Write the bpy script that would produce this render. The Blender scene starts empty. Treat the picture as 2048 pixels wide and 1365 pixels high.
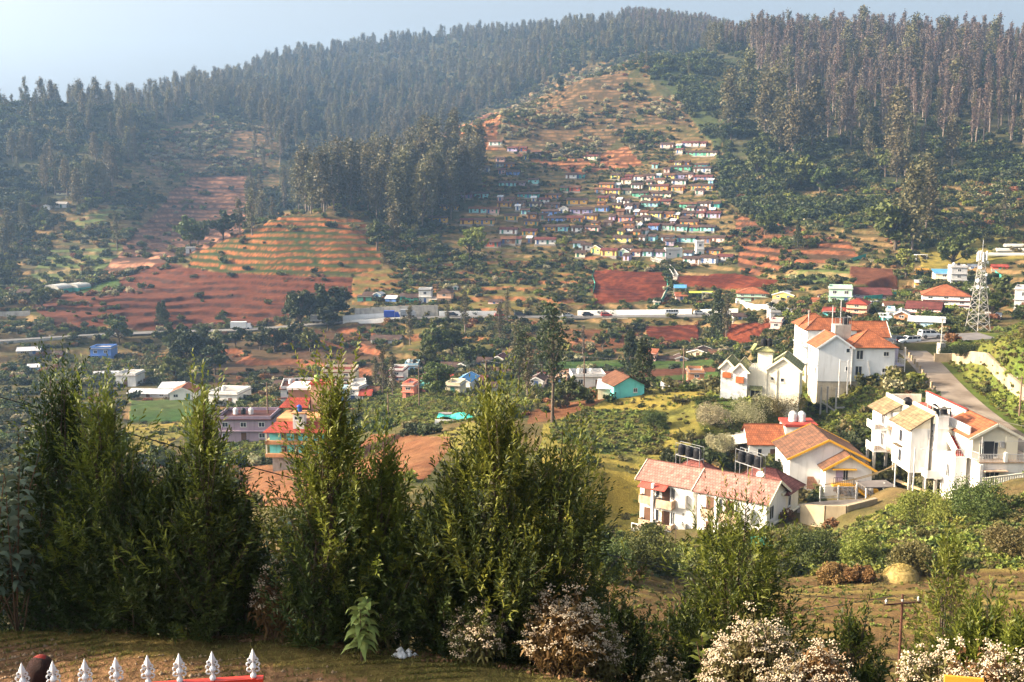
import bpy, math, random
import numpy as np
from mathutils import Vector, Matrix

# ------------------------------------------------------------------ camera, sky, sun, exposure
SC = bpy.context.scene
COL = SC.collection
R = math.radians
FPX, CU, CV = 2000.0, 1024.0, 682.5
PITCH = R(8.0)
cam_d = bpy.data.cameras.new("camera")
cam_d.lens = 36.0 * FPX / 2048.0
cam_d.sensor_width = 36.0
cam_d.clip_start = 0.1
cam_d.clip_end = 20000.0
cam = bpy.data.objects.new("camera", cam_d)
COL.objects.link(cam)
cam.location = (0, 0, 0)
cam.rotation_euler = (R(90) - PITCH, 0, 0)
SC.camera = cam

SUN_AZ, SUN_EL = R(-91.0), R(23.0)      # azimuth from +Y, positive towards +X
SUN_DIR = Vector((math.sin(SUN_AZ) * math.cos(SUN_EL), math.cos(SUN_AZ) * math.cos(SUN_EL), math.sin(SUN_EL)))
world = bpy.data.worlds.new("World")
SC.world = world
world.use_nodes = True
wn = world.node_tree
sky = wn.nodes.new("ShaderNodeTexSky")
sky.sky_type = 'NISHITA'
sky.sun_disc = False
sky.sun_elevation = SUN_EL
sky.sun_rotation = SUN_AZ
sky.altitude = 0
sky.air_density = 1.0
sky.dust_density = 10.0
sky.ozone_density = 0.0
hs_ = wn.nodes.new("ShaderNodeHueSaturation"); hs_.inputs["Saturation"].default_value = 0.55
wn.links.new(sky.outputs[0], hs_.inputs["Color"]); wn.links.new(hs_.outputs[0], wn.nodes["Background"].inputs[0])
wn.nodes["Background"].inputs[1].default_value = 0.12
sun_d = bpy.data.lights.new("sun", 'SUN')
sun_d.energy = 5.0
sun_d.angle = R(0.6)
sun_d.color = (1.0, 0.80, 0.56)
sun = bpy.data.objects.new("sun", sun_d)
COL.objects.link(sun)
sun.rotation_euler = SUN_DIR.to_track_quat('Z', 'Y').to_euler()
SC.view_settings.view_transform = 'Standard'
SC.view_settings.look = 'None'
SC.view_settings.exposure = 1.64
SC.view_settings.gamma = 1.0
SC.cycles.max_bounces = 6
SC.cycles.diffuse_bounces = 2
SC.cycles.glossy_bounces = 2
SC.cycles.transmission_bounces = 3
SC.cycles.transparent_max_bounces = 8
SC.cycles.volume_bounces = 0
SC.cycles.use_denoising = True
SC.cycles.caustics_reflective = False
SC.cycles.caustics_refractive = False

random.seed(7)
RNG = np.random.default_rng(11)

# ------------------------------------------------------------------ helpers
def tag(o, label=None, cat=None, group=None, kind=None):
    if label: o['label'] = label
    if cat: o['category'] = cat
    if group: o['group'] = group
    if kind: o['kind'] = kind
    return o

def empty(name, loc, rz=0.0, label=None, cat=None, group=None):
    o = bpy.data.objects.new(name, None)
    o.empty_display_size = 0.5
    COL.objects.link(o)
    o.location = loc
    o.rotation_euler = (0, 0, rz)
    return tag(o, label, cat, group)

def linear(h):
    h = h.lstrip('#')
    c = [int(h[i:i + 2], 16) / 255 for i in (0, 2, 4)]
    return tuple((x / 12.92 if x <= .04045 else ((x + .055) / 1.055) ** 2.4) for x in c)

_mats = {}
def mat(name, c, rough=0.85, var=0.18, scale=1.5, c2=None, bump=0.0, metal=0.0, rnd=0.0, tiles=None, stain=0.0):
    """Principled material: base colour c varied by noise; tiles = (pitch across, pitch up) ribs; rnd = per-object variation."""
    if name in _mats: return _mats[name]
    m = bpy.data.materials.new(name); m.use_nodes = True
    nt = m.node_tree; N = nt.nodes; L = nt.links
    b = N["Principled BSDF"]
    b.inputs["Roughness"].default_value = rough
    b.inputs["Metallic"].default_value = metal
    b.inputs["Specular IOR Level"].default_value = 0.3
    tc = N.new("ShaderNodeTexCoord")
    nz = N.new("ShaderNodeTexNoise"); nz.inputs["Scale"].default_value = scale; nz.inputs["Detail"].default_value = 5
    L.new(tc.outputs["Object"], nz.inputs["Vector"])
    cr = N.new("ShaderNodeValToRGB")
    c2 = c2 or tuple(x * (1 - var) for x in c)
    cc = tuple(min(1, x * (1 + var * .5)) for x in c)
    cr.color_ramp.elements[0].position = .3; cr.color_ramp.elements[0].color = (*c2, 1)
    cr.color_ramp.elements[1].position = .7; cr.color_ramp.elements[1].color = (*cc, 1)
    L.new(nz.outputs[0], cr.inputs[0])
    out = cr.outputs[0]
    if stain:
        # vertical rain streaks: noise stretched along z
        mp = N.new("ShaderNodeMapping"); mp.inputs["Scale"].default_value = (1.1, 1.1, .12)
        L.new(tc.outputs["Object"], mp.inputs[0])
        n2 = N.new("ShaderNodeTexNoise"); n2.inputs["Scale"].default_value = 1.3; n2.inputs["Detail"].default_value = 6; n2.inputs["Roughness"].default_value = .7
        L.new(mp.outputs[0], n2.inputs["Vector"])
        r2 = N.new("ShaderNodeValToRGB"); r2.color_ramp.elements[0].position = .52; r2.color_ramp.elements[1].position = .78
        L.new(n2.outputs[0], r2.inputs[0])
        mx = N.new("ShaderNodeMix"); mx.data_type = 'RGBA'
        ml = N.new("ShaderNodeMath"); ml.operation = 'MULTIPLY'; ml.inputs[1].default_value = stain
        L.new(r2.outputs[0], ml.inputs[0]); L.new(ml.outputs[0], mx.inputs[0])
        L.new(out, mx.inputs[6]); mx.inputs[7].default_value = (c[0] * .42, c[1] * .40, c[2] * .36, 1)
        out = mx.outputs[2]
    if tiles:
        # rows of tiles: waves across and courses up the slope in the object's own space (UVMap carries metres)
        uv = N.new("ShaderNodeUVMap")
        br = N.new("ShaderNodeTexBrick"); br.inputs["Scale"].default_value = 1.0
        br.inputs["Brick Width"].default_value = tiles[0]; br.inputs["Row Height"].default_value = tiles[1]
        br.inputs["Mortar Size"].default_value = tiles[0] * .10; br.offset = 0.5
        br.inputs["Mortar Smooth"].default_value = .6
        br.inputs["Bias"].default_value = -.2
        br.inputs["Color1"].default_value = (1, 1, 1, 1); br.inputs["Color2"].default_value = (.70, .66, .64, 1)
        br.inputs["Mortar"].default_value = (.42, .37, .34, 1)
        L.new(uv.outputs[0], br.inputs["Vector"])
        mx = N.new("ShaderNodeMix"); mx.data_type = 'RGBA'; mx.blend_type = 'MULTIPLY'; mx.inputs[0].default_value = 1
        L.new(out, mx.inputs[6]); L.new(br.outputs["Color"], mx.inputs[7])
        out = mx.outputs[2]
        bp = N.new("ShaderNodeBump"); bp.inputs["Strength"].default_value = .6; bp.inputs["Distance"].default_value = .05
        L.new(br.outputs["Color"], bp.inputs["Height"]); L.new(bp.outputs[0], b.inputs["Normal"])
    if rnd:
        oi = N.new("ShaderNodeObjectInfo")
        mr = N.new("ShaderNodeMapRange"); mr.inputs[3].default_value = 1 - rnd; mr.inputs[4].default_value = 1 + rnd
        L.new(oi.outputs["Random"], mr.inputs[0])
        hs = N.new("ShaderNodeHueSaturation")
        L.new(mr.outputs[0], hs.inputs["Value"])
        m2 = N.new("ShaderNodeMapRange"); m2.inputs[3].default_value = .5 - rnd * .07; m2.inputs[4].default_value = .5 + rnd * .06
        ml = N.new("ShaderNodeMath"); ml.operation = 'FRACT'; m3 = N.new("ShaderNodeMath"); m3.operation = 'MULTIPLY'; m3.inputs[1].default_value = 17.3
        L.new(oi.outputs["Random"], m3.inputs[0]); L.new(m3.outputs[0], ml.inputs[0]); L.new(ml.outputs[0], m2.inputs[0])
        L.new(m2.outputs[0], hs.inputs["Hue"])
        L.new(out, hs.inputs["Color"]); out = hs.outputs[0]
    L.new(out, b.inputs["Base Color"])
    if bump and not tiles:
        bp = N.new("ShaderNodeBump"); bp.inputs["Strength"].default_value = bump; bp.inputs["Distance"].default_value = .1
        n3 = N.new("ShaderNodeTexNoise"); n3.inputs["Scale"].default_value = scale * 6; n3.inputs["Detail"].default_value = 6
        L.new(tc.outputs["Object"], n3.inputs["Vector"])
        L.new(n3.outputs[0], bp.inputs["Height"]); L.new(bp.outputs[0], b.inputs["Normal"])
    _mats[name] = m
    return m

class MB:
    """Collects shapes (metres) and links them as ONE mesh object."""
    def __init__(s): s.v = []; s.f = []; s.uv = []; s.mi = []; s.m = 0
    def face(s, pts, uvs=None):
        n = len(s.v); s.v += [tuple(p) for p in pts]; s.f.append(tuple(range(n, n + len(pts))))
        s.uv.append(uvs or [(0, 0)] * len(pts)); s.mi.append(s.m)
    def box(s, x0, x1, y0, y1, z0, z1, rz=0, c=None):
        p = [(x0, y0, z0), (x1, y0, z0), (x1, y1, z0), (x0, y1, z0), (x0, y0, z1), (x1, y0, z1), (x1, y1, z1), (x0, y1, z1)]
        if rz:
            cx, cy = c or ((x0 + x1) / 2, (y0 + y1) / 2); co, si = math.cos(rz), math.sin(rz)
            p = [(cx + (a - cx) * co - (b - cy) * si, cy + (a - cx) * si + (b - cy) * co, z) for a, b, z in p]
        for q in ((0, 3, 2, 1), (4, 5, 6, 7), (0, 1, 5, 4), (1, 2, 6, 5), (2, 3, 7, 6), (3, 0, 4, 7)):
            s.face([p[i] for i in q])
    def bar(s, a, b, w, h=None, n=4):
        a = Vector(a); b = Vector(b); h = h or w; d = (b - a)
        if d.length < 1e-6: return
        d.normalize(); up = Vector((0, 0, 1)) if abs(d.z) < .95 else Vector((1, 0, 0))
        x = d.cross(up).normalized(); y = x.cross(d).normalized()
        ra = []; rb = []
        for i in range(n):
            t = 2 * math.pi * (i + .5) / n
            k = 1.4142 if n == 4 else 1
            o = x * math.cos(t) * w / 2 * k + y * math.sin(t) * h / 2 * k
            ra.append(a + o); rb.append(b + o)
        for i in range(n):
            j = (i + 1) % n; s.face([ra[i], ra[j], rb[j], rb[i]])
        s.face(ra[::-1]); s.face(rb)
    def lathe(s, prof, c=(0, 0, 0), n=16):
        """prof: [(r, z)...] from bottom to top"""
        rings = [[(c[0] + r * math.cos(2 * math.pi * i / n), c[1] + r * math.sin(2 * math.pi * i / n), c[2] + z) for i in range(n)] for r, z in prof]
        for a, b in zip(rings, rings[1:]):
            for i in range(n):
                j = (i + 1) % n; s.face([a[i], a[j], b[j], b[i]])
        s.face(rings[0][::-1]); s.face(rings[-1])
    def slab(s, pts, t, uvdir=None):
        """A sloping sheet through pts (3 or 4 corners, counter-clockwise from above), thickness t; uv in metres."""
        P = [Vector(p) for p in pts]
        n = (P[1] - P[0]).cross(P[2] - P[0]).normalized()
        if n.z < 0: P = P[::-1]; n = -n
        a = Vector((-n.y, n.x, 0))
        a = a.normalized() if a.length > 1e-6 else Vector((1, 0, 0))
        b = n.cross(a)
        uv = [((p - P[0]).dot(a) + 50, (p - P[0]).dot(b) + 50) for p in P]
        Q = [p - n * t for p in P]
        s.face(P, uv); s.face(Q[::-1])
        for i in range(len(P)):
            j = (i + 1) % len(P); s.face([Q[i], Q[j], P[j], P[i]])
    def build(s, name, m, parent=None, loc=None, rz=0.0, smooth=False):
        me = bpy.data.meshes.new(name); me.from_pydata(s.v, [], s.f)
        ul = me.uv_layers.new(name="UVMap")
        flat = [c for f in s.uv for p in f for c in p]
        ul.data.foreach_set("uv", flat)
        ms = m if isinstance(m, (list, tuple)) else [m]
        for k in ms: me.materials.append(k)
        if len(ms) > 1: me.polygons.foreach_set("material_index", s.mi)
        if smooth: me.polygons.foreach_set("use_smooth", [True] * len(s.f))
        me.update()
        o = bpy.data.objects.new(name, me); COL.objects.link(o)
        if parent: o.parent = parent
        if loc is not None: o.location = loc
        o.rotation_euler = (0, 0, rz)
        return o

def mesh_np(name, V, F, m, parent=None, loc=None, attrs=None, mi=None, smooth=False):
    """V (n,3), F (k,4 or 3) arrays -> object; fast path for foliage and terrain."""
    V = np.ascontiguousarray(V, dtype=np.float32); F = np.ascontiguousarray(F, dtype=np.int32)
    me = bpy.data.meshes.new(name)
    k, c = F.shape
    me.vertices.add(len(V)); me.vertices.foreach_set("co", V.ravel())
    me.loops.add(k * c); me.loops.foreach_set("vertex_index", F.ravel())
    me.polygons.add(k); me.polygons.foreach_set("loop_start", np.arange(0, k * c, c, dtype=np.int32))
    if smooth: me.polygons.foreach_set("use_smooth", np.ones(k, bool))
    ms = m if isinstance(m, (list, tuple)) else [m]
    for q in ms: me.materials.append(q)
    if mi is not None: me.polygons.foreach_set("material_index", np.asarray(mi, dtype=np.int32))
    me.update(calc_edges=True)
    for an, av in (attrs or {}).items():
        if av.ndim == 2:
            at = me.attributes.new(an, 'FLOAT_COLOR', 'POINT')
            at.data.foreach_set("color", np.ascontiguousarray(np.c_[av, np.ones(len(av))], dtype=np.float32).ravel())
        else:
            at = me.attributes.new(an, 'FLOAT', 'POINT'); at.data.foreach_set("value", av.astype(np.float32))
    o = bpy.data.objects.new(name, me); COL.objects.link(o)
    if parent: o.parent = parent
    if loc is not None: o.location = loc
    return o

# ------------------------------------------------------------------ picture geometry
CP, SP = math.cos(PITCH), math.sin(PITCH)
def ray(u, v):
    x = (u - CU) / FPX; y = -(v - CV) / FPX
    return x, CP + y * SP, -SP + y * CP
def P(u, v, r):
    """the point seen at pixel (u, v) at horizontal distance r"""
    x, y, z = ray(u, v); k = r / math.hypot(x, y)
    return Vector((x * k, y * k, z * k))
def tan_el(u, v):
    x, y, z = ray(u, v); return z / math.hypot(x, y)
def azim(u, v):
    x, y, z = ray(u, v); return math.atan2(x, y)
def project(X, Y, Z):
    f = Y * CP - Z * SP; up = Y * SP + Z * CP
    f = np.where(f < .01, .01, f)
    return CU + FPX * X / f, CV - FPX * up / f

def vnoise(x, y, seed=0):
    xi = np.floor(x).astype(np.int64); yi = np.floor(y).astype(np.int64)
    xf = x - xi; yf = y - yi
    xf = xf * xf * (3 - 2 * xf); yf = yf * yf * (3 - 2 * yf)
    def h(a, b):
        n = (a * 374761393 + b * 668265263 + seed * 1442695041) & 0xFFFFFFFF
        n = ((n ^ (n >> 13)) * 1274126177) & 0xFFFFFFFF
        return ((n ^ (n >> 16)) & 0xFFFF) / 65535.0
    return (h(xi, yi) * (1 - xf) + h(xi + 1, yi) * xf) * (1 - yf) + (h(xi, yi + 1) * (1 - xf) + h(xi + 1, yi + 1) * xf) * yf
def fbm(x, y, scale, octaves=4, seed=0):
    t = 0; a = .5; s = 0
    for i in range(octaves):
        t = t + a * vnoise(x / scale * 2 ** i, y / scale * 2 ** i, seed + i * 7); s += a; a *= .5
    return t / s * 2 - 1
def inpoly(u, v, poly):
    r = np.zeros(u.shape, bool); n = len(poly)
    for i in range(n):
        x0, y0 = poly[i]; x1, y1 = poly[(i + 1) % n]
        if y0 == y1: continue
        c = ((y0 > v) != (y1 > v)) & (u < (x1 - x0) * (v - y0) / (y1 - y0) + x0)
        r ^= c
    return r
def sstep(a, b, x):
    t = np.clip((x - a) / (b - a), 0, 1); return t * t * (3 - 2 * t)

# ------------------------------------------------------------------ terrain: one sheet, laid out from the profile of the valley along 17 bearings
# each column: picture column u, lane edge distance, then points (v, r) seen at row v and distance r, or ('z', r, height)
Z = 'z'
COLS = [
 (-350, 15, [(Z,40,-19.7),(Z,72,-28),(Z,125,-42),(Z,220,-50),(Z,300,-54),(Z,370,-55),(684,402),(640,440),(590,480),(560,540),(490,620),(390,700),(290,790),(200,900),(Z,1100,90),(Z,2600,60)]),
 (0, 14.3, [(Z,40,-19.7),(Z,72,-28),(Z,125,-42),(Z,220,-50),(Z,300,-54),(Z,370,-55.5),(683,400),(640,440),(590,480),(560,540),(500,620),(400,700),(300,790),(218,900),(Z,1000,70),(Z,2600,60)]),
 (200, 13.8, [(Z,40,-19.7),(Z,72,-28),(Z,125,-42),(Z,220,-50),(Z,300,-54),(Z,370,-55.5),(674,402),(628,430),(600,450),(582,495),(540,540),(480,600),(420,660),(350,720),(280,800),(215,900),(Z,1050,80),(Z,2600,60)]),
 (400, 13.2, [(Z,40,-19.7),(Z,72,-28),(Z,125,-40),(Z,170,-46),(Z,240,-52),(Z,300,-54),(Z,350,-54),(664,404),(600,445),(545,487),(497,530),(Z,580,-27),(488,640),(440,690),(380,750),(300,850),(250,930),(200,1050),(182,1200),(Z,1500,105),(Z,2600,60)]),
 (560, 12.8, [(Z,40,-19.7),(Z,72,-28),(Z,125,-37),(Z,165,-44),(Z,240,-51),(Z,300,-53.5),(Z,350,-52),(652,398),(600,430),(500,483),(432,535),(Z,600,-14),(405,720),(340,800),(250,930),(180,1200),(128,1500),(Z,1800,150),(Z,2600,60)]),
 (700, 12.3, [(Z,40,-19.7),(Z,72,-28),(Z,125,-36.5),(Z,165,-43),(Z,240,-51),(Z,300,-53),(Z,340,-50),(638,387),(600,420),(520,465),(440,515),(400,560),(Z,640,-3),(Z,760,5),(300,900),(250,1000),(150,1300),(116,1550),(Z,1800,180),(Z,2600,60)]),
 (850, 12.0, [(Z,40,-19.7),(Z,72,-28),(Z,120,-33.5),(890,150),(830,185),(790,230),(Z,280,-50),(Z,330,-49),(634,380),(600,410),(540,450),(480,500),(440,540),(380,590),(320,640),(285,680),(Z,780,34),(250,1000),(150,1300),(94,1550),(Z,1800,200),(Z,2600,60)]),
 (1000, 11.6, [(Z,40,-19.7),(Z,72,-28),(Z,115,-36),(900,140),(830,172),(800,200),(Z,240,-47.5),(748,285),(700,325),(632,378),(600,402),(540,450),(510,478),(440,535),(400,570),(300,660),(228,720),(Z,830,60),(160,1200),(80,1550),(Z,1800,220),(Z,2600,60)]),
 (1150, 11.3, [(Z,40,-19.7),(Z,72,-27),(1060,100),(930,130),(860,155),(812,178),(Z,235,-46),(745,285),(705,320),(650,360),(631,377),(600,400),(540,445),(510,475),(400,570),(300,660),(200,745),(156,785),(Z,860,90),(78,1500),(Z,1800,220),(Z,2600,60)]),
 (1280, 11.0, [(Z,40,-19.7),(Z,72,-27),(1060,108),(940,135),(860,158),(792,178),(Z,235,-45.5),(742,288),(700,322),(660,355),(631,376),(600,400),(540,442),(512,472),(400,570),(300,655),(200,745),(118,822),(Z,900,112),(72,1450),(Z,1700,220),(Z,2600,60)]),
 (1430, 10.9, [(Z,40,-19.7),(1145,78),(1060,110),(970,128),(870,150),(790,174),(Z,235,-44.5),(745,288),(705,320),(660,350),(630,373),(600,398),(540,440),(512,470),(430,540),(350,600),(280,660),(200,740),(130,830),(98,950),(Z,1050,140),(76,1300),(Z,1600,190),(Z,2600,60)]),
 (1600, 10.8, [(Z,40,-19.7),(1150,75),(1050,113),(995,130),(900,155),(832,178),(790,188),(Z,225,-34.5),(660,290),(640,310),(600,350),(560,390),(520,430),(440,500),(400,540),(300,640),(200,750),(114,900),(106,1000),(Z,1200,130),(Z,2600,60)]),
 (1700, 10.8, [(Z,40,-19.7),(1145,75),(1050,106),(1005,122),(960,142),(860,160),(800,178),(762,187),(718,197),(684,211),(Z,232,-31),(640,290),(600,345),(560,385),(520,425),(440,490),(400,530),(300,630),(200,740),(118,880),(108,960),(Z,1150,120),(Z,2600,60)]),
 (1800, 10.8, [(Z,40,-19.7),(1140,75),(1050,98),(1010,118),(960,138),(860,155),(790,172),(720,195),(683,210),(Z,232,-30.5),(640,285),(600,340),(565,380),(520,425),(440,490),(400,530),(300,630),(200,740),(124,870),(114,950),(Z,1150,120),(Z,2600,60)]),
 (1920, 10.8, [(Z,40,-19.7),(1135,75),(1040,96),(985,118),(900,140),(830,158),(760,176),(700,196),(672,215),(658,232),(Z,250,-33),(640,290),(610,335),(570,385),(530,420),(470,470),(400,530),(300,630),(200,740),(126,870),(118,940),(Z,1150,120),(Z,2600,60)]),
 (2048, 10.8, [(Z,40,-19.7),(1130,75),(1000,98),(930,118),(880,138),(820,150),(740,163),(690,172),(662,182),(Z,220,-30),(640,290),(600,345),(540,400),(500,440),(400,530),(300,630),(200,740),(128,860),(120,930),(Z,1150,120),(Z,2600,60)]),
 (2450, 10.8, [(Z,40,-19.0),(1130,75),(1000,95),(920,112),(840,130),(740,150),(680,165),(655,180),(Z,220,-26),(640,290),(600,345),(540,400),(490,440),(400,520),(300,620),(200,730),(132,860),(124,930),(Z,1150,120),(Z,2600,60)]),
]
RR = np.concatenate([np.exp(np.arange(math.log(1.2), math.log(20), .014)), np.exp(np.arange(math.log(20), math.log(100), .010)),
                     np.exp(np.arange(math.log(100), math.log(300), .0048)), np.exp(np.arange(math.log(300), math.log(950), .0025)),
                     np.exp(np.arange(math.log(950), math.log(2600), .008))])
A_IN = np.arange(-31, 31.001, .066)
AA = np.radians(np.concatenate([np.linspace(-180, -62, 40, endpoint=False), np.linspace(-62, -31, 45, endpoint=False), A_IN,
                                np.linspace(31, 62, 46)[1:], np.linspace(62, 180, 41)[1:]]))

def pchip(x, y, q):
    x = np.array(x, float); y = np.array(y, float); h = np.diff(x); d = np.diff(y) / h
    m = np.zeros_like(y)
    for i in range(1, len(x) - 1):
        if d[i - 1] * d[i] > 0:
            w1 = 2 * h[i] + h[i - 1]; w2 = h[i] + 2 * h[i - 1]; m[i] = (w1 + w2) / (w1 / d[i - 1] + w2 / d[i])
    i = np.clip(np.searchsorted(x, q) - 1, 0, len(h) - 1); t = np.clip((q - x[i]) / h[i], 0, 1)
    return ((1 + 2 * t) * (1 - t) ** 2 * y[i] + t * (1 - t) ** 2 * h[i] * m[i] + t * t * (3 - 2 * t) * y[i + 1] + t * t * (t - 1) * h[i] * m[i + 1])

YARD = -5.8
col_a = []; col_z = []
for u, re_, pts in COLS:
    xs = [1.0, 5.0, re_, re_ + 1.2]; ys = [YARD, YARD, YARD, YARD - .45]
    for p in pts:
        if p[0] == Z: xs.append(p[1]); ys.append(p[2])
        else: xs.append(p[1]); ys.append(tan_el(u, p[0]) * p[1])
    col_a.append(math.atan2((u - CU) / FPX, 1.0)); col_z.append(pchip(np.log(xs), ys, np.log(RR)))
col_a = np.array(col_a); col_z = np.array(col_z)
fine_a = np.radians(np.arange(-45, 45.01, .25))
ZI = np.array([np.interp(fine_a, col_a, col_z[:, k]) for k in range(len(RR))])      # (nr, na)
kern = np.exp(-.5 * (np.arange(-9, 10) / 3.2) ** 2); kern /= kern.sum()
pad = np.pad(ZI, ((0, 0), (9, 9)), mode='edge')
ZI = np.array([np.convolve(row, kern, 'valid') for row in pad])
edge_r = lambda a: np.interp(a, col_a, [c[1] for c in COLS])

def terrain_base(a, ri):
    return None
TZ = np.array([np.interp(np.clip(AA, fine_a[0], fine_a[-1]), fine_a, ZI[k]) for k in range(len(RR))])   # (nr, nA)
back = sstep(R(60), R(110), np.abs(AA))[None, :]
TZ = TZ * (1 - back) + YARD * back
RG, AG = np.meshgrid(RR, AA, indexing='ij')
TX = RG * np.sin(AG); TY = RG * np.cos(AG)
far = sstep(30, 120, RG)
und = fbm(TX, TY, 60, 4, 3) * 2.2 * sstep(250, 500, RG) + fbm(TX, TY, 14, 4, 9) * .75 * far + fbm(TX, TY, 2.2, 3, 5) * .12 * sstep(10, 30, RG)
und += fbm(TX, TY, 1.2, 3, 6) * .035 + fbm(TX, TY, 300, 3, 16) * 7 * sstep(850, 1300, RG)
TZ = TZ + und * (1 - back)
TU, TV = project(TX, TY, TZ)
infront = (np.abs(AG) < R(45))

# roads: centre line as picture points with distances; the ground is levelled under them
def road_line(pts):
    return np.array([tuple(P(u, v, r)) for u, v, r in pts])
ROADS = {
 'valley_road': (road_line([(-330, 686, 402), (0, 683, 400), (130, 674, 401), (250, 667, 402), (400, 662, 400), (500, 660, 396), (600, 651, 392), (700, 642, 386), (800, 636, 382), (900, 634, 380), (1000, 634, 379), (1150, 634, 377), (1350, 632, 373), (1480, 629, 368), (1600, 620, 362), (1700, 606, 362), (1760, 592, 372), (1800, 580, 385)]), 7.0),
 'hill_road': (road_line([(1790, 682, 222), (1800, 690, 213), (1826, 700, 205), (1850, 722, 196), (1868, 748, 186), (1895, 778, 177), (1930, 812, 168), (1990, 860, 155), (2060, 905, 146)]), 7.0),
 'car_park': (road_line([(1745, 684, 213), (1800, 680, 214), (1860, 678, 215), (1920, 676, 218), (1975, 672, 220)]), 9.0),
 'hotel_lane': (road_line([(1595, 1018, 124), (1650, 1010, 124), (1720, 1004, 124), (1790, 1003, 124), (1860, 1015, 117)]), 4.0),
}
def smooth_line(line):
    L = [Vector(p) for p in line]; S = []
    for a, b_ in zip(L, L[1:]):
        n = max(2, int((b_ - a).length / 4))
        S += [a.lerp(b_, i / n) for i in range(n)]
    S.append(L[-1]); S = [p.copy() for p in S]
    for _ in range(6):
        S = [S[0]] + [(S[i - 1] + S[i] * 2 + S[i + 1]) / 4 for i in range(1, len(S) - 1)] + [S[-1]]
    return S
def flatten(line, half, soft):
    """level the sheet along a polyline"""
    global TZ
    d = np.full(TX.shape, 1e9); zt = np.zeros(TX.shape)
    for (a, b) in zip(line, line[1:]):
        ab = b[:2] - a[:2]; l2 = (ab ** 2).sum()
        t = np.clip(((TX - a[0]) * ab[0] + (TY - a[1]) * ab[1]) / l2, 0, 1)
        q = np.hypot(TX - a[0] - t * ab[0], TY - a[1] - t * ab[1])
        zz = a[2] + t * (b[2] - a[2]); k = q < d
        d = np.where(k, q, d); zt = np.where(k, zz, zt)
    w = 1 - sstep(half, half + soft, d)
    TZ = TZ * (1 - w) + zt * w
    return d
road_d = {}
for nm, (ln, w) in ROADS.items():
    road_d[nm] = flatten(np.array([tuple(p) for p in smooth_line(ln)]), w / 2 + 1.2, 3.5)

# building plots: the ground is cut level in front of and under them
for ln, hw, sf in (([(1262,1066,120),(1400,1085,113),(1545,1090,107)], 5.5, 7), ([(1275,1052,124),(1545,1068,112)], 5.0, 3), ([(1425,802,166),(1500,794,168),(1560,772,172)], 2.2, 4), ([(1548,775,176),(1600,812,180)], 2.0, 5),
                   ([(1570,1000,134),(1740,998,132)], 4, 5), ([(1490,930,148),(1570,930,150)], 4, 4), ([(1905,982,122),(1985,984,121),(2060,986,121)], 4.5, 7)):
    flatten(np.array([tuple(P(*q)) for q in ln]), hw, sf)
flatten(np.array([(54.5, 116.0, -38.0), (66.0, 116.0, -37.6)]), 4.2, 6); flatten(np.array([(56.0, 121.0, -38.0), (64.0, 121.0, -37.6)]), 3.5, 3); flatten(np.array([(50.0, 121.0, -39.4), (50.5, 136.0, -37.0)]), 3.0, 5)

# ------------------------------------------------------------------ land cover: each patch is an area of ground with its own soil, crop or grass
# class: (tread colour, second colour, riser colour, terrace step m, shrub density, noise scale)
K = {
 'scrub':   ((.065, .070, .022), (.15, .105, .042), (.20, .125, .055), 2.4, 1.0),
 'wood':    ((.045, .055, .020), (.085, .075, .035), None, 0, .8),
 'redgreen':((.030, .058, .012), (.070, .055, .018), (.27, .088, .030), 2.7, .04),
 'red':     ((.115, .032, .014), (.16, .050, .022), (.030, .014, .009), 2.4, .08),
 'redfield':((.13, .026, .011), (.17, .040, .016), (.42, .12, .04), 0, .0),
 'darkred': ((.075, .035, .020), (.10, .065, .03), (.20, .07, .032), 2.6, .25),
 'brown':   ((.085, .042, .028), (.12, .062, .036), (.30, .145, .085), 2.8, .05),
 'green':   ((.045, .100, .018), (.080, .105, .025), None, 0, .0),
 'soil':    ((.12, .042, .022), (.15, .058, .03), None, 0, .0),
 'leftgreen':((.10, .14, .035), (.13, .16, .05), (.22, .15, .07), 3.0, .15),
 'tan':     ((.065, .055, .024), (.115, .072, .032), (.22, .125, .06), 2.8, .7),
 'orange':  ((.13, .045, .020), (.16, .085, .032), (.40, .17, .075), 2.6, .2),
 'gold':    ((.30, .225, .045), (.17, .16, .035), None, 0, .12),
 'lush':    ((.075, .115, .020), (.14, .13, .030), None, 0, .6),
 'grasst':  ((.085, .09, .026), (.19, .145, .04), (.22, .09, .038), 2.6, .6),
 'plough':  ((.15, .088, .036), (.105, .068, .028), None, 0, .0),
 'dirt':    ((.30, .17, .085), (.20, .115, .06), None, 0, .0),
 'lawn':    ((.05, .060, .016), (.17, .12, .04), None, 0, .0),
 'clay':    ((.17, .068, .030), (.24, .12, .055), None, 0, .03),
 'dark':    ((.050, .070, .025), (.07, .085, .03), None, 0, 1.3),
}
KN = list(K)
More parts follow.
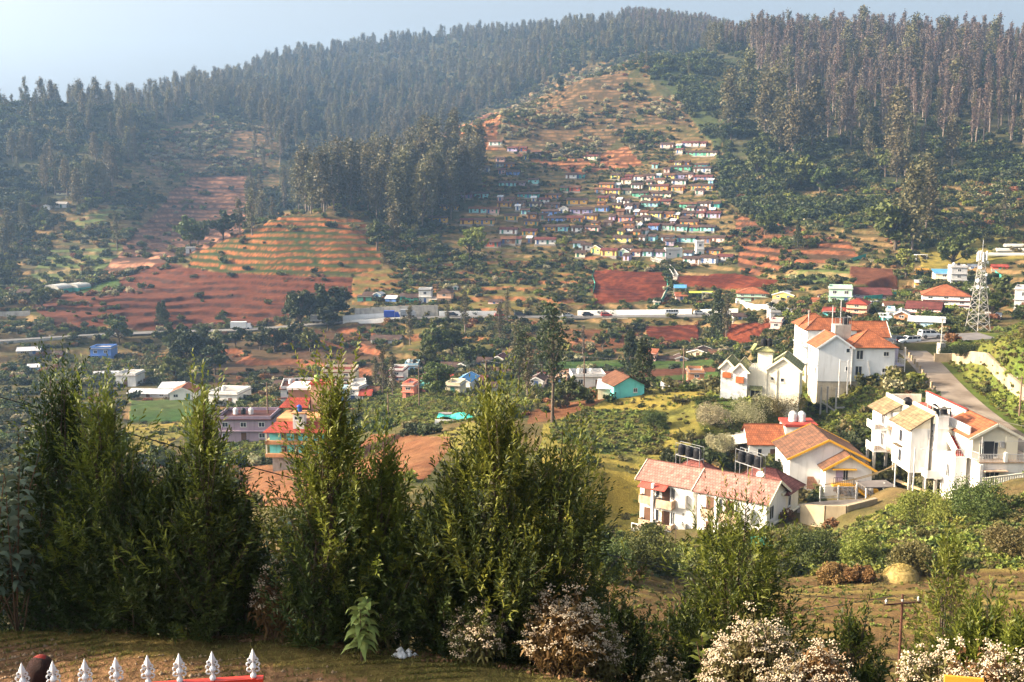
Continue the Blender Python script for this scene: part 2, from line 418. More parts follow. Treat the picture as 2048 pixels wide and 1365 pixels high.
AREAS = [
 ('wood', [(-900,120),(560,60),(1500,20),(2900,40),(2900,480),(2048,470),(1960,470),(1790,500),(1740,405),(1470,400),(1440,260),(1330,200),(1270,105),(1150,130),(1000,205),(870,265),(790,330),(760,420),(560,425),(560,260),(430,235),(300,262),(240,330),(120,400),(0,420),(-900,420)], 560),
 ('tan', [(300,300),(420,252),(540,248),(560,300),(500,335),(380,350),(290,352)], 600),
 ('wood', [(560,432),(770,440),(820,330),(930,320),(960,400),(860,470),(770,500),(700,440)], 500),
 ('redgreen', [(640,428),(560,432),(480,462),(385,500),(380,530),(520,548),(700,548),(760,532),(765,470),(740,440)], 440),
 ('red', [(60,612),(240,555),(330,522),(390,532),(520,548),(705,552),(710,588),(600,605),(560,655),(400,655),(110,655)], 405),
 ('brown', [(235,500),(300,430),(380,352),(505,345),(505,440),(480,466),(380,505),(300,535),(180,565)], 520),
 ('leftgreen', [(90,500),(240,478),(245,500),(170,562),(60,565)], 480),
 ('leftgreen', [(140,440),(240,400),(250,420),(160,455)], 480),
 ('green', [(160,580),(235,556),(240,572),(165,590)], 430),
 ('orange', [(865,275),(960,232),(1000,222),(1000,300),(930,308)], 560),
 ('tan', [(1000,222),(1080,178),(1200,132),(1262,142),(1275,235),(1210,300),(1160,320),(1060,305),(1000,300)], 560),
 ('orange', [(1050,315),(1160,318),(1250,290),(1290,330),(1150,350)], 560),
 ('tan', [(1270,190),(1400,190),(1430,250),(1290,245)], 560),
 ('dark', [(1300,130),(1400,110),(1440,250),(1440,400),(1500,405),(1760,410),(1700,478),(1480,430),(1430,300),(1380,230)], 500),
 ('darkred', [(1470,430),(1520,440),(1705,480),(1720,525),(1560,548),(1480,548)], 420),
 ('grasst', [(1180,505),(1340,520),(1340,545),(1180,540)], 400),
 ('redfield', [(1190,540),(1332,545),(1335,603),(1186,605)], 395),
 ('redfield', [(1350,556),(1470,548),(1625,566),(1615,578),(1480,574),(1355,574)], 395),
 ('grasst', [(700,545),(860,520),(1180,508),(1182,606),(1000,618),(700,608)], 385),
 ('leftgreen', [(1560,545),(1720,520),(1720,560),(1600,570)], 385),
 ('soil', [(1700,535),(1790,540),(1800,570),(1700,575)], 380),
 ('gold', [(1830,500),(1980,470),(2048,480),(2048,520),(1850,545)], 400),
 ('darkred', [(390,690),(760,640),(800,660),(740,755),(420,765)], 260),
 ('scrub', [(760,650),(1100,650),(1100,720),(760,725)], 260),
 ('grasst', [(820,650),(940,640),(1000,680),(980,720),(800,700)], 300),
 ('redfield', [(1290,652),(1395,645),(1400,682),(1300,684)], 310),
 ('redfield', [(1450,645),(1560,642),(1560,690),(1450,680)], 310),
 ('orange', [(1120,660),(1290,660),(1290,700),(1150,705)], 310),
 ('green', [(1110,718),(1440,718),(1440,733),(1110,736)], 240),
 ('soil', [(1100,736),(1250,742),(1440,733),(1440,745),(1260,758),(1230,775),(1100,770)], 240),
 ('green', [(1230,775),(1262,757),(1440,743),(1440,768),(1250,790)], 240),
 ('green', [(255,800),(420,795),(430,842),(260,842)], 150),
 ('gold', [(255,850),(400,845),(330,900),(255,905)], 120),
 ('lush', [(370,860),(560,830),(560,925),(370,925)], 120),
 ('lush', [(700,790),(1080,760),(1060,830),(900,850),(720,860)], 130),
 ('gold', [(860,880),(940,845),(1000,860),(1000,900),(880,905)], 120),
 ('clay', [(1060,828),(1100,808),(1215,798),(1140,835),(1060,850)], 120),
 ('clay', [(740,872),(900,874),(905,895),(850,960),(640,960)], 110),
 ('clay', [(480,930),(640,920),(660,1020),(480,1010)], 110),
 ('gold', [(1090,850),(1190,812),(1270,784),(1430,765),(1460,840),(1370,880),(1400,900),(1290,955),(1290,1090),(1060,1090),(1080,930)], 95),
 ('lush', [(1100,852),(1180,818),(1330,828),(1340,872),(1290,915),(1180,905),(1110,880)], 120),
 ('lush', [(1380,800),(1600,780),(1790,775),(1820,850),(1600,880),(1400,860)], 120),
 ('lush', [(1880,690),(2048,640),(2700,600),(2700,930),(2048,925),(1960,850),(1900,770),(1860,720)], 135),
 ('lush', [(1100,1060),(1600,1040),(2048,990),(2700,900),(2700,1140),(1500,1152),(1100,1155)], 73),
 ('gold', [(1870,985),(1960,960),(2000,980),(1900,1010)], 100),
 ('plough', [(700,1365),(1100,1155),(1600,1152),(2048,1138),(2700,1100),(3400,1500),(3400,2600),(700,2600)], 30),
]
wu = TU + fbm(TX, TY, 26, 3, 21) * 11 * sstep(60, 200, RG); wv = TV + fbm(TX, TY, 22, 3, 22) * 7 * sstep(60, 200, RG)
CLS = np.zeros(TX.shape, np.int16)
for nm, poly, rmin in AREAS:
    k = inpoly(wu, wv, poly) & (RG > rmin) & infront
    CLS[k] = KN.index(nm)
CLS[(RG > 1250)] = KN.index('wood')
er = edge_r(np.clip(AG, col_a[0], col_a[-1]))
ed = RG - er + fbm(TX, TY, 2.2, 3, 31) * .9                      # metres past the lane's edge
# the lane is bare dirt; a strip of grass runs along its outer side
CLS[(ed < -.6) & (RG < 60)] = KN.index('dirt')
CLS[(ed >= -.6) & (ed < 1.6) & (RG < 60)] = KN.index('lawn')
CLS[(~infront)] = KN.index('scrub'); CLS[(~infront) & (RG < 14)] = KN.index('dirt')
n1 = fbm(TX, TY, 9, 4, 41); n2 = fbm(TX, TY, 40, 3, 43); n3 = fbm(TX, TY, 2.5, 3, 47)
c1 = np.array([K[k][0] for k in KN])[CLS]; c2 = np.array([K[k][1] for k in KN])[CLS]
c3 = np.array([K[k][2] or K[k][0] for k in KN])[CLS]; step = np.array([K[k][3] for k in KN], float)[CLS]
mixv = np.clip(.5 + .9 * n1 + .5 * n2 + .45 * n3, 0, 1)[..., None]
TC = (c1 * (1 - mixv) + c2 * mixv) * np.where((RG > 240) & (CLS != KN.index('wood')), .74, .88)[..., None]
step = np.where((CLS == KN.index('scrub')) & (RG < 240), 0, step)
# terraces: real steps in the slope, bare risers
st = np.where(step > 0, step, 1.0)
ph = (TZ + n2 * 1.6 + n1 * .5) / st; fl = np.floor(ph); fr = ph - fl
hgt = np.where(fr < .76, fr * .42, .319 + (fr - .76) / .24 * .681)
tz2 = TZ + (hgt - fr) * st
isT = (step > 0)
TZ = np.where(isT, tz2, TZ)
ris = (sstep(.74, .78, fr) * (1 - sstep(.95, 1.0, fr)) * np.clip(.75 + .8 * n3 + .5 * n1, 0, 1))[..., None] * isT[..., None]
TC = TC * (1 - ris) + c3 * ris
# furrows of the bare plots
kf = (CLS == KN.index('redfield')); TC = np.where(kf[..., None], TC * (.78 + .35 * sstep(-.2, .3, n1 + n3))[..., None], TC); TZ = TZ + np.where(kf, .16 * np.sin(TZ * 7.5 + n1 * 2), 0)
TC = TC * np.where(kf, .86 + .2 * np.sin(TZ * 9 + n1 * 2), 1)[..., None]
# ploughed field: rows running across the slope with dry grass between
kp = (CLS == KN.index('plough')); row = np.sin((TY * .93 + TX * .35) * 2.9 + n1 * 2.5)
TZ = TZ + np.where(kp, .06 * row + .05 * n3, 0)
gr = sstep(.1, 1.1, row * .7 + n3 * 1.3 + .8 * n1)[..., None] * kp[..., None]
TC = TC * (1 - .65 * gr) + np.array((.24, .19, .05)) * .65 * gr
DENS = np.array([K[k][4] for k in KN])[CLS]
COLZ = inpoly(TU, TV, [(850,360),(960,300),(1180,350),(1330,280),(1430,280),(1480,530),(1180,530),(960,510),(850,460)]) & (RG > 440) & (RG < 720)
DENS = np.where(COLZ, DENS * 1.5, DENS)
for nm, d in road_d.items():
    DENS = np.where(d < ROADS[nm][1] / 2 + 1.5, 0, DENS)
TU, TV = project(TX, TY, TZ)
# what the camera sees of the sheet (running horizon along each bearing)
TAN = TZ / RG
runmax = np.maximum.accumulate(TAN, axis=0)
VIS = TAN >= np.vstack([np.full((1, TAN.shape[1]), -9), runmax[:-1]]) - .004

nr, na = TX.shape
idx = np.arange(nr * na).reshape(nr, na)
F = np.stack([idx[:-1, :-1], idx[:-1, 1:], idx[1:, 1:], idx[1:, :-1]], -1).reshape(-1, 4)
Vt = np.stack([TX, TY, TZ], -1).reshape(-1, 3)
gm = bpy.data.materials.new("ground"); gm.use_nodes = True
nt = gm.node_tree; b = nt.nodes["Principled BSDF"]; b.inputs["Roughness"].default_value = .95; b.inputs["Specular IOR Level"].default_value = .1
at = nt.nodes.new("ShaderNodeAttribute"); at.attribute_name = "soil"
tc = nt.nodes.new("ShaderNodeTexCoord")
def nzn(scale, detail=6, rough=.65):
    n = nt.nodes.new("ShaderNodeTexNoise"); n.inputs["Scale"].default_value = scale; n.inputs["Detail"].default_value = detail; n.inputs["Roughness"].default_value = rough
    nt.links.new(tc.outputs["Object"], n.inputs["Vector"]); return n
na_, nb_ = nzn(.35), nzn(5.5)
mm = nt.nodes.new("ShaderNodeMath"); mm.operation = 'MULTIPLY'; nt.links.new(na_.outputs[0], mm.inputs[0]); nt.links.new(nb_.outputs[0], mm.inputs[1])
mr = nt.nodes.new("ShaderNodeMapRange"); mr.inputs[1].default_value = .13; mr.inputs[2].default_value = .38; mr.inputs[3].default_value = .55; mr.inputs[4].default_value = 1.45
nt.links.new(mm.outputs[0], mr.inputs[0])
hv = nt.nodes.new("ShaderNodeHueSaturation"); nt.links.new(mr.outputs[0], hv.inputs["Value"]); nt.links.new(at.outputs["Color"], hv.inputs["Color"])
nt.links.new(hv.outputs[0], b.inputs["Base Color"])
bp = nt.nodes.new("ShaderNodeBump"); bp.inputs["Strength"].default_value = .9; bp.inputs["Distance"].default_value = .25
nt.links.new(mm.outputs[0], bp.inputs["Height"]); nt.links.new(bp.outputs[0], b.inputs["Normal"])
ground = mesh_np("ground", Vt, F, gm, attrs={"soil": TC.reshape(-1, 3)}, smooth=True)
tag(ground, kind="structure")

def ground_z(x, y):
    """height of the sheet at (x, y)"""
    r = math.hypot(x, y); a = math.atan2(x, y)
    i = int(np.clip(np.searchsorted(RR, r) - 1, 0, nr - 2)); j = int(np.clip(np.searchsorted(AA, a) - 1, 0, na - 2))
    t = (r - RR[i]) / (RR[i + 1] - RR[i]); s = (a - AA[j]) / (AA[j + 1] - AA[j]); t = min(max(t, 0), 1); s = min(max(s, 0), 1)
    return float((TZ[i, j] * (1 - s) + TZ[i, j + 1] * s) * (1 - t) + (TZ[i + 1, j] * (1 - s) + TZ[i + 1, j + 1] * s) * t)
def hit(u, v, rmin=8, rmax=2500):
    """where the line of sight through (u, v) meets the ground beyond rmin"""
    a = azim(u, v); t = tan_el(u, v); j = int(np.clip(np.searchsorted(AA, a) - 1, 0, na - 2)); s = (a - AA[j]) / (AA[j + 1] - AA[j])
    prof = (TZ[:, j] * (1 - s) + TZ[:, j + 1] * s) / RR
    k = np.nonzero((RR > rmin) & (RR < rmax) & (prof >= t))[0]
    if len(k) == 0:
        k0 = np.nonzero((RR > rmin) & (RR < rmax))[0]; i = k0[np.argmax(prof[k0])]
        r = RR[i]
    else:
        i = k[0]; r = RR[i]
        if i > 0 and prof[i - 1] < t: r = RR[i - 1] + (RR[i] - RR[i - 1]) * (t - prof[i - 1]) / (prof[i] - prof[i - 1])
    x, y = r * math.sin(a), r * math.cos(a)
    return Vector((x, y, ground_z(x, y)))

# road surfaces: strips laid just over the levelled ground
def ribbon(name, line, w, m, lift=.06):
    S = smooth_line(line)
    mb = MB(); pr = None
    for i, p in enumerate(S):
        d = (S[min(i + 1, len(S) - 1)] - S[max(i - 1, 0)]); d.z = 0; d.normalize(); n = Vector((-d.y, d.x, 0))
        z = p.z + lift
        cur = [Vector((*(p + n * w / 2).xy, z)), Vector((*(p - n * w / 2).xy, z))]
        if pr:
            mb.face([pr[0], pr[1], cur[1], cur[0]])
            for s_ in (0, 1):
                a_, b2 = pr[s_], cur[s_]; mb.face([a_, b2, b2 - Vector((0, 0, .5)), a_ - Vector((0, 0, .5))])
        pr = cur
    o = mb.build(name, m); tag(o, kind="structure"); return o, S
M_asph = mat("asphalt", (.13, .125, .12), .9, .25, .8, bump=.3)
M_conc = mat("worn_concrete_road", (.22, .185, .15), .9, .5, .25, c2=(.12, .09, .065), bump=.5)
valley_road, VS = ribbon("valley_road", ROADS['valley_road'][0], 7.0, M_asph)
ribbon("hill_road", ROADS['hill_road'][0], 5.6, M_conc, .07)
ribbon("car_park", ROADS['car_park'][0], 9.0, mat("parking_asphalt", (.15, .14, .135), .9, .25, .6), .10)
ribbon("hotel_lane", ROADS['hotel_lane'][0], 3.6, mat("lane_dirt", (.30, .24, .18), .95, .3, .8), .06)

# ------------------------------------------------------------------ plants: far and middle distance
def leafmat(name, c1, c2, rnd=.22, trans=.25, rough=.6, scale=.25):
    """leaf surface: two greens mixed by position, tinted per plant, slightly translucent"""
    if name in _mats: return _mats[name]
    m = bpy.data.materials.new(name); m.use_nodes = True
    nt = m.node_tree; N = nt.nodes; L = nt.links; b = N["Principled BSDF"]
    b.inputs["Roughness"].default_value = rough; b.inputs["Specular IOR Level"].default_value = .25
    tc = N.new("ShaderNodeTexCoord"); nz = N.new("ShaderNodeTexNoise"); nz.inputs["Scale"].default_value = scale; nz.inputs["Detail"].default_value = 4
    L.new(tc.outputs["Object"], nz.inputs["Vector"])
    gi = N.new("ShaderNodeNewGeometry")
    ad = N.new("ShaderNodeMath"); ad.operation = 'MULTIPLY_ADD'; ad.inputs[1].default_value = .55; L.new(gi.outputs["Random Per Island"], ad.inputs[0])
    m1 = N.new("ShaderNodeMath"); m1.operation = 'MULTIPLY_ADD'; m1.inputs[1].default_value = 1.5; m1.inputs[2].default_value = -.5
    L.new(nz.outputs[0], m1.inputs[0]); L.new(m1.outputs[0], ad.inputs[2])
    mx = N.new("ShaderNodeMix"); mx.data_type = 'RGBA'; mx.inputs[6].default_value = (*c1, 1); mx.inputs[7].default_value = (*c2, 1)
    L.new(ad.outputs[0], mx.inputs[0])
    oi = N.new("ShaderNodeObjectInfo"); mr = N.new("ShaderNodeMapRange"); mr.inputs[3].default_value = 1 - rnd; mr.inputs[4].default_value = 1 + rnd
    L.new(oi.outputs["Random"], mr.inputs[0])
    hs = N.new("ShaderNodeHueSaturation"); L.new(mr.outputs[0], hs.inputs["Value"])
    fr = N.new("ShaderNodeMath"); fr.operation = 'MULTIPLY'; fr.inputs[1].default_value = 13.7; f2 = N.new("ShaderNodeMath"); f2.operation = 'FRACT'
    L.new(oi.outputs["Random"], fr.inputs[0]); L.new(fr.outputs[0], f2.inputs[0])
    m2 = N.new("ShaderNodeMapRange"); m2.inputs[3].default_value = .5 - rnd * .14; m2.inputs[4].default_value = .5 + rnd * .08
    L.new(f2.outputs[0], m2.inputs[0]); L.new(m2.outputs[0], hs.inputs["Hue"])
    L.new(mx.outputs[2], hs.inputs["Color"]); L.new(hs.outputs[0], b.inputs["Base Color"])
    if trans:
        tr = N.new("ShaderNodeBsdfTranslucent"); L.new(hs.outputs[0], tr.inputs[0])
        sh = N.new("ShaderNodeMixShader"); sh.inputs[0].default_value = trans
        L.new(b.outputs[0], sh.inputs[1]); L.new(tr.outputs[0], sh.inputs[2]); L.new(sh.outputs[0], N["Material Output"].inputs[0])
    _mats[name] = m; return m
M_bark_pale = mat("pale_bark", (.17, .135, .11), .9, .4, .6)
M_bark = mat("dark_bark", (.10, .075, .055), .95, .4, 2)
L_euc = leafmat("eucalyptus_leaves", (.050, .056, .022), (.130, .112, .050))
L_dry = leafmat("dry_eucalyptus_leaves", (.085, .064, .048), (.150, .112, .082), .25)
L_dark = leafmat("dark_leaves", (.018, .031, .011), (.048, .062, .019))
L_mid = leafmat("green_leaves", (.042, .068, .016), (.105, .125, .03))
L_olive = leafmat("olive_leaves", (.075, .080, .026), (.16, .135, .045))
L_bright = leafmat("bright_leaves", (.12, .17, .028), (.24, .25, .05))
L_pale = leafmat("silvery_leaves", (.17, .18, .085), (.40, .36, .22))
L_rust = leafmat("rusty_leaves", (.14, .075, .03), (.24, .13, .05))

def cards(C, size, rng, aspect=.6, up=.3, bend=.25):
    """one bent leaf-clump face (2 quads, 6 points) at each centre"""
    n = len(C); size = np.broadcast_to(size, (n,))[:, None]
    d = rng.normal(size=(n, 3)); d[:, 2] = d[:, 2] * .7 + up; d /= np.linalg.norm(d, axis=1)[:, None]
    e = np.cross(d, rng.normal(size=(n, 3))); e /= np.linalg.norm(e, axis=1)[:, None] + 1e-9
    nn = np.cross(d, e)
    w = e * size * aspect * .5; l = d * size * .5; k = nn * size * bend * .5
    V = np.stack([C - l * .9 - w * .5, C - l + w * .5 * .6, C - w - k, C + w - k, C + l - w * .35, C + l * .8 + w * .45], 1).reshape(-1, 3)
    b = np.arange(n)[:, None] * 6
    F = np.concatenate([b + np.array([[0, 1, 3, 2]]), b + np.array([[2, 3, 5, 4]])], 0)
    return V, F
def tube(path, rad, n=6):
    """tapered limb along path"""
    path = np.array(path, float); V = []; F = []
    for i, p in enumerate(path):
        d = path[min(i + 1, len(path) - 1)] - path[max(i - 1, 0)]; d /= np.linalg.norm(d) + 1e-9
        a = np.cross(d, [1, .2, .1]); a /= np.linalg.norm(a); b_ = np.cross(d, a)
        t = np.arange(n) / n * 2 * np.pi
        V.append(p + rad[i] * (np.cos(t)[:, None] * a + np.sin(t)[:, None] * b_))
    V = np.concatenate(V)
    for i in range(len(path) - 1):
        for j in range(n):
            k = (j + 1) % n; F.append([i * n + j, i * n + k, (i + 1) * n + k, (i + 1) * n + j])
    return V, np.array(F)
def joinvf(parts):
    V = []; F = []; o = 0
    for v, f in parts:
        V.append(v); F.append(np.asarray(f) + o); o += len(v)
    return np.concatenate(V), np.concatenate(F)

def limb_path(rng, base, top, wob, k=6):
    t = np.linspace(0, 1, k)[:, None]; p = np.array(base) * (1 - t) + np.array(top) * t
    w = rng.normal(size=(k, 3)) * wob; w[0] = 0; w[:, 2] = 0
    return p + np.cumsum(w, 0) * .5

def eucalypt(seed, H, cr, c0, nclump, ncard, csize, lean=.02, sp=1.0):
    """tall bare trunk, limbs forking upwards, clumps of leaves with gaps; returns (trunk, crown)"""
    rng = np.random.default_rng(seed)
    tp = limb_path(rng, (0, 0, -1.0), (rng.normal() * H * lean, rng.normal() * H * lean, H * .97), H * .006, 9)
    tr = [tube(tp, np.linspace(.022, .004, 9) * H * .8, 6)]
    cr_pts = []; sizes = []
    for i in range(nclump):
        f = c0 + (1 - c0) * ((i + rng.random()) / nclump)
        q = tp[0] + (tp[-1] - tp[0]) * f
        prof = math.sin(min(1, (f - c0) / (1 - c0) * 1.15 + .18) * math.pi * .92) ** .6
        a = rng.random() * 2 * np.pi; rr = cr * prof * (.35 + .65 * rng.random())
        c = q + np.array([math.cos(a) * rr, math.sin(a) * rr, rng.random() * cr * .5])
        st_ = tp[0] + (tp[-1] - tp[0]) * max(c0 * .8, f - .12 - .06 * rng.random())
        tr.append(tube(limb_path(rng, st_, c, H * .003, 4), np.linspace(.0055, .0015, 4) * H, 4))
        m = int(ncard * (.6 + .8 * rng.random()))
        g = rng.normal(size=(m, 3)) * np.array([cr * .30, cr * .30, cr * .42]) * sp
        cr_pts.append(c + g)
    C = np.concatenate(cr_pts)
    return joinvf(tr), cards(C, csize * (.6 + .8 * rng.random(len(C))), rng, .65)
def broadleaf(seed, H, cr, nclump, ncard, csize, base=.15, flat=1.0):
    """short trunk, many clumps spread over and inside a lumpy crown"""
    rng = np.random.default_rng(seed)
    tr = [tube(limb_path(rng, (0, 0, -.8), (rng.normal() * cr * .1, rng.normal() * cr * .1, H * .6), H * .01, 5), np.linspace(.035, .012, 5) * H, 6)]
    pts = []
    for i in range(nclump):
        d = rng.normal(size=3); d /= np.linalg.norm(d); k = rng.random() ** .45
        zc = H * (base + (1 - base) * .5)
        c = np.array([d[0] * cr * k, d[1] * cr * k, zc + d[2] * H * (1 - base) * .43 * k * flat])
        c *= np.array([1, 1, 1]); c[:2] *= (.75 + .5 * rng.random())
        tr.append(tube(limb_path(rng, (0, 0, H * (.15 + .25 * rng.random())), c, H * .008, 4), np.linspace(.014, .003, 4) * H, 4))
        m = int(ncard * (.6 + .8 * rng.random())); s = cr * (.16 + .16 * rng.random())
        g = rng.normal(size=(m, 3)); g /= np.linalg.norm(g, axis=1)[:, None]; g *= (s * (.55 + .6 * rng.random((m, 1))))
        g[:, 2] *= .8
        pts.append(c + g)
    C = np.concatenate(pts); C[:, 2] = np.maximum(C[:, 2], .1)
    return joinvf(tr), cards(C, csize * (.6 + .8 * rng.random(len(C))), rng, .7)
def conifer(seed, H, cr, n, csize, base=.08):
    rng = np.random.default_rng(seed)
    tr = [tube(limb_path(rng, (0, 0, -.8), (0, 0, H * .97), H * .003, 6), np.linspace(.02, .003, 6) * H, 6)]
    f = base + (1 - base) * rng.random(n) ** .85
    w = cr * np.clip((1.02 - f), 0, 1) ** .6 * np.clip((f - base) / .12 + .35, 0, 1)
    a = rng.random(n) * 2 * np.pi; lob = 1 + .28 * np.sin(a * 3 + f * 9) + .22 * np.sin(f * 34 + a)
    k = rng.random(n) ** .4
    C = np.stack([np.cos(a) * w * k * lob, np.sin(a) * w * k * lob, f * H], 1)
    return joinvf(tr), cards(C, csize * (.6 + .8 * rng.random(n)), rng, .5, .9)
def shrub(seed, H, cr, n, csize, lumps=7):
    rng = np.random.default_rng(seed); pts = []
    for i in range(lumps):
        a = rng.random() * 2 * np.pi; rr = cr * .75 * math.sqrt(rng.random())
        c = np.array([math.cos(a) * rr, math.sin(a) * rr, H * (.25 + .45 * rng.random())]); s = cr * (.25 + .25 * rng.random())
        m = n // lumps; g = rng.normal(size=(m, 3)); g /= np.linalg.norm(g, axis=1)[:, None]; g *= s * (.5 + .6 * rng.random((m, 1)))
        pts.append(c + g * np.array([1, 1, .9]))
    C = np.concatenate(pts); C[:, 2] = np.abs(C[:, 2])
    return cards(C, csize * (.6 + .8 * rng.random(len(C))), rng, .7)

HIDE = bpy.data.collections.new("plant_shapes")          # shapes used by the scattered masses; not in the scene itself
def raw_mesh(name, parts, mats):
    V = []; F = []; MI = []; o = 0
    for i, (v, f) in enumerate(parts):
        V.append(v); F.append(np.asarray(f) + o); MI.append(np.full(len(f), i)); o += len(v)
    ob = mesh_np(name, np.concatenate(V), np.concatenate(F), mats, mi=np.concatenate(MI))
    me = ob.data; bpy.data.objects.remove(ob); return me
def scatter(name, pts, idx, rot, scl, meshes, kind_prefix):
    """a mass nobody could count: one object whose points carry copies of the given meshes"""
    coll = bpy.data.collections.new(kind_prefix)
    for i, me in enumerate(meshes):
        o = bpy.data.objects.new(f"{kind_prefix}_{i:02d}", me); coll.objects.link(o)
    me = bpy.data.meshes.new(name); me.vertices.add(len(pts)); me.vertices.foreach_set("co", np.asarray(pts, np.float32).ravel())
    for an, tp, av in (("pick", 'INT', idx), ("spin", 'FLOAT', rot), ("size", 'FLOAT', scl)):
        a = me.attributes.new(an, tp, 'POINT'); a.data.foreach_set("value", np.asarray(av, np.int32 if tp == 'INT' else np.float32))
    ob = bpy.data.objects.new(name, me); COL.objects.link(ob)
    g = bpy.data.node_groups.new(name, 'GeometryNodeTree')
    g.interface.new_socket("Geometry", in_out='INPUT', socket_type='NodeSocketGeometry'); g.interface.new_socket("Geometry", in_out='OUTPUT', socket_type='NodeSocketGeometry')
    N = g.nodes; L = g.links
    gi = N.new("NodeGroupInput"); go = N.new("NodeGroupOutput"); ip = N.new("GeometryNodeInstanceOnPoints"); ci = N.new("GeometryNodeCollectionInfo")
    ci.inputs["Collection"].default_value = coll; ci.inputs["Separate Children"].default_value = True; ci.inputs["Reset Children"].default_value = True
    def na(nm, t):
        n = N.new("GeometryNodeInputNamedAttribute"); n.data_type = t; n.inputs["Name"].default_value = nm; return n.outputs[0]
    cx = N.new("ShaderNodeCombineXYZ"); L.new(na("spin", 'FLOAT'), cx.inputs[2])
    L.new(gi.outputs[0], ip.inputs["Points"]); L.new(ci.outputs[0], ip.inputs["Instance"]); ip.inputs["Pick Instance"].default_value = True
    L.new(na("pick", 'INT'), ip.inputs["Instance Index"]); L.new(cx.outputs[0], ip.inputs["Rotation"]); L.new(na("size", 'FLOAT'), ip.inputs["Scale"])
    L.new(ip.outputs[0], go.inputs[0])
    md = ob.modifiers.new("scatter", 'NODES'); md.node_group = g
    tag(ob, kind="stuff"); return ob

# cell areas, to pick spots evenly over the ground
dr = np.gradient(RR)[:, None]; da = np.gradient(AA)[None, :]
AREA = RG * dr * da
def pick(mask, n, rng, weight=None):
    w = AREA * mask
    if weight is not None: w = w * weight
    w = w.ravel(); c = np.cumsum(w)
    if c[-1] <= 0: return np.zeros((0, 3)), np.zeros(0, int)
    k = np.searchsorted(c, rng.random(n) * c[-1]); k = np.clip(k, 0, len(w) - 1)
    j = np.stack([TX.ravel()[k], TY.ravel()[k], TZ.ravel()[k]], 1)
    return j, k
def spaced(p, d):
    """drop points nearer than d to a kept one"""
    g = {}; keep = []
    for i, q in enumerate(p):
        c = (int(q[0] // d), int(q[1] // d)); ok = True
        for a in (-1, 0, 1):
            for b_ in (-1, 0, 1):
                for t in g.get((c[0] + a, c[1] + b_), ()):
                    if (p[t][0] - q[0]) ** 2 + (p[t][1] - q[1]) ** 2 < d * d: ok = False
        if ok: g.setdefault(c, []).append(i); keep.append(i)
    return np.array(keep, int)

# kinds of far tree: (trunk vf, crown vf, bark, leaves)
EUC_R = [(*eucalypt(100 + i, 30, 1.9, .32, 26, 26, .80, .015), M_bark_pale, L_dry) for i in range(4)]      # dry, narrow, reddish
EUC_G = [(*eucalypt(120 + i, 30, 4.6, .26, 26, 60, 1.25, .03), M_bark_pale, L_euc) for i in range(4)]      # olive, wider
EUC_N = [(*eucalypt(140 + i, 30, 2.9, .22, 24, 36, 1.0, .015), M_bark_pale, L_euc) for i in range(3)]      # olive, narrow
BRD = [(*broadleaf(160 + i, 14, 6.0, 26, 55, 1.1), M_bark, L_dark) for i in range(3)]
BRD_O = [(*broadleaf(170 + i, 14, 5.5, 24, 55, 1.1), M_bark, L_mid) for i in range(3)]
TREES = EUC_R + EUC_G + EUC_N + BRD + BRD_O
I_R = [0, 1, 2, 3]; I_G = [4, 5, 6, 7]; I_N = [8, 9, 10]; I_B = [11, 12, 13]; I_O = [14, 15, 16]
tree_me = [raw_mesh("forest_tree_shape", [t[0], t[1]], [t[2], t[3]]) for t in TREES]
trunk_me = [raw_mesh("trunk", [t[0]], [t[2]]) for t in TREES]
crown_me = [raw_mesh("crown", [t[1]], [t[3]]) for t in TREES]

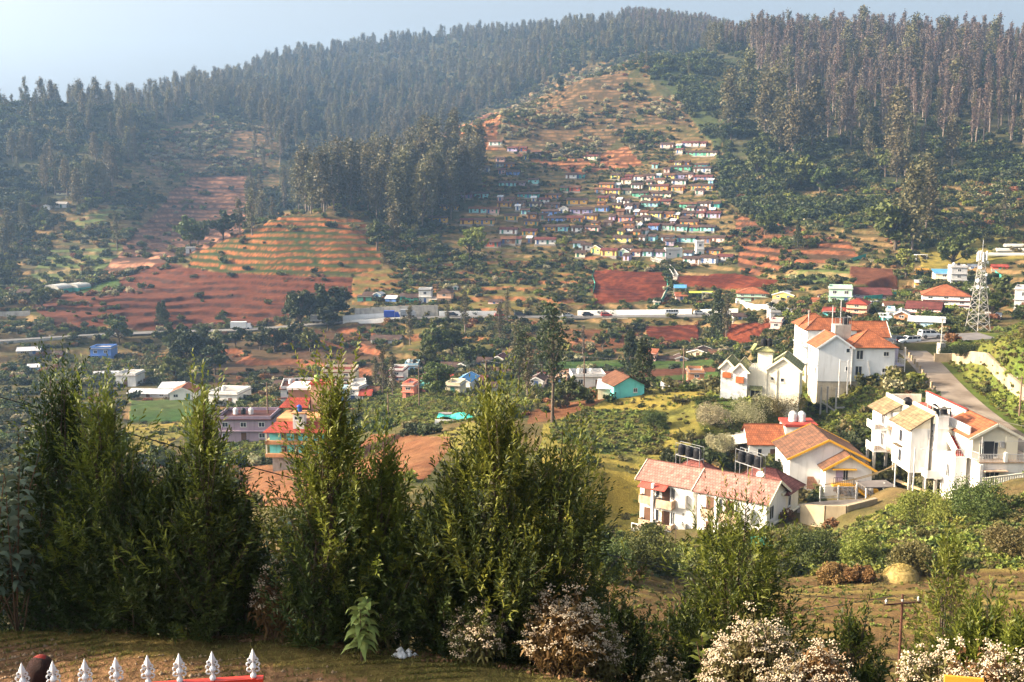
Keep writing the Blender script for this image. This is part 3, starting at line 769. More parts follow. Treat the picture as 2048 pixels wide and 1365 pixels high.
# woods: (outline of the ground they stand on, nearest distance, how many, spacing, kinds with weights, size range, label, how many stand as single trees)
WOODS = [
 ('right', [(1500,100),(1780,60),(2060,60),(2120,60),(2300,100),(2300,480),(2048,300),(1830,290),(1700,300),(1600,270),(1520,180)], 560, 3300, 3.6, [(I_R, .8), (I_N, .15), (I_G, .05)], (.75, 1.2), 'slender dry reddish-grey eucalyptus packed on the steep slope above the village', 95),
 ('rightlow', [(1780,300),(2300,300),(2300,470),(1990,470),(1960,440),(1800,510),(1770,470),(1760,360)], 430, 190, 7.0, [(I_G, .55), (I_R, .2), (I_N, .25)], (.75, 1.15), 'olive-crowned eucalyptus on the lower slope above the village', 40),
 ('ravine', [(1440,170),(1520,180),(1600,270),(1700,300),(1830,300),(1760,400),(1480,395),(1440,260)], 520, 620, 4.8, [(I_B, .35), (I_G, .25), (I_N, .12), (I_O, .28)], (.85, 1.35), 'dark bushy tree filling the shaded ravine behind the hillside colony', 30),
 ('farridge', [(300,160),(560,110),(900,70),(1300,40),(1560,50),(1560,110),(1290,108),(1150,150),(1000,210),(700,330),(560,260),(430,230)], 850, 4600, 5.0, [(I_G, .32), (I_B, .38), (I_O, .15), (I_N, .15)], (.45, .75), '', 0),
 ('far top', [(1200,40),(1300,30),(2100,30),(2100,105),(1560,115),(1330,85)], 850, 1600, 5.0, [(I_R, .7), (I_N, .3)], (.6, .85), '', 0),
 ('left', [(-200,150),(0,190),(200,190),(330,180),(560,190),(560,245),(430,235),(300,262),(240,330),(120,400),(0,440),(-200,470)], 640, 2000, 5.0, [(I_N, .3), (I_G, .30), (I_B, .40)], (.48, .8), 'bluish eucalyptus in the hazy wood at the edge of the terraced spur', 30),
 ('gully', [(540,250),(620,300),(900,260),(930,300),(860,330),(560,425),(520,400),(505,300)], 640, 520, 6.5, [(I_N, .4), (I_B, .35), (I_G, .25)], (.55, .85), '', 0),
 ('grove', [(560,428),(600,428),(720,438),(760,442),(790,470),(800,500),(860,455),(900,440),(950,400),(960,350),(930,330),(880,335),(760,380),(620,400)], 500, 330, 5.6, [(I_G, .75), (I_N, .25)], (.78, 1.12), 'olive-crowned eucalyptus in the grove standing over the terraced fields', 90),
 ('knolltop', [(1000,212),(1150,152),(1280,108),(1420,95),(1420,180),(1300,128),(1200,145),(1010,222)], 640, 110, 6.0, [(I_O, .5), (I_B, .3), (I_N, .2)], (.35, .65), '', 0),
 ('knollcrestleft', [(870,262),(1000,205),(1100,165),(1090,150),(980,180),(860,240)], 660, 90, 6.0, [(I_G, .6), (I_N, .4)], (.5, .85), '', 0),
 ('valley edge', [(-100,420),(100,400),(240,330),(300,300),(230,400),(100,470),(20,560),(-100,640)], 450, 170, 8.0, [(I_B, .4), (I_O, .4), (I_G, .2)], (.45, .8), 'dull green tree in the hazy hollow beside the terraced spur', 10),
 ('left spur', [(500,350),(560,330),(570,420),(540,470),(500,480),(490,440)], 560, 60, 7.0, [(I_B, .6), (I_G, .2), (I_N, .2)], (.5, .8), 'dark tree in the strip between the terraces and the grove', 10),
]
mass_p = []; mass_i = []; mass_r = []; mass_s = []; SINGLES = []
rng3 = np.random.default_rng(5)
for (wn_, poly, rmin, n, sp, kinds, (s0, s1), label, nsing) in WOODS:
    mask = inpoly(TU, TV, poly) & (RG > rmin) & infront
    p, k = pick(mask, n * 2, rng3); 
    if len(p) == 0: continue
    kp_ = spaced(p, sp)[:n]; p = p[kp_]; k = k[kp_]
    u_, v_ = project(p[:, 0], p[:, 1], p[:, 2])
    ids = []
    for _ in range(len(p)):
        x = rng3.random(); 
        for lst, w in kinds:
            x -= w
            if x <= 0 or lst is kinds[-1][0]: ids.append(lst[rng3.integers(len(lst))]); break
    ids = np.array(ids); sc = s0 + (s1 - s0) * rng3.random(len(p)); ro = rng3.random(len(p)) * 6.28
    r_ = np.hypot(p[:, 0], p[:, 1])
    score = sc / r_ * np.where(VIS.ravel()[k], 1, .5) * np.where((u_ > -20) & (u_ < 2068) & (v_ > 0), 1, .01) * (.8 + .4 * rng3.random(len(p)))
    order = np.argsort(-score); single = set(order[:nsing].tolist())
    for i in range(len(p)):
        if i in single: SINGLES.append((p[i], int(ids[i]), float(ro[i]), float(sc[i]), label, wn_))
        else: mass_p.append(p[i]); mass_i.append(ids[i]); mass_r.append(ro[i]); mass_s.append(sc[i])
# lone trees of the slopes: (u, v of the foot, height m, kind)
LONE = [
 (135,395,22,'g','wide olive eucalyptus beside the white farm sheds'),(175,398,24,'g','wide olive eucalyptus right behind the white farm sheds'),(225,375,24,'g','brownish round eucalyptus above the left terraces'),
 (270,330,26,'n','tall leafy eucalyptus at the left wood edge, nearest the hazy ridge'),(560,330,24,'r','pale dry tree above the narrow green strip left of the grove'),
 (235,500,20,'n','thin dark tree standing by the path across the terraces'),(380,500,18,'o','dark bushy tree behind the small white water tank hut'),(395,490,15,'o','lower bush-like tree behind the white water tank hut'),(445,480,16,'b','dark tree at the crest of the green terraces'),
 (480,470,18,'n','narrow tree between the two brown terraced fields'),(505,470,22,'n','tall narrow tree beside the electricity pole on the crest'),
 (150,380,20,'o','bushy tree on the edge of the left spur'),(400,320,14,'n','slender tree among the upper tan terraces'),
 (790,500,20,'g','leaning eucalyptus at the right foot of the grove'),(755,500,15,'o','bushy tree at the right end of the green terraces'),
 (940,530,19,'y','willowy light green tree below the hillside colony'),(960,505,14,'y','light green tree just under the first row of houses'),
 (1125,505,9,'y','small bright green tree beside the white house row'),
 (1595,500,11,'c','lone small conical tree on the red terraced field'),(1530,470,12,'o','lone round tree at the top of the red terraced field'),(1605,420,8,'o','small round tree on the dark slope above the red field'),
 (1825,508,34,'g','very tall broad eucalyptus rising at the corner of the village field'),(1790,500,24,'o','broad dark tree left of the very tall eucalyptus'),(1850,470,26,'g','tall eucalyptus behind the very tall one'),
 (1930,500,11,'o','round green tree near the goal post shelter'),(1905,540,14,'o','broad green tree above the blue-roofed house'),(1812,555,12,'y','yellow-green tree beside the yellow sheds'),
 (2010,450,16,'n','slim tree at the upper edge of the village terraces'),
 (600,655,15,'b','dark round tree by the valley road, leftmost of the cluster'),(635,648,17,'b','dark tall tree in the middle of the valley road cluster'),(670,645,15,'b','dark round tree at the right of the valley road cluster'),(655,662,10,'b','low dark tree in front of the valley road cluster'),
 (340,700,11,'b','round dark tree beside the concrete slope wall'),(370,735,13,'b','large round dark tree under the concrete slope wall'),(405,730,13,'b','large dark tree right of another under the slope wall'),(430,750,11,'b','dark tree at the right of the clump under the slope wall'),
 (350,765,9,'o','low green tree above the white box house'),(520,700,9,'b','dark tree under the parked lorry'),(550,705,9,'b','dark tree right of the one under the parked lorry'),(590,700,10,'b','dark tree on the bank below the valley road'),(620,705,9,'o','green tree on the bank below the valley road'),(470,695,8,'b','low dark tree left under the parked lorry'),
 (238,690,12,'o','round tree where the footpath leaves the road'),(320,650,9,'c','small conical tree in the red field above the road'),(328,652,10,'c','small conical tree right of its twin in the red field'),
 (85,620,11,'o','round tree below the greenhouses'),(930,665,15,'n','feathery tree on the road edge above the green bank'),(895,650,9,'n','small feathery tree by the blue lorry'),
 (820,690,13,'n','feathery tree beside the old tiled house below the road'),(870,720,12,'o','bush tree on the grassy bank below the road'),(905,715,12,'o','second bush tree on the grassy bank below the road'),(850,740,9,'o','small tree at the foot of the grassy bank'),
 (1000,690,14,'n','tall dark feathery tree on the road bend'),(1030,740,15,'n','tall dark tree on the bank under the road bend'),(1015,650,12,'n','small tree right at the road bend'),
 (765,790,12,'n','narrow tree between the white houses and the pink house'),(785,792,10,'n','smaller narrow tree beside the pink house'),(752,780,9,'n','narrow tree left of the pink house'),
 (875,792,10,'B','dense round tree in front of the pink house'),(940,735,8,'o','tree behind the cream gabled houses'),
 (1435,675,16,'c','dense columnar tree between the two red banks'),(1452,678,14,'n','thin tree beside the dense columnar tree'),
 (1260,775,15,'c','dense dark conical tree in the green field'),(1285,785,10,'C','shorter dark conical tree in the green field'),(1255,730,10,'n','slim tree at the top of the green field'),
 (1165,720,11,'r','rusty bush tree on the slope below the white road wall'),(1205,700,7,'o','small tree on the slope below the white road wall'),
 (1105,845,19,'t','tall bare-stemmed tree with drooping dark crown by the red track'),(1035,800,14,'t','tall dark rounded tree with bare stem, nearer of the middle pair'),(1085,772,15,'t','tall drooping blue-green tree behind the red track'),
 (1135,815,6,'o','small round tree at the right of the red track'),(1055,800,11,'n','silvery-green tree between the tall dark pair'),
 (1950,620,9,'o','tree at the foot of the lattice mast'),(1985,640,9,'o','bushy tree between the mast and the lush bank'),(2010,600,9,'o','tree beside the green netting'),
 (1560,640,6,'o','small tree above the pink cubic house'),(1630,640,6,'y','small bright tree among the village roofs'),
]
KI = {'g': I_G, 'n': I_N, 'r': I_R, 'b': I_B, 'o': I_O}
YW = [(*broadleaf(180 + i, 14, 4.2, 24, 55, .8, .05), M_bark, L_bright) for i in range(2)]
CF = [(*conifer(190 + i, 14, 3.4, 1500, .75), M_bark, L_dark) for i in range(2)]
TL = [(*eucalypt(200 + i, 30, 3.6, .42, 26, 60, .75, .02, 1.1), M_bark, L_dark) for i in range(3)]
XT = {'y': YW, 'c': CF, 'C': CF, 't': TL, 'B': [(*broadleaf(210, 14, 6.2, 40, 80, .75, .02), M_bark, L_mid)]}
xme = {k: [(raw_mesh("trunk", [t[0]], [t[2]]), raw_mesh("crown", [t[1]], [t[3]])) for t in v] for k, v in XT.items()}
NAMES = {**{i: 'eucalyptus_tree' for i in I_R + I_G + I_N}, **{i: 'broadleaf_tree' for i in I_B + I_O}}
def put_tree(name, tm, cm, loc, rz, s, label, group=None, sx=1.0):
    e = empty(name, loc, rz, label, 'tree', group)
    e.scale = (s * sx, s * sx, s)
    for nm, me in (("trunk", tm), ("crown", cm)):
        o = bpy.data.objects.new(nm, me); COL.objects.link(o); o.parent = e
    return e
WB = {}; WS = {}
for w_ in set(s[5] for s in SINGLES):
    pr_ = [project(s[0][0], s[0][1], s[0][2]) for s in SINGLES if s[5] == w_]; uu_ = [float(a) for a, _ in pr_]; vv_ = [float(b_) for _, b_ in pr_]
    WB[w_] = ((min(uu_), max(uu_)), (min(vv_), max(vv_))); WS[w_] = float(np.median([s[3] for s in SINGLES if s[5] == w_]))
SHORT = {'right': ('dry reddish-grey eucalyptus on the steep wooded slope', 'bushy tree on the steep wooded slope'), 'rightlow': ('olive eucalyptus on the lower wooded slope', 'bushy tree on the lower wooded slope'),
         'ravine': ('slender eucalyptus of the shaded ravine', 'dark bushy tree of the shaded ravine'), 'left': ('bluish eucalyptus of the hazy wood', 'bluish round tree of the hazy wood'), 'grove': ('olive-crowned eucalyptus of the grove over the terraces', 'bushy tree of the grove'),
         'valley edge': ('dull eucalyptus of the hazy hollow', 'dull green round tree of the hazy hollow'), 'left spur': ('dark slender eucalyptus beside the terraced spur', 'dark round tree beside the terraced spur')}
for p, i, ro, sc, label, wn_ in SINGLES:
    nm = NAMES[i]; nn = {'eucalyptus_tree': 'eucalyptus', 'broadleaf_tree': 'tree'}[nm]
    lb = label
    if i in I_B + I_O: lb = label.replace('olive-crowned eucalyptus', 'round bushy tree').replace('bluish eucalyptus', 'bluish round tree').replace('dark tree', 'dark round tree')
    elif wn_ in ('ravine', 'valley edge', 'left spur'): lb = label.replace('bushy tree', 'slender eucalyptus').replace('dull green tree', 'dull green eucalyptus').replace('dark tree', 'dark slender eucalyptus')
    uu, vv = project(p[0], p[1], p[2]); b0, b1 = WB[wn_]; ku = min(4, int(5 * (uu - b0[0]) / (b0[1] - b0[0] + 1e-6))); kv = min(2, int(3 * (vv - b1[0]) / (b1[1] - b1[0] + 1e-6)))
    tall = 'tall' if sc > WS[wn_] else 'short'
    lb = f"{tall} {SHORT[wn_][0 if nn == 'eucalyptus' else 1]}, {['far left', 'left', 'middle', 'right', 'far right'][ku]} {['upper', 'central', 'lower'][kv]} part"
    put_tree(nm, trunk_me[i], crown_me[i], Vector(p), ro, sc, lb, 'trees of the ' + {'right': 'steep wooded slope', 'rightlow': 'lower wooded slope', 'ravine': 'shaded ravine', 'left': 'hazy wood', 'grove': 'eucalyptus grove', 'valley edge': 'hazy hollow', 'left spur': 'strip beside the terraces'}[wn_])
LONE_POS = []
for u, v, h, kd, label in LONE:
    rmin = 95 if v > 640 and kd not in 'gr' else 180
    if kd == 't': rmin = 120
    q = hit(u, v, rmin); rz = rng3.random() * 6.28; LONE_POS.append(q)
    if kd in KI:
        i = KI[kd][rng3.integers(len(KI[kd]))]; base = 30 if i < 11 else 14
        put_tree(NAMES[i], trunk_me[i], crown_me[i], q, rz, h / base, label, sx=1.0 if i < 11 else 1.05)
    else:
        lst = xme[kd]; tm, cm = lst[rng3.integers(len(lst))]; base = 30 if kd == 't' else 14
        put_tree({'y': 'broadleaf_tree', 'c': 'conical_tree', 'C': 'conical_tree', 't': 'tall_tree', 'B': 'broadleaf_tree'}[kd], tm, cm, q, rz, h / base, label, sx=1.15 if kd == 'C' else 1.0)
forest = scatter("forest", mass_p, mass_i, mass_r, mass_s, tree_me, "forest_tree")

# undergrowth: bushes over the slopes
SH_M = [L_dark, L_mid, L_olive, L_mid, L_bright, L_pale, L_rust]
sh_me = [raw_mesh("bush_shape", [shrub(300 + i, 1.9, 1.5, 260, .42)], [SH_M[i]]) for i in range(7)]
tuft_me = [raw_mesh("tuft_shape", [shrub(320 + i, .55, .5, 90, .22, 4)], [[L_olive, L_bright, L_mid][i]]) for i in range(3)]
clusters = sstep(-.25, .25, fbm(TX, TY, 22, 3, 61))
mask = infront & (RG > 60) & (RG < 1250) & (np.abs(AG) < R(33))
wgt = DENS * (clusters + .06) * np.minimum(1.0, (330 / RG)) ** 1.0
SH_N = 56000
p, k = pick(mask, SH_N, rng3, wgt)
cl = CLS.ravel()[k]
probs = {'lush': (.02, .16, .14, .13, .55, 0, 0), 'gold': (.1, .2, .5, 0, .1, .1, 0), 'wood': (.6, .3, .1, 0, 0, 0, 0), 'dark': (.7, .3, 0, 0, 0, 0, 0), 'tan': (.1, .15, .3, .05, 0, .35, .05)}
dflt = (.34, .24, .20, .06, .05, .03, .08)
pi = np.array([rng3.choice(7, p=np.array(probs.get(KN[c], dflt)) / sum(probs.get(KN[c], dflt))) for c in cl])
dist_ = np.hypot(p[:, 0], p[:, 1])
ss = (.5 + .95 * rng3.random(len(p)) ** 1.4) * np.where(dist_ > 450, 1.5, np.where(dist_ < 130, .8, 1.05)) * np.where(np.isin(cl, [KN.index('wood'), KN.index('dark')]), 1.5, 1)
ss = np.where(cl == KN.index('lush'), ss * .62, ss); ss = np.where(COLZ.ravel()[k], ss * .5, ss)
bushes = scatter("undergrowth", p - np.array([0, 0, .25]), pi, rng3.random(len(p)) * 6.28, ss, sh_me, "bush_shapes")
# grass tufts on the golden meadow and the ploughed field
mask2 = infront & (np.isin(CLS, [KN.index('gold'), KN.index('lush'), KN.index('plough'), KN.index('grasst')])) & (RG < 330) & (RG > 28) & (road_d['hill_road'] > 4.2) & (road_d['car_park'] > 5.5)
p, k = pick(mask2, 42000, rng3, np.minimum(1, (90 / RG)) ** 1.2 * np.where(CLS == KN.index('lush'), 3.2, .5) * (clusters * .7 + .3) * np.where(CLS == KN.index('plough'), 1.6, 1))
cl = CLS.ravel()[k]
pi = np.where(cl == KN.index('lush'), rng3.integers(0, 3, len(p)), np.where(rng3.random(len(p)) < .7, 0, 1))
scatter("grass_tufts", p - np.array([0, 0, .05]), pi, rng3.random(len(p)) * 6.28, (.4 + .8 * rng3.random(len(p))) * np.where(cl == KN.index('plough'), .45, 1.0), tuft_me, "tuft_shapes")

# ------------------------------------------------------------------ houses of the valley and the hillside colony
CW = {'white': (.74, .72, .68), 'cream': (.74, .66, .46), 'mustard': (.62, .34, .06), 'yellow': (.74, .58, .16), 'orange': (.62, .27, .07), 'aqua': (.28, .60, .58), 'teal': (.07, .36, .34),
      'green': (.12, .42, .28), 'mint': (.45, .68, .52), 'blue': (.14, .27, .62), 'light blue': (.40, .60, .72), 'lilac': (.46, .40, .60), 'purple': (.33, .22, .42), 'pink': (.74, .46, .42), 'coral': (.72, .25, .17),
      'red': (.50, .12, .07), 'brown': (.26, .15, .10), 'grey': (.42, .42, .42), 'peach': (.66, .42, .28), 'brick': (.50, .24, .12), 'mauve': (.36, .27, .33), 'turquoise': (.16, .62, .62)}
CR = {'brown': (.085, .048, .036), 'red': (.36, .06, .035), 'tile': (.38, .12, .05), 'grey': (.36, .36, .36), 'tin': (.62, .64, .66), 'blue': (.10, .34, .66), 'maroon': (.15, .04, .034), 'concrete': (.38, .35, .32), 'olive': (.24, .25, .14), 'green': (.12, .40, .32), 'rust': (.17, .075, .04)}
def wm(c): return mat(c.replace(' ', '_') + "_wall", CW[c], .85, .12, .7, stain=.55)
def rm(c):
    if c in ('brown', 'red', 'tile', 'maroon', 'rust'): return mat(c + "_roof_tiles", CR[c], .85, .45, .5, tiles=(.45, .38))
    return mat(c + "_roof", CR[c], .6 if c in ('tin', 'blue') else .85, .25, .6, tiles=(.3, 6) if c in ('tin', 'blue', 'grey', 'green') else None)
M_glass = mat("window_glass", (.035, .04, .05), .25, .3, 1)
M_door = [mat("brown_door", (.14, .07, .04), .7), mat("blue_door", (.08, .14, .30), .7), mat("green_door", (.05, .18, .13), .7)]
M_frame = mat("white_frame", (.70, .69, .66), .6)
M_plinth = mat("stone_plinth", (.30, .27, .235), .95, .35, 1.2, bump=.5, stain=.6)
M_concrete = mat("weathered_concrete", (.40, .375, .33), .92, .3, .6, bump=.3, stain=.9)
M_white = mat("whitewash", (.78, .77, .74), .85, .1, .5, stain=.3)
M_black = mat("black_plastic", (.012, .012, .014), .45, .2, 1)
M_tankw = mat("white_plastic", (.72, .72, .70), .5, .1, 1)
M_steel = mat("galvanised_steel", (.42, .43, .44), .5, .25, 2, metal=.4)
M_wood = mat("weathered_wood", (.20, .14, .10), .9, .4, 3)

def window(x, y, z, w, h, par, frame=M_frame, side='f', bars=1, sill=True):
    """window part on a wall: side f = front (-y), l = left (-x), r = right (+x)"""
    mb = MB()
    def bx(a0, a1, d0, d1, z0, z1):
        if side == 'f': mb.box(x + a0, x + a1, y - d1, y - d0, z0, z1)
        elif side == 'l': mb.box(x - d1, x - d0, y + a0, y + a1, z0, z1)
        else: mb.box(x + d0, x + d1, y + a0, y + a1, z0, z1)
    mb.m = 1; bx(-w / 2, w / 2, -.1, .015, z, z + h)
    mb.m = 0; t = min(.10, w * .09)
    for s in (-1, 1): bx(s * w / 2 - t / 2, s * w / 2 + t / 2, .0, .05, z - t / 2, z + h + t / 2)
    for zz in (z, z + h): bx(-w / 2 + t / 2, w / 2 - t / 2, .0, .045, zz - t / 2, zz + t / 2)
    for i in range(bars): bx(-w / 2 + w * (i + 1) / (bars + 1) - t * .35, -w / 2 + w * (i + 1) / (bars + 1) + t * .35, .002, .04, z + t / 2, z + h - t / 2)
    if sill: bx(-w / 2 - .1, w / 2 + .1, 0, .14, z - t / 2 - .09, z - t / 2 - .002)
    return mb.build("window", [frame, M_glass], par)
def door(x, y, z, w, h, par, m=None, side='f'):
    mb = MB()
    def bx(a0, a1, d0, d1, z0, z1):
        if side == 'f': mb.box(x + a0, x + a1, y - d1, y - d0, z0, z1)
        elif side == 'l': mb.box(x - d1, x - d0, y + a0, y + a1, z0, z1)
        else: mb.box(x + d0, x + d1, y + a0, y + a1, z0, z1)
    bx(-w / 2, w / 2, -.1, .03, z, z + h); bx(-w / 2 - .07, -w / 2, 0, .06, z, z + h); bx(w / 2, w / 2 + .07, 0, .06, z, z + h); bx(-w / 2 - .07, w / 2 + .07, 0, .065, z + h, z + h + .08)
    bx(-w / 2 + .12, w / 2 - .12, .03, .045, z + .15, z + h * .45); bx(-w / 2 + .12, w / 2 - .12, .03, .045, z + h * .52, z + h - .15)
    return mb.build("door", m or M_door[0], par)

def gable_roof(par, x0, x1, y0, y1, z, rise, m, axis='x', over=.35, t=.12, name="roof", fascia=None, ridge=True):
    """two sheets meeting in a ridge along axis"""
    mb = MB()
    if axis == 'x':
        ym = (y0 + y1) / 2; k = rise / (ym - y0); zz = z - k * over
        mb.slab([(x0 - over, y0 - over, zz), (x1 + over, y0 - over, zz), (x1 + over, ym, z + rise), (x0 - over, ym, z + rise)], t)
        mb.slab([(x1 + over, y1 + over, zz), (x0 - over, y1 + over, zz), (x0 - over, ym, z + rise), (x1 + over, ym, z + rise)], t)
        if ridge: mb.bar((x0 - over, ym, z + rise + .03), (x1 + over, ym, z + rise + .03), .22, .12, 6)
    else:
        xm = (x0 + x1) / 2; k = rise / (xm - x0); zz = z - k * over
        mb.slab([(x0 - over, y1 + over, zz), (x0 - over, y0 - over, zz), (xm, y0 - over, z + rise), (xm, y1 + over, z + rise)], t)
        mb.slab([(x1 + over, y0 - over, zz), (x1 + over, y1 + over, zz), (xm, y1 + over, z + rise), (xm, y0 - over, z + rise)], t)
        if ridge: mb.bar((xm, y0 - over, z + rise + .03), (xm, y1 + over, z + rise + .03), .22, .12, 6)
    o = mb.build(name, m, par)
    if fascia:
        fb = MB()
        if axis == 'x':
            for xx in (x0 - over, x1 + over):
                fb.bar((xx, y0 - over, zz - t / 2), (xx, ym, z + rise - t / 2), .07, .30); fb.bar((xx, y1 + over, zz - t / 2), (xx, ym, z + rise - t / 2), .07, .30)
        else:
            for yy in (y0 - over, y1 + over):
                fb.bar((x0 - over, yy, zz - t / 2), (xm, yy, z + rise - t / 2), .07, .30); fb.bar((x1 + over, yy, zz - t / 2), (xm, yy, z + rise - t / 2), .07, .30)
        fb.build("bargeboard", fascia, o)
    return o
def hip_roof(par, x0, x1, y0, y1, z, rise, m, over=.4, name="roof"):
    mb = MB(); a0, a1, b0, b1 = x0 - over, x1 + over, y0 - over, y1 + over
    w, d = a1 - a0, b1 - b0; i = min(w, d) / 2; t = .12
    if w >= d: r0, r1 = (a0 + i, (b0 + b1) / 2, z + rise), (a1 - i - .01, (b0 + b1) / 2, z + rise)
    else: r0, r1 = ((a0 + a1) / 2, b0 + i, z + rise), ((a0 + a1) / 2, b1 - i - .01, z + rise)
    A, B, C_, D = (a0, b0, z), (a1, b0, z), (a1, b1, z), (a0, b1, z)
    if w >= d:
        mb.slab([A, B, r1, r0], t); mb.slab([C_, D, r0, r1], t); mb.slab([D, A, r0], t); mb.slab([B, C_, r1], t); hips = [(A, r0), (D, r0), (B, r1), (C_, r1), (r0, r1)]
    else:
        mb.slab([D, A, r0, r1], t); mb.slab([B, C_, r1, r0], t); mb.slab([A, B, r0], t); mb.slab([C_, D, r1], t); hips = [(A, r0), (B, r0), (C_, r1), (D, r1), (r0, r1)]
    for p, q in hips: mb.bar(p, q, .2, .12, 6)
    return mb.build(name, m, par)
def body(par, x0, x1, y0, y1, z0, z1, m, gable=0, axis='x', name="wall", plinth=0, mp=None):
    """walls of one block, with gable ends if gable > 0"""
    mb = MB(); mb.box(x0, x1, y0, y1, z0, z1)
    if gable:
        if axis == 'x':
            ym = (y0 + y1) / 2
            for xx, s in ((x0, 0), (x1, 1)):
                xa, xb = (xx, xx + .2) if s == 0 else (xx - .2, xx)
                f = [(xa, y0, z1), (xa, y1, z1), (xa, ym, z1 + gable)]; g = [(xb, y0, z1), (xb, y1, z1), (xb, ym, z1 + gable)]
                mb.face(f[::-1]); mb.face(g)
        else:
            xm = (x0 + x1) / 2
            for yy, s in ((y0, 0), (y1, 1)):
                ya, yb = (yy, yy + .2) if s == 0 else (yy - .2, yy)
                f = [(x0, ya, z1), (x1, ya, z1), (xm, ya, z1 + gable)]; g = [(x0, yb, z1), (x1, yb, z1), (xm, yb, z1 + gable)]
                mb.face(f); mb.face(g[::-1])
    o = mb.build(name, m, par)
    return o
def tank(loc, s, m, label, cat='water tank', group=None, rz=0):
    """ribbed plastic roof tank with a lid"""
    e = empty("water_tank", loc, rz, label, cat, group)
    mb = MB(); pr = [(0, 0), (.55, 0)]
    for i in range(5):
        z = .12 + i * .21; pr += [(.55, z - .05), (.60, z), (.60, z + .08), (.55, z + .12)]
    pr += [(.55, 1.18), (.40, 1.36), (.22, 1.42), (0, 1.42)]
    mb.lathe([(r * s, z * s) for r, z in pr[1:-1]], n=16); mb.build("shell", m, e, smooth=False)
    lb = MB(); lb.lathe([(.24 * s, 1.40 * s), (.25 * s, 1.44 * s), (.25 * s, 1.50 * s), (.05 * s, 1.55 * s)], n=12); lb.build("lid", m, e)
    return e

def house(u, v, wpx, hpx, wall, roof, kind, label, depth=6.0, rz=None, floors=1, rmin=150, tanks=0, nwin=None, cat='house', group=None, name='house', gable=.22, z_sink=3.0, r=None):
    q = P(u, v, r) if r else hit(u, v, rmin)
    D = math.hypot(q.x, q.y); w = wpx * D / FPX; h = hpx * D / FPX
    if rz is None: rz = -math.atan2(q.x, q.y) * .5 - .12 + random.uniform(-.2, .2)
    e = empty(name, q, rz, label, cat, group)
    x0, x1, y0, y1 = -w / 2, w / 2, 0, depth
    W, Rf = wm(wall), rm(roof)
    rise = 0; wh = h
    if kind in ('gx', 'gy', 'hip'):
        rise = min(h * .42, (depth if kind == 'gx' else min(w, depth)) * gable * 1.1); wh = h - rise
    body(e, x0, x1, y0, y1, 0, wh, W, rise if kind in ('gx', 'gy') else 0, 'x' if kind == 'gx' else 'y')
    pl = MB(); pl.box(x0 - .15, x1 + .15, y0 - .15, y1 + .15, -z_sink, -.003); pl.build("plinth", M_plinth, e)
    if kind == 'gx': gable_roof(e, x0, x1, y0, y1, wh + .02, rise, Rf, 'x')
    elif kind == 'gy': gable_roof(e, x0, x1, y0, y1, wh + .02, rise, Rf, 'y', fascia=M_frame)
    elif kind == 'hip': hip_roof(e, x0, x1, y0, y1, wh, rise, Rf)
    elif kind == 'shed':
        mb = MB(); mb.slab([(x0 - .4, y0 - .5, wh - .12), (x1 + .4, y0 - .5, wh - .12), (x1 + .4, y1 + .3, wh + depth * .16), (x0 - .4, y1 + .3, wh + depth * .16)], .08); mb.build("roof", Rf, e)
    else:
        mb = MB(); mb.box(x0 - .35, x1 + .35, y0 - .35, y1 + .35, wh, wh + .16)
        mb.build("roof", Rf, e)
        pb = MB()
        for a in ((x0, x1, y0, y0 + .15), (x0, x1, y1 - .15, y1), (x0, x0 + .15, y0 + .15, y1 - .15), (x1 - .15, x1, y0 + .15, y1 - .15)): pb.box(*a, wh + .163, wh + .8)
        pb.build("parapet", W, e)
    fh = wh / floors
    for f in range(floors):
        if f > 0:
            sb = MB(); sb.box(x0 - .3, x1 + .3, y0 - .45, y0 - .003, f * fh - .1, f * fh + .08); sb.build("ledge", rm('red') if roof in ('red', 'tile') else W, e)
        n = nwin or max(1, int(w / 3.2))
        for i in range(n):
            x = x0 + (i + .5) * w / n
            if f == 0 and i % 3 == 1 or (n == 1 and f == 0): door(x, y0, .05, min(.9, w / n * .5), min(2.0, fh * .8), e, M_door[(i + int(u)) % 3])
            else: window(x, y0, f * fh + fh * .36, min(1.2, w / n * .5), min(1.2, fh * .42), e, bars=1, sill=False)
        if depth > 5: window(x0, depth * .5, f * fh + fh * .36, 1.1, min(1.2, fh * .42), e, side='l', sill=False)
    for i in range(tanks):
        s = .9; px = -w / 4 + i * 1.6
        p = e.matrix_basis @ Vector((px, depth * .55, wh + .165)) if False else Vector((q.x + math.cos(rz) * px - math.sin(rz) * depth * .55, q.y + math.sin(rz) * px + math.cos(rz) * depth * .55, q.z + wh + .165))
        tank(p, s, M_tankw if i % 2 == 0 else M_black, f"{['left', 'middle', 'right'][i]} {'white' if i % 2 == 0 else 'black'} tank on the {' '.join(label.split()[:9])}", group=None)
    return e

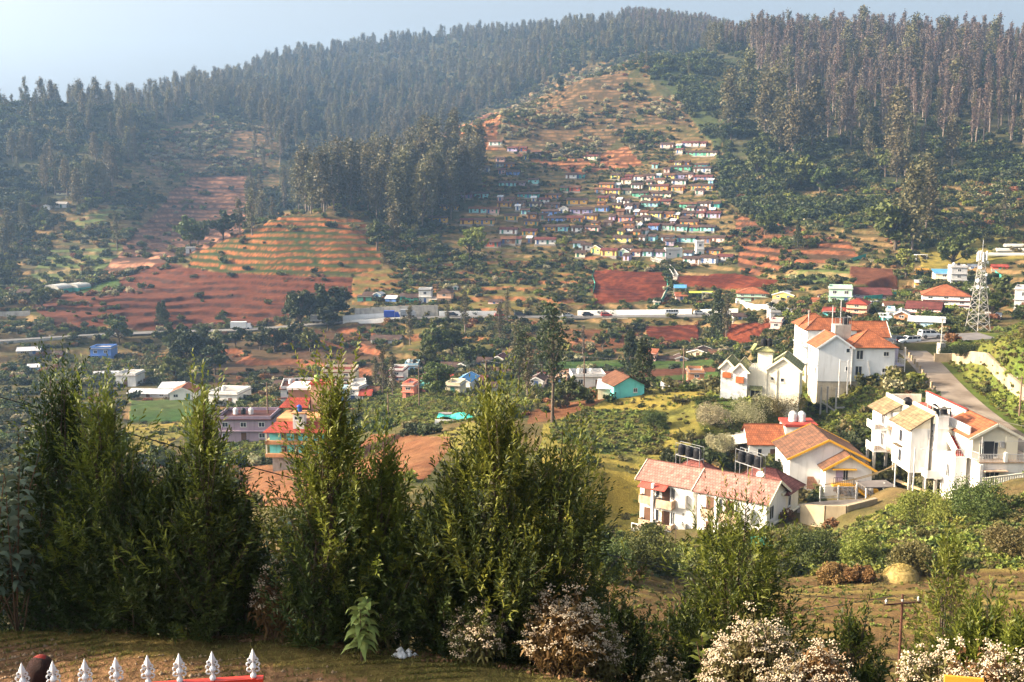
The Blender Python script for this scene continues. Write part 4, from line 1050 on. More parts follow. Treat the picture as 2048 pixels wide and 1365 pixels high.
ORD = ['first', 'second', 'third', 'fourth', 'fifth', 'sixth', 'seventh', 'eighth', 'ninth', 'tenth', 'eleventh', 'twelfth', 'thirteenth', 'fourteenth', 'fifteenth', 'sixteenth', 'seventeenth', 'eighteenth', 'nineteenth', 'twentieth', 'twenty-first', 'twenty-second', 'twenty-third', 'twenty-fourth', 'twenty-fifth', 'topmost']
COLONY = [ # u, v of the foot, width px, wall colour, g = gable towards us
 (990,292,25,'white'),(1024,304,19,'lilac'),(1046,304,13,'red'),(945,312,20,'pink'),(1000,325,17,'pink'),(957,328,18,'light blue'),(999,336,14,'white'),(1018,337,19,'orange'),(966,345,24,'white'),(1025,352,25,'blue'),
 (1142,358,21,'white'),(1160,358,16,'teal'),(1014,374,33,'aqua'),(1040,374,18,'mauve'),(1128,384,15,'green'),(1149,384,21,'red'),(888,397,14,'cream'),(920,398,44,'purple'),(959,397,32,'aqua'),(1056,397,42,'teal'),(1105,399,30,'orange'),
 (1008,415,28,'mustard'),(1040,414,19,'brown'),(1070,416,24,'cream'),(1104,418,28,'brown'),(1153,410,40,'mustard'),(898,422,36,'mustard'),(955,427,34,'aqua'),(985,428,24,'pink'),(1102,433,36,'blue'),(1127,428,17,'white','g'),(1162,429,44,'lilac'),(1202,424,24,'blue'),
 (875,447,36,'mustard'),(932,450,24,'mustard'),(964,450,46,'mustard'),(1022,442,26,'mustard'),(1063,439,18,'orange'),(1062,453,28,'mustard'),(1114,446,36,'blue'),(1149,446,30,'orange'),(1180,441,26,'mustard'),
 (1098,464,24,'mustard'),(1122,464,26,'aqua'),(1153,465,20,'white'),(1183,464,28,'pink'),(1016,469,34,'white'),(1058,472,28,'mustard'),(981,495,30,'red'),(995,493,12,'purple'),(1016,489,28,'brown'),(1035,489,12,'white'),(1090,490,40,'white'),
 (1157,497,22,'light blue'),(1172,502,18,'white'),(1191,508,19,'yellow','g'),
 (1333,297,25,'pink'),(1357,299,9,'green'),(1380,294,32,'white'),(1403,294,16,'pink'),(1392,313,39,'green'),(1181,321,28,'cream'),(1402,339,25,'teal'),(1361,343,38,'green'),(1404,346,33,'grey'),
 (1230,359,18,'yellow'),(1257,361,14,'red'),(1277,362,20,'white'),(1298,361,22,'pink'),(1316,359,9,'aqua'),(1339,359,18,'yellow'),(1359,359,20,'lilac'),(1378,358,13,'pink'),(1405,362,36,'mauve'),(1318,369,20,'cream'),(1357,370,28,'white'),
 (1212,378,29,'orange'),(1234,379,10,'white'),(1273,379,22,'white'),(1305,381,14,'yellow'),(1324,382,22,'orange'),(1354,383,24,'orange'),(1403,381,43,'orange'),(1225,390,27,'yellow'),(1199,388,20,'brown'),(1253,390,18,'cream'),(1279,395,30,'green'),(1322,396,38,'cream'),
 (1233,419,16,'yellow'),(1256,419,16,'pink'),(1271,419,12,'brown'),(1298,415,34,'aqua'),(1375,418,33,'green'),(1407,417,27,'white'),(1433,417,11,'teal'),(1287,435,13,'white'),(1308,436,28,'yellow'),(1335,437,22,'orange'),(1376,436,24,'brown'),(1399,437,18,'pink'),(1426,437,26,'lilac'),
 (1250,445,28,'coral'),(1278,460,6,'white'),(1306,461,20,'blue'),(1331,461,27,'mint'),(1360,463,27,'aqua'),(1377,454,34,'orange'),(1388,464,18,'green'),(1414,464,28,'aqua'),(1243,486,36,'yellow'),(1283,484,12,'white'),(1303,484,14,'aqua'),(1334,485,24,'light blue'),(1371,486,36,'aqua'),(1406,487,28,'brown'),(1436,487,24,'pink'),
 (1425,512,30,'orange'),(1217,513,31,'yellow'),(1247,514,21,'mint','g'),(1271,514,18,'pink'),(1294,514,18,'light blue'),(1318,515,28,'lilac'),(1375,516,16,'light blue'),(1382,528,32,'white'),(1415,528,31,'white'),(1448,524,29,'white'),
 (1020,407,16,'brown'),(1085,440,14,'brown'),(1240,432,14,'brown'),(1205,405,18,'mustard'),(1330,412,22,'brown'),(1215,455,16,'brown'),
]
_r = random.Random(4)
_taken = [(c[0], c[1], c[2]) for c in COLONY]
for _ in range(400):
    c = _r.choice(COLONY[55:] if _r.random() < .75 else COLONY); u = c[0] + _r.uniform(-34, 34); v = c[1] + _r.uniform(-9, 9); w = _r.choice([9, 11, 13, 16, 19])
    if not (1185 < u < 1440 or 990 < u < 1180) or v > 524 or v < 300: continue
    if any(abs(v - b_) < 7.5 and abs(u - a) < (w + k) / 2 + 1 for a, b_, k in _taken): continue
    _taken.append((u, v, w)); COLONY.append((round(u), round(v), w, _r.choice(['white', 'white', 'cream', 'pink', 'brown', 'aqua', 'yellow', 'lilac', 'mauve', 'orange'])))
    if len(COLONY) > 178: break
rows = []
for c in sorted(COLONY, key=lambda c: -c[1]):
    for rw in rows:
        if abs(rw[0] - c[1]) < 7: rw[1].append(c); break
    else: rows.append([c[1], [c]])
for ri, (vv, rw) in enumerate(rows):
    rw.sort(key=lambda c: c[0])
    cnt = {}
    for i, c in enumerate(rw):
        cnt[c[3]] = cnt.get(c[3], 0) + 1
    seen = {}
    for i, c in enumerate(rw):
        col = c[3]; seen[col] = seen.get(col, 0) + 1
        which = 'only' if cnt[col] == 1 else ORD[seen[col] - 1]
        size = 'long' if c[2] >= 32 else 'tiny' if c[2] <= 14 else 'small'
        lab = f"{size} {col} row house, {which} such from the left in the {ORD[min(ri, 25)]} colony row up" if cnt[col] > 1 else f"{size} {col} row house, the only {col} one in the {ORD[min(ri, 25)]} colony row up"
        g = len(c) > 4
        q = hit(c[0], c[1], 440); D = math.hypot(q.x, q.y)
        w = c[2] * D / FPX; dp = 4.6; wh = random.uniform(2.15, 2.6)
        e = empty("row_house", q + Vector((0, 0, .3)), -math.atan2(q.x, q.y) * .6 - (.34 if c[0] > 1175 else .16) + random.uniform(-.07, .07), lab, 'house', 'row houses of the hillside colony')
        rf = random.choice(['brown', 'brown', 'brown', 'maroon', 'rust', 'brown']) if not g else 'brown'
        if c[2] <= 10: rf = 'tin'
        body(e, -w / 2, w / 2, 0, dp, 0, wh, wm(col), 1.3 if g else 1.0, 'y' if g else 'x')
        pl = MB(); pl.box(-w / 2 - .3, w / 2 + .3, -.8, dp, -3.2, -.003); pl.build("plinth", M_plinth, e)
        if g: gable_roof(e, -w / 2, w / 2, 0, dp, wh + .02, 1.3, rm(rf), 'y', fascia=M_frame)
        else: gable_roof(e, -w / 2, w / 2, 0, dp, wh + .02, 1.0, rm(rf), 'x', over=.5, ridge=False)
        n = max(1, round(w / 2.6))
        for k in range(n):
            x = -w / 2 + (k + .5) * w / n
            if k % 2 == 0: door(x, 0, .02, .95, 1.95, e, random.choice(M_door))
            else: window(x, 0, .9, 1.0, .95, e, sill=False)
# the white watch-tower-like house in the lowest row, a two-floor grey-white house
house(1400, 513, 15, 28, 'white', 'concrete', 'flat', 'narrow white two-floor tower house above the lowest colony row', 4, 0, 2, 400)
house(1348, 517, 33, 17, 'grey', 'concrete', 'flat', 'grey-white flat-roofed house with dark veranda at the colony stair', 5, 0, 1, 400)

VAL = [
 (488,884,108,44,'mauve','maroon','flat','long mauve two-floor building with flat roof and white tanks left of the turquoise block',9,2,170,3),
 (640,800,40,16,'white','red','flat','white house with red parapet right of the stepped white house',6,1,190,0),
 (685,800,30,20,'cream','tile','hip','cream house with orange hipped roof behind the whip-like leader',6,1,190,0),
 (718,785,26,16,'white','concrete','flat','second white box left of the narrow trees, set higher',6,1,200,0),
 (745,793,20,16,'peach','rust','gx','peach cottage touching the narrow trees',6,1,200,0),
 (760,757,22,12,'grey','brown','gx','grey cottage above the narrow trees',5,1,230,0),
 (848,770,24,14,'white','maroon','gy','white gabled cottage between the coral and the cream houses',6,1,220,0),
 (893,768,24,16,'white','red','gx','white house with red roof right under the broad brown roof',6,1,220,0),
 (905,790,30,18,'cream','concrete','flat','cream flat house left of the blue gabled roof',6,1,215,0),
 (1005,755,26,14,'white','brown','gx','white cottage with brown roof next to the tall dark trees',6,1,230,0),
 (1090,762,24,14,'cream','maroon','gx','cream cottage right behind the tall dark trees',6,1,220,0),
 (560,785,34,20,'cream','brown','gx','cream house with brown roof above the stepped white house',7,1,200,0),
 (1480,640,26,12,'white','brown','gx','white cottage left of the pink cubic house',5,1,300,0),
 (1640,612,26,14,'cream','tile','gx','cream house with orange roof behind the hotel masts',6,1,300,0),
 (1790,622,34,16,'grey','rust','gx','grey house with rusty roof left of the large white building',6,1,290,0),
 (1960,590,30,14,'white','tin','gx','white shed with tin roof right of the large white building',6,1,300,0),
 (1985,640,24,12,'peach','tin','gx','peach shed behind the lattice mast',5,1,260,0),
 (1925,600,20,12,'cream','brown','gx','small cream cottage behind the large white building',5,1,320,0), # u, v, width px, height px, wall, roof, kind, label, depth, floors, rmin, tanks
 (735,600,22,15,'yellow','brown','gx','yellow two-floor house at the left end of the roadside row',5,2,380,0),
 (754,600,15,15,'light blue','tin','gy','pale blue gabled house beside the yellow roadside house',5,1,380,0),
 (729,603,28,9,'green','brown','shed','low green shop front under the yellow roadside house',3,1,380,0),
 (781,604,22,12,'blue','tin','gx','blue-purple cottage in the roadside row',5,1,380,0),
 (806,607,12,14,'teal','brown','shed','narrow teal house in the roadside row',5,1,380,0),
 (824,607,23,18,'green','brown','gx','green two-level house in the roadside row',5,2,380,0),
 (850,607,25,26,'white','brown','flat','white box-topped house over a dark shop in the roadside row',6,2,380,0),
 (866,608,13,9,'yellow','concrete','shed','small mustard kiosk between the white and the peach house',4,1,380,0),
 (888,607,29,28,'peach','brown','hip','peach two-floor house with brown hipped roof at the row end',7,2,380,0),
 (911,580,9,8,'white','brown','gy','tiny white hut alone on the slope above the peach house',3,1,380,0),
 (988,608,24,8,'pink','brown','gx','low pink cottage with rusty roof beside the grass terraces',5,1,380,0),
 (769,688,56,15,'white','brown','gx','old whitewashed house with sagging dark tiled roof below the road',8,1,300,0),
 (1363,601,22,15,'pink','tile','gx','pink house with red tiled porch roof under a blue tin roof',6,1,380,0),
 (1302,722,17,15,'pink','tile','shed','pink wall end of the low houses at the green field edge',5,1,240,0),
 (1337,722,44,7,'brown','brown','gx','long low dark-roofed shed at the green field edge',5,1,240,0),
 (1363,723,22,10,'peach','brown','gy','small peach gabled house at the green field edge',6,1,240,0),
 (1395,713,40,14,'cream','brown','gy','cream gabled house behind the field edge row',8,1,240,0),
 (1430,714,24,12,'yellow','rust','gx','yellow house partly behind the green-roofed lodge',6,1,240,0),
 (1178,776,68,22,'white','concrete','flat','long white flat-roofed house with tanks beside the pole in mid valley',9,1,190,3),
 (1120,770,26,16,'peach','concrete','flat','half-built peach block left of the long white flat-roofed house',6,1,190,0),
 (1072,774,28,20,'white','brown','gy','white gabled house behind the tall dark trees',7,1,190,0),
 (1393,771,30,24,'brick','tin','flat','brick and white house with bright white roof wall near the lodge',7,2,190,0),
 (1356,778,30,12,'brown','brown','gx','low rusty shed left of the brick and white house',5,1,190,0),
 (1330,781,11,8,'white','tin','shed','tiny white booth with tin roof in the field',2,1,190,0),
 (1505,603,60,26,'mint','tile','hip','mint green villa with orange hipped roof above a curved white wall',11,2,300,0),
 (1566,599,40,15,'yellow','tin','gy','yellow and blue low house with grey gabled tin roof',8,1,300,0),
 (1680,608,42,28,'mint','concrete','flat','pale mint two-floor block with white parapet',9,2,260,0),
 (1742,604,72,24,'mauve','maroon','gx','large dark mauve building with long railings and maroon roof',12,2,260,0),
 (1712,637,37,36,'peach','red','hip','peach three-floor house with bright red roof and ledges',8,3,240,0),
 (1551,671,21,26,'pink','concrete','flat','pink cubic house beside the white hotel tower',6,2,230,0),
 (1562,641,40,15,'grey','concrete','flat','grey-white flat block behind the pink cubic house',8,1,230,0),
 (1593,629,18,9,'yellow','brown','gy','small yellow cottage by the road above the hotel roof',5,1,240,0),
 (1617,634,24,12,'maroon' if False else 'brown','maroon','gx','maroon-roofed house just above the hotel roof',6,1,240,0),
 (1668,634,42,10,'turquoise','red','shed','long turquoise wall house with red roof edge above the hotel',5,1,240,0),
 (1891,620,80,44,'white','tile','hip','large white three-floor building with orange roof band',12,3,270,0),
 (1844,552,24,8,'mustard','tin','flat','bright yellow shed standing higher up beside the village',5,1,330,0),
 (1841,571,18,9,'mustard','tin','gx','lower yellow shed with tin roof beside the village',5,1,330,0),
 (1888,569,32,20,'cream','blue','shed','cream two-floor house with bright blue tin roof',7,2,330,0),
 (1917,573,27,34,'grey','concrete','flat','grey and green half-finished three-floor house behind the blue roof',7,3,330,2),
 (1802,652,26,28,'brick','concrete','gy','tall narrow brick-orange house with arched white window bay',8,2,235,0),
 (1781,649,14,24,'light blue','concrete','flat','pale blue narrow house stuck to the brick-orange house',7,2,235,0),
 (1845,633,60,26,'pink','maroon','gx','long pinkish two-floor row behind the brick-orange house',7,2,235,0),
 (1852,658,60,14,'light blue','tin','shed','low pale blue row by the car park with tin roof',5,1,235,0),
 (1775,647,20,12,'teal','tin','shed','small teal shed with blue tarpaulin by the car park',4,1,235,0),
 (2046,620,30,36,'grey','concrete','flat','unfinished grey concrete house at the right picture edge',9,2,270,0),
 (2000,539,26,8,'red','red','gx','red-roofed low house among the upper village trees',5,1,380,0),
 (1945,538,16,8,'white','tin','gx','small white shed left of the red-roofed low house',4,1,380,0),
 (1655,597,30,6,'grey','brown','gx','low dark roof in the trees left of the mint block',4,1,300,0),
 (46,597,22,16,'brick','brown','gx','small brick hut with white gate pillar left of the greenhouses',5,1,420,0),
 (202,724,38,24,'blue','concrete','flat','bright blue two-floor house below the valley road',7,2,280,0),
 (252,774,38,21,'white','concrete','flat','plain white box house with two small windows',7,1,220,0),
 (212,758,44,12,'aqua','tin','gx','aqua-walled shed behind the foreground bush tops',6,1,230,0),
 (296,795,80,13,'grey','tin','gx','low grey long shed with pale tin roof in the left valley',6,1,200,0),
 (340,788,40,12,'turquoise','tin','shed','low turquoise-trimmed shed in the left valley',5,1,200,0),
 (364,800,46,24,'white','tile','gy','white gabled cottage with orange side roof in the left valley',8,1,200,0),
 (57,709,38,12,'grey','tin','gx','pale sheds nearest the left picture edge below the road',5,1,300,0),
 (100,714,32,9,'pink','brown','gx','low pink and brown shed below the road at the left',5,1,300,0),
 (66,741,20,10,'light blue','tin','gx','small pale blue shed low in the left valley',5,1,260,0),
 (446,812,60,22,'white','concrete','flat','white flat-roofed house with sloping boundary wall and black tank',9,1,190,1),
 (676,778,66,33,'cream','red','flat','cream three-floor house with red awnings behind the bush tip',9,3,200,0),
 (596,812,66,34,'white','tile','flat','large stepped white house with brown tiled porch',12,2,185,2),
 (655,812,44,26,'light blue','concrete','flat','bluish white block right of the stepped white house',8,2,185,0),
 (706,801,24,22,'white','concrete','flat','small white house left of the narrow trees',6,2,200,0),
 (730,801,22,18,'white','red','gx','small white house with red roof left of the narrow trees',6,1,200,0),
 (793,766,28,24,'white','red','flat','white two-floor house with red roof flap below the blue house',7,2,230,0),
 (823,750,27,18,'light blue','concrete','flat','sky blue flat house with white tanks on its roof',7,1,240,2),
 (816,796,23,24,'coral','concrete','flat','coral pink two-floor house low in the village',6,2,210,0),
 (840,786,22,12,'coral','green','shed','coral annex with green roof beside the coral house',5,1,210,0),
 (872,758,44,19,'white','brown','gx','broad brown-roofed white house with a round tank beside',9,1,230,1),
 (899,746,44,18,'cream','brown','gx','cream house with brown roof left of the grey-olive roof',8,1,240,0),
 (922,744,22,18,'cream','olive','gy','cream gabled front with two small windows under olive roof',11,1,240,0),
 (958,733,40,15,'white','brown','gx','long white house with brown roof behind the cream gables',8,1,250,0),
 (995,727,22,15,'cream','maroon','gy','cream gabled cottage with maroon roof beside the dark trees',7,1,250,0),
 (924,783,32,28,'white','blue','gy','white house with blue gabled roof in the middle valley',9,2,210,0),
 (954,770,38,15,'white','maroon','gx','white house under a wide maroon tin roof',8,1,220,0),
 (972,783,40,16,'grey','brown','gx','grey low house with rusty roof right of the blue gable',6,1,215,0),
 (70,430,20,9,'white','tin','gx','white farm shed nearest the left hazy wood',6,1,500,0),(92,420,14,9,'white','tin','gy','white gabled shed between the other farm sheds',6,1,500,0),
 (122,416,18,11,'white','concrete','gx','white farm shed with grey roof right of its neighbours',6,1,500,0),(128,390,26,7,'cream','brown','gx','long brown-roofed farm building above the white sheds',6,1,500,0),
 (381,507,17,9,'white','tin','flat','small white tank hut at the left tip of the green terraces',4,1,440,0),
 (1313,611,12,7,'cream','concrete','shed','tiny tan booth at the lower corner of the red field',3,1,380,0),
]
for (u, v, w, h, wc, rc, kd, lb, dp, fl, rmn, tk) in VAL:
    house(u, v, w, h, wc, rc, kd, lb, dp, None, fl, rmn, tk)
# extra pieces of some of them: blue tin roof over the pink house, white roof over the shed
def part_on(e_loc, name, mb, m, label, cat, rz=0): o = mb.build(name, m, None, e_loc, rz); return tag(o, label, cat)
q = hit(1363, 601, 380)
e = empty("carport", q + Vector((0, 4.5, 0)), -.1, 'open frame with bright blue tin roof rising behind the pink house', 'shelter')
mb = MB(); mb.slab([(-2.6, -2, 4.6), (2.6, -2, 4.6), (2.9, 3, 5.6), (-2.3, 3, 5.6)], .08); mb.build("roof", rm('blue'), e)
mb = MB()
for x in (-2.3, 2.3):
    for y in (-1.6, 2.6): mb.bar((x, y, -1), (x, y, 4.75 + (y + 2) * .18), .14)
mb.build("post", M_steel, e)
# greenhouses: two arched tunnels with green skirts
def greenhouse(u, v, label):
    q = hit(u, v, 430); D = math.hypot(q.x, q.y); w = 36 * D / FPX / 2; L = 9.0
    e = empty("greenhouse", q, -.25, label, 'greenhouse', 'greenhouses on the left spur')
    n = 14
    arc = [(-w * math.cos(math.pi * i / n), 1.6 + w * .42 * math.sin(math.pi * i / n) ** .8) for i in range(n + 1)]
    mb = MB()
    for i in range(n):
        (xa, za), (xb, zb) = arc[i], arc[i + 1]
        mb.face([(xa, 0, za), (xb, 0, zb), (xb, L, zb), (xa, L, za)])
    mb.face([(x, 0, z) for x, z in arc]); mb.face([(x, L, z) for x, z in arc][::-1])
    mb.build("cover", mat("greenhouse_film", (.48, .47, .42), .5, .15, .5), e)
    sk = MB(); sk.box(-w, w, -.02, .08, -1.5, 1.6); sk.box(-w, -w + .1, .09, L, -1.5, 1.6); sk.box(w - .1, w, .09, L, -1.5, 1.6); sk.build("skirt", mat("green_net", (.10, .42, .34), .9, .2, 2), e)
    fb = MB()
    for k in range(5):
        y = L * k / 4
        for i in range(n): fb.bar((arc[i][0], y, arc[i][1] + .05), (arc[i + 1][0], y, arc[i + 1][1] + .05), .09)
    fb.build("hoops", M_steel, e)
greenhouse(101, 586, 'left one of two arched greenhouses with green skirts')
greenhouse(140, 583, 'right one of two arched greenhouses with green skirts')
for i, (u, v) in enumerate([(2012, 512), (2030, 503), (2046, 494)]):
    q = hit(u, v, 380); e = empty("polytunnel", q, -.1, f"long pale {['lowest', 'middle', 'topmost'][i]} crop tunnel at the right edge of the upper fields", 'greenhouse', 'crop tunnels')
    mb = MB(); n = 10; arc = [(-1.5 * math.cos(math.pi * k / n), 1.2 * math.sin(math.pi * k / n)) for k in range(n + 1)]
    for k in range(n): mb.face([(-7, arc[k][0], arc[k][1]), (9, arc[k][0], arc[k][1]), (9, arc[k + 1][0], arc[k + 1][1]), (-7, arc[k + 1][0], arc[k + 1][1])])
    for s in (-7, 9): mb.face([(s, a, z) for a, z in arc])
    mb.build("cover", mat("greenhouse_film", (.48, .47, .42), .5), e)

# walls along the valley road: points (u, top v, foot v, r)
def wall_line(name, pts, h, t, m, label, cat='wall', foot=2.0, cap=None, rmin=200):
    """a wall standing along ground points; h metres high"""
    Q = [hit(u, v, rmin) if len(p_) == 2 else P(u, v, p_[2]) for p_ in pts for (u, v) in [p_[:2]]]
    mb = MB()
    for a, b_ in zip(Q, Q[1:]):
        d = (b_ - a); d.z = 0; d.normalize(); n = Vector((-d.y, d.x, 0)) * t / 2
        A = [a - n, b_ - n, b_ + n, a + n]
        lo = [Vector((p.x, p.y, p.z - foot)) for p in A]; hi = [Vector((p.x, p.y, p.z + h)) for p in A]
        for q in ((0, 3, 2, 1),): mb.face([lo[i] for i in q])
        mb.face(hi)
        for i in range(4):
            j = (i + 1) % 4; mb.face([lo[i], lo[j], hi[j], hi[i]])
    o = mb.build(name, m); tag(o, label, cat)
    if cap:
        cb = MB()
        for a, b_ in zip(Q, Q[1:]): cb.bar(a + Vector((0, 0, h + .06)), b_ + Vector((0, 0, h + .06)), t + .12, .12)
        cb.build("coping", cap, o)
    return o
VR = ROADS['valley_road'][0]
def along(u0, u1, off, n=14):
    """ground points beside the valley road between two picture columns, off metres beyond its centre"""
    uu = np.linspace(u0, u1, n); pts = []
    LU = np.array([project(p[0], p[1], p[2])[0] for p in VR])
    for u in uu:
        x = np.interp(u, LU, VR[:, 0]); y = np.interp(u, LU, VR[:, 1]); z = np.interp(u, LU, VR[:, 2]); r = math.hypot(x, y) + off
        a = math.atan2(x, y); pts.append(Vector((r * math.sin(a), r * math.cos(a), z)))
    return pts
def wall_pts(name, Q, h, t, m, label, foot=1.5, cap=None):
    mb = MB()
    for a, b_ in zip(Q, Q[1:]):
        d = (b_ - a); d.z = 0; d.normalize(); n = Vector((-d.y, d.x, 0)) * t / 2
        A = [a - n, b_ - n, b_ + n, a + n]; lo = [Vector((p.x, p.y, p.z - foot)) for p in A]; hi = [Vector((p.x, p.y, p.z + h)) for p in A]
        mb.face([lo[i] for i in (0, 3, 2, 1)]); mb.face(hi)
        for i in range(4):
            j = (i + 1) % 4; mb.face([lo[i], lo[j], hi[j], hi[i]])
    o = mb.build(name, m); return tag(o, label, 'wall')
wall_pts("retaining_wall", along(710, 876, 5.2), 4.0, .5, M_concrete, 'tall stained concrete retaining wall under the roadside houses')
wall_pts("road_wall", along(686, 820, 4.3), 1.7, .3, M_white, 'white roadside wall in front of the stained retaining wall')
wall_pts("road_wall", along(878, 993, 4.6), 1.7, .3, M_white, 'white roadside wall right of the peach house')
wall_pts("road_wall", along(1155, 1384, 4.6), 1.9, .3, M_white, 'long bright white roadside wall under the red field')
wall_pts("road_wall", along(1400, 1476, 4.6), 1.6, .3, M_white, 'white roadside wall left of the mint villa')
wall_pts("road_wall", along(1545, 1640, 4.4), 1.5, .3, M_white, 'pale roadside wall right of the mint villa')
wall_pts("road_wall", along(-20, 240, -4.2), .55, .3, M_concrete, 'low pale kerb wall along the left stretch of the valley road')
wall_pts("road_wall", along(686, 800, -4.4), .7, .3, M_white, 'low white striped parapet on the valley side of the road')
wall_pts("retaining_wall", [p - Vector((0, 0, 3.4)) for p in along(1192, 1257, -5.2)], 3.3, .6, M_concrete, 'ribbed concrete retaining wall under the road, right of its twin', 2.5)
wall_pts("retaining_wall", [p - Vector((0, 0, 3.2)) for p in along(1110, 1146, -5.2)], 3.1, .6, M_concrete, 'shorter pale retaining wall under the road near the tall trees', 2.5)
wall_pts("retaining_wall", [p - Vector((0, 0, 4.4)) for p in along(382, 442, -6)], 3.4, .6, M_concrete, 'grey gridded slope wall under the left part of the road', 2.5)
wall_line("garden_wall", [(1472, 606), (1490, 613), (1510, 618), (1530, 618), (1543, 612)], 1.6, .3, M_white, 'curved pale wall round the mint villa', rmin=300)
wall_line("field_wall", [(244, 744), (270, 744), (296, 742)], 1.2, .3, M_concrete, 'low grey wall behind the white box house', rmin=200)
wall_line("field_wall", [(0, 632), (60, 630)], 1.6, .3, M_concrete, 'grey wall at the left edge below the brick hut', rmin=410)
# green and pale netting fences
M_net = mat("green_netting", (.05, .34, .27), .9, .3, 2)
for pts, h, lab in [([(1338, 548), (1334, 565), (1336, 580), (1326, 600), (1318, 612)], 1.3, 'green net fence down the right edge of the red field'),
                    ([(1188, 543), (1184, 556), (1190, 572), (1186, 588)], 1.2, 'rusty net fence down the left edge of the red field'),
                    ([(1700, 524), (1715, 519), (1732, 514)], 1.2, 'teal net fence on the dark plot above the mint block'),
                    ([(1980, 598), (1992, 612), (2012, 618)], 1.6, 'curved green net fence right of the lattice mast'),
                    ([(1990, 548), (2000, 556), (2016, 563)], 1.2, 'green net fence under the red-roofed low house'),
                    ([(1728, 609), (1760, 606), (1792, 600)], 2.6, 'tall teal net screen before the mauve building'),
                    ([(1255, 706), (1268, 698), (1280, 694)], 1.4, 'small leaning green net on the slope above the field'),
                    ([(1500, 1090, 92), (1560, 1088, 92), (1610, 1085, 92)], .8, 'thin green net fence along the bushes behind the ploughed field')]:
    wall_line("net_fence", pts, h, .05, M_net, lab, 'fence', .3, rmin=240 if pts[0][1] > 640 else 330)
q = hit(1363, 603, 380)
mb = MB(); mb.slab([(0, 0, 0), (9.5, 0, 0), (9.5, 1.6, .6), (0, 1.6, .6)], .06)
tag(mb.build("tarpaulin", mat("lime_tarp", (.48, .60, .06), .7), None, q + Vector((3.2, 1.0, 3.2))), 'lime yellow tarpaulin strip stretched beside the pink house', 'tarpaulin')
e = empty("shelter", hit(1415, 598, 380), -.1, 'open grey shelter on poles right of the lime tarpaulin', 'shelter')
mb = MB(); mb.slab([(-2.4, -1.5, 2.6), (2.4, -1.5, 2.1), (2.4, 1.5, 2.2), (-2.4, 1.5, 2.7)], .08); mb.build("roof", rm('grey'), e)
mb = MB(); [mb.bar((x, y, -1), (x, y, 2.2), .12) for x in (-2.1, 2.1) for y in (-1.2, 1.2)]; mb.build("post", M_steel, e)
e = empty("shelter", hit(1841, 520, 380), 0, 'small white-framed open shelter on the grass, goal-like', 'shelter')
mb = MB(); mb.box(-2.3, 2.3, -1, 1, 1.9, 2.1); mb.build("roof", M_white, e)
mb = MB(); [mb.bar((x, y, -1), (x, y, 1.9), .2) for x in (-2.1, 2.1) for y in (-.9, .9)]; mb.build("post", M_white, e)
# nursery with teal netting heap
e = empty("netting_heap", hit(921, 842, 140), -.15, 'teal netting thrown over a low frame in the middle field', 'netting')
mb = MB()
for i in range(8):
    for j in range(3):
        f = lambda a, b_: (-4.2 + a * 1.05, b_ * .8, .35 + .35 * math.sin(a * 1.3 + b_) + .12 * b_)
        mb.face([f(i, j), f(i + 1, j), f(i + 1, j + 1), f(i, j + 1)])
mb.build("net", mat("teal_net", (.05, .46, .38), .8, .2, 2), e)
mb = MB(); mb.box(-4.5, 4.4, -.35, -.1, -.6, .12); mb.build("kerb", M_white, e)
e = empty("storage_box", hit(890, 840, 140), 0, 'small white box hut beside the teal netting', 'hut')
mb = MB(); mb.box(-1.1, 1.1, 0, 1.4, -.5, 1.0); mb.build("wall", M_white, e); mb = MB(); mb.box(-1.2, 1.2, -.1, 1.5, 1.003, 1.1); mb.build("roof", rm('tin'), e)
# teal shed and tin shed
e = empty("shed", hit(1258, 795, 178), .25, 'turquoise-walled shed with brown gabled roof behind the golden knoll', 'shed')
body(e, -2.9, 2.9, 0, 7, -1, 2.3, wm('turquoise'), 1.5, 'y'); gable_roof(e, -2.9, 2.9, 0, 7, 2.32, 1.5, rm('rust'), 'y')
window(1.2, 0, .9, .7, .7, e)
e = empty("shed", hit(1222, 796, 178), -.15, 'low shed with pale corrugated tin roof beside the turquoise shed', 'shed')
body(e, -2.4, 2.4, 0, 4, -1, 1.7, wm('cream')); mb = MB(); mb.slab([(-2.7, -.4, 1.65), (2.7, -.4, 1.65), (2.7, 4.3, 2.7), (-2.7, 4.3, 2.7)], .06); mb.build("roof", rm('tin'), e); door(1.2, 0, 0, .8, 1.5, e)
# stairs from the colony to the road
pts = [(1306, 521), (1322, 526), (1334, 534), (1344, 544), (1352, 556), (1344, 570), (1332, 586), (1324, 604)]
Q = [hit(u, v, 370) for u, v in pts]
mb = MB()
for a, b_ in zip(Q, Q[1:]):
    n = max(2, int((a - b_).length / 1.2))
    for i in range(n):
        p = a.lerp(b_, (i + .5) / n); d = (b_ - a).normalized(); an = math.atan2(d.y, d.x)
        mb.box(p.x - .55, p.x + .55, p.y - .8, p.y + .8, p.z - .6, p.z + .28, an)
tag(mb.build("stairway", mat("pale_steps", (.50, .45, .38), .9, .3, 1)), 'curving pale stone stairway climbing from the road to the colony', 'stairs')
for s in (-1, 1):
    mb = MB()
    for a, b_ in zip(Q[:5], Q[1:5]):
        d = (b_ - a); d.z = 0; d.normalize(); n = Vector((-d.y, d.x, 0)) * 1.0 * s
        m_ = max(2, int((a - b_).length / 1.5))
        for i in range(m_): p = a.lerp(b_, i / m_) + n; mb.bar(p, p + Vector((0, 0, 1.3)), .22)
        mb.bar(a + n + Vector((0, 0, 1.2)), b_ + n + Vector((0, 0, 1.2)), .12)
    tag(mb.build("railing", M_frame), f"white railing on the {'left' if s < 0 else 'right'} side of the colony stairway", 'railing')

